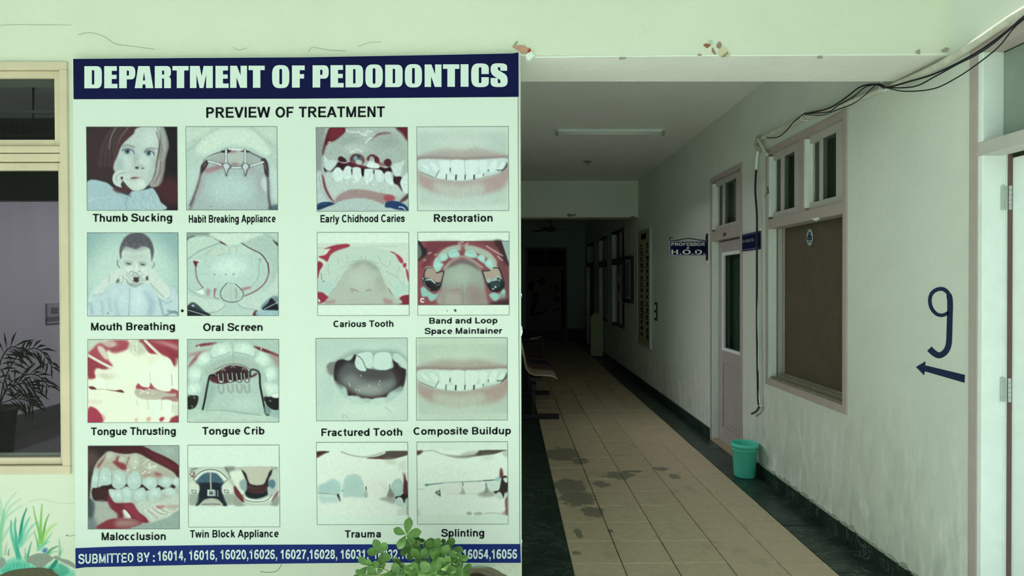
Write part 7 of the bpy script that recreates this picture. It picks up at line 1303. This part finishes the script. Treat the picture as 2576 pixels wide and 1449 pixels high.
def rightmural(p):
    p.P('77705c', [(1168, 1452), (1172, 1438), (1182, 1428), (1200, 1423), (1220, 1424), (1240, 1430), (1258, 1439), (1272, 1452)], .7, 1)
    p.P('3a2e27', [(1150, 1452), (1175, 1446), (1190, 1442), (1205, 1441), (1220, 1447), (1232, 1452)], .8, 1); p.L('8f8a74', 2, [(1185, 1433), (1205, 1429), (1228, 1432), (1250, 1443)], 1, .7); p.L('4b4536', 1.5, [(1190, 1438), (1215, 1436), (1245, 1447)], .8, .7); p.L('5c5546', 1.5, [(1172, 1438), (1182, 1428), (1200, 1423.5), (1220, 1424.5), (1240, 1430), (1258, 1439)], .7, .6)
    for i in range(60): p.E('7f8f88', 1150+p.rng.rand()*155, 1420+p.rng.rand()*30, .6+p.rng.rand()*.8, .6+p.rng.rand()*.6, 0, .5, .5)
    p.P('b3cfc4', [(1160, 1418), (1240, 1420), (1240, 1426), (1180, 1428)], 1.5, .6)
mural(110, 40, 1140, 1418, 1306, 1460, rightmural, 22, 'painted brown log end low on the wall')
def crack_and_highlight(pts, w_=1.0, c='8f9a8c'): ribbon(pts, w_, mat('crack_and_highlight_'+c, c, .9), wall_front, 'wall_crack_and_highlight', lambda x, y: U(x, y, Y=Y0-.0012))  # thin lines: plaster cracks, and edge highlights put in as pale colour
crack_and_highlight([(709, 1418), (702, 1431), (692, 1438), (675, 1440), (655, 1438)], 1.3, '6f8078'); crack_and_highlight([(0, 64), (30, 62), (65, 62), (120, 62), (180, 63)], 1, 'a3ab94'); crack_and_highlight([(195, 88), (225, 82), (262, 92), (290, 110), (340, 117), (390, 124)], 1.2, 'a3ab94')
crack_and_highlight([(775, 132), (785, 119), (800, 121), (830, 126), (870, 128)], 1.3, 'a3ab94'); crack_and_highlight([(900, 117), (930, 107), (960, 106)], 1, 'a3ab94'); crack_and_highlight([(585, 118), (600, 126), (620, 120)], 1, 'a3ab94')
crack_and_highlight([(1346, 143.5), (1420, 143), (1520, 141.5), (1640, 141), (1760, 140), (1900, 139.6), (2050, 138.6), (2200, 137.4), (2385, 136.2)], 3, 'eef8ee'); crack_and_highlight([(1408, 138), (1440, 139), (1480, 140.5)], 2, 'dfeede')  # worn lintel edge, its bright highlight painted in as pale lines
crack_and_highlight([(2396, 0), (2397, 40), (2396, 90), (2398, 130)], 6, 'dff0dd')  # pale strip down the wall corner
# ---------------------------------------------------------------- leafy plant in front of the board
YP = 2.42
pc = U(1085, 1449, Y=YP)
plant = thing('leafy_plant', (pc.x, YP+.02, .34), 'bushy potted green plant with oval leaves in front of the poster footer', 'plant')
MB().lathe([(.0, 0), (.11, 0), (.15, .34), (.165, .34), (.165, .40), (.145, .40), (.135, .34), (0, .34)], (pc.x, YP+.02, -.02), 32, False).build('pot_body', mat('clay', '8a5a42', .8, noise=.1), plant, smooth=False)
MB().lathe([(.0, .37), (.14, .365)], (pc.x, YP+.02, -.02), 24, False).build('soil', mat('soil', '2f261f', .95, noise=.3, nscale=40), plant)
leafv = []
for k in range(3):
    v = []; f = []; prof_ = [(0, .0), (.15, .10), (.4, .24), (.65, .30), (.85, .22), (1, 0)]; fold = (.25, .4, .15)[k]; bend = (.1, .25, -.12)[k]
    for t_, w_ in prof_:
        z = bend*t_*t_
        v += [(t_, -w_, z+w_*fold), (t_, 0, z), (t_, w_, z+w_*fold)]
    for i in range(len(prof_)-1):
        a_ = i*3; f += [(a_, a_+3, a_+4, a_+1), (a_+1, a_+4, a_+5, a_+2)]
    me = bpy.data.meshes.new('leaf'); me.from_pydata(v, [], f); me.polygons.foreach_set('use_smooth', [True]*len(f)); me.materials.append(m_leaf); leafv.append(me)
RZ = [(1022, 1345, 27, .0), (960, 1389, 29, .02), (926, 1424, 26, .0), (1012, 1431, 24, -.02), (1064, 1366, 24, .03), (1092, 1380, 26, -.03), (1136, 1379, 22, .0), (1153, 1402, 22, -.04), (1110, 1402, 27, -.06), (1059, 1409, 26, -.05), (1162, 1434, 24, -.02), (1119, 1426, 28, -.08), (1051, 1435, 27, -.07), (998, 1450, 28, -.03), (1085, 1442, 30, -.1), (950, 1448, 24, .0), (1136, 1443, 28, -.06), (1038, 1374, 22, .02), (1118, 1372, 20, .02), (1024, 1368, 22, .03), (1080, 1400, 26, .01), (1140, 1417, 24, .02), (1030, 1452, 28, -.06), (1100, 1460, 30, -.08), (1150, 1462, 28, -.05), (1065, 1462, 30, -.05), (910, 1447, 18, .0)]
rl_ = random.Random(11)
for px, py, rp, dy in RZ:
    c = U(px, py, Y=YP+dy); size = rp*1.4*(YP+dy)/F
    b_ = Vector((pc.x+(c.x-pc.x)*.25, YP+.02+dy*.3, .35)); mid = b_.lerp(c, .55)+Vector((0, -.01, .03))
    MB().tube(spline3([b_, mid, c], 5), [.0028]*5+[.0022]*5+[.0015], 5).build('stem', m_stem, plant, smooth=True)
    nl = 5; off = rl_.random()*6.28
    for k in range(nl):
        ang = off+k*6.28/nl+rl_.uniform(-.25, .25)
        d = Vector((math.cos(ang), -.35+rl_.uniform(-.35, .45), math.sin(ang)+.15)).normalized()
        up_ = Vector((0, -1, .35)).normalized(); yv = up_.cross(d).normalized(); zv = d.cross(yv)
        sz = size*rl_.uniform(.75, 1.1)
        M = Matrix((d, yv, zv)).transposed().to_4x4(); o = bpy.data.objects.new('leaf', leafv[rl_.randrange(3)]); COL.objects.link(o)
        o.parent = plant; o.matrix_parent_inverse = plant.matrix_basis.inverted()
        o.matrix_basis = Matrix.Translation(c+d*.002) @ M @ Matrix.Diagonal((sz, sz*.95, sz, 1))
# ---------------------------------------------------------------- potted palm and switch plate behind the left window
pb_ = U(-20, 1040, Z=-.02); py_ = 5.3
pb = Vector((U(-12, 900, Y=py_).x, py_, -.02))
zt = U(0, 1028, Y=py_).z
palm = thing('potted_palm', (pb.x, pb.y, zt), 'dark potted palm with arching fronds behind the left window pane', 'plant')
MB().lathe([(0, 0), (.11, 0), (.15, zt-.02), (.165, zt), (.165, zt+.03), (.14, zt+.03), (.13, zt-.04), (0, zt-.04)], pb, 24, False).build('pot_body', mat('dark_pot', '232220', .6), palm, smooth=True)
m_palm = mat('palm_green', '33382c', .6)
FR = [[(0, 1020), (10, 960), (40, 900), (75, 878), (105, 884), (132, 925)], [(0, 1020), (20, 970), (60, 945), (95, 945), (125, 975)], [(0, 1020), (15, 985), (50, 965), (80, 975), (92, 1005)], [(-10, 1020), (-5, 940), (10, 890), (35, 872), (60, 890)], [(-12, 1022), (30, 1005), (60, 1005), (85, 1020)], [(-20, 1020), (-30, 950), (-60, 900)]]
rp_ = random.Random(5)
for k, fr in enumerate(FR):
    dy = (k-2)*.07
    path = spline3([U(x, y, Y=py_+dy*i/5) for i, (x, y) in enumerate(fr)], 7)
    fo = MB().tube(path, .005, 5)
    v = []; f = []
    for i in range(6, len(path)-1, 2):
        t_ = (path[i+1]-path[i]).normalized()
        for s_ in (-1, 1):
            side = Vector((t_.z*s_, rp_.uniform(-.5, .5), -t_.x*s_)).normalized(); d = (t_*.75+side*.8+Vector((0, 0, -.35))).normalized()
            ln = .20*(1-.55*abs(i/len(path)-.55)*2)*rp_.uniform(.8, 1.1); wv = d.cross(Vector((0, 1, 0))).normalized()*.009
            n = len(v); b_ = path[i]; v += [b_-wv*.5, b_+d*ln*.5-wv+Vector((0, 0, -.005)), b_+d*ln+Vector((0, 0, -.03)), b_+d*ln*.5+wv]; f.append((n, n+1, n+2, n+3))
    fo.add(v, f).build('frond', m_palm, palm, fix=False)
sp_ = thing('wall_switch', (-5.42, 6.9, 1.2), 'pale switch box on the mauve wall behind the left window', 'switch')
c0, c1 = U(117, 815, X=-5.41), U(153, 762, X=-5.41)
bx('switch_box', -5.42, -5.40, min(c0.y, c1.y), max(c0.y, c1.y), min(c0.z, c1.z), max(c0.z, c1.z), mat('grubby_switch', '9a9098', .6), sp_)
ym = (c0.y+c1.y)/2
bx('socket', -5.40, -5.396, ym-.12, ym+.1, c0.z+.03, c0.z+.08, mat('socket_dark', '6b6068', .6), sp_); bx('rocker', -5.40, -5.394, ym-.05, ym+.05, (c0.z+c1.z)/2, (c0.z+c1.z)/2+.07, MATS['socket_dark'], sp_)
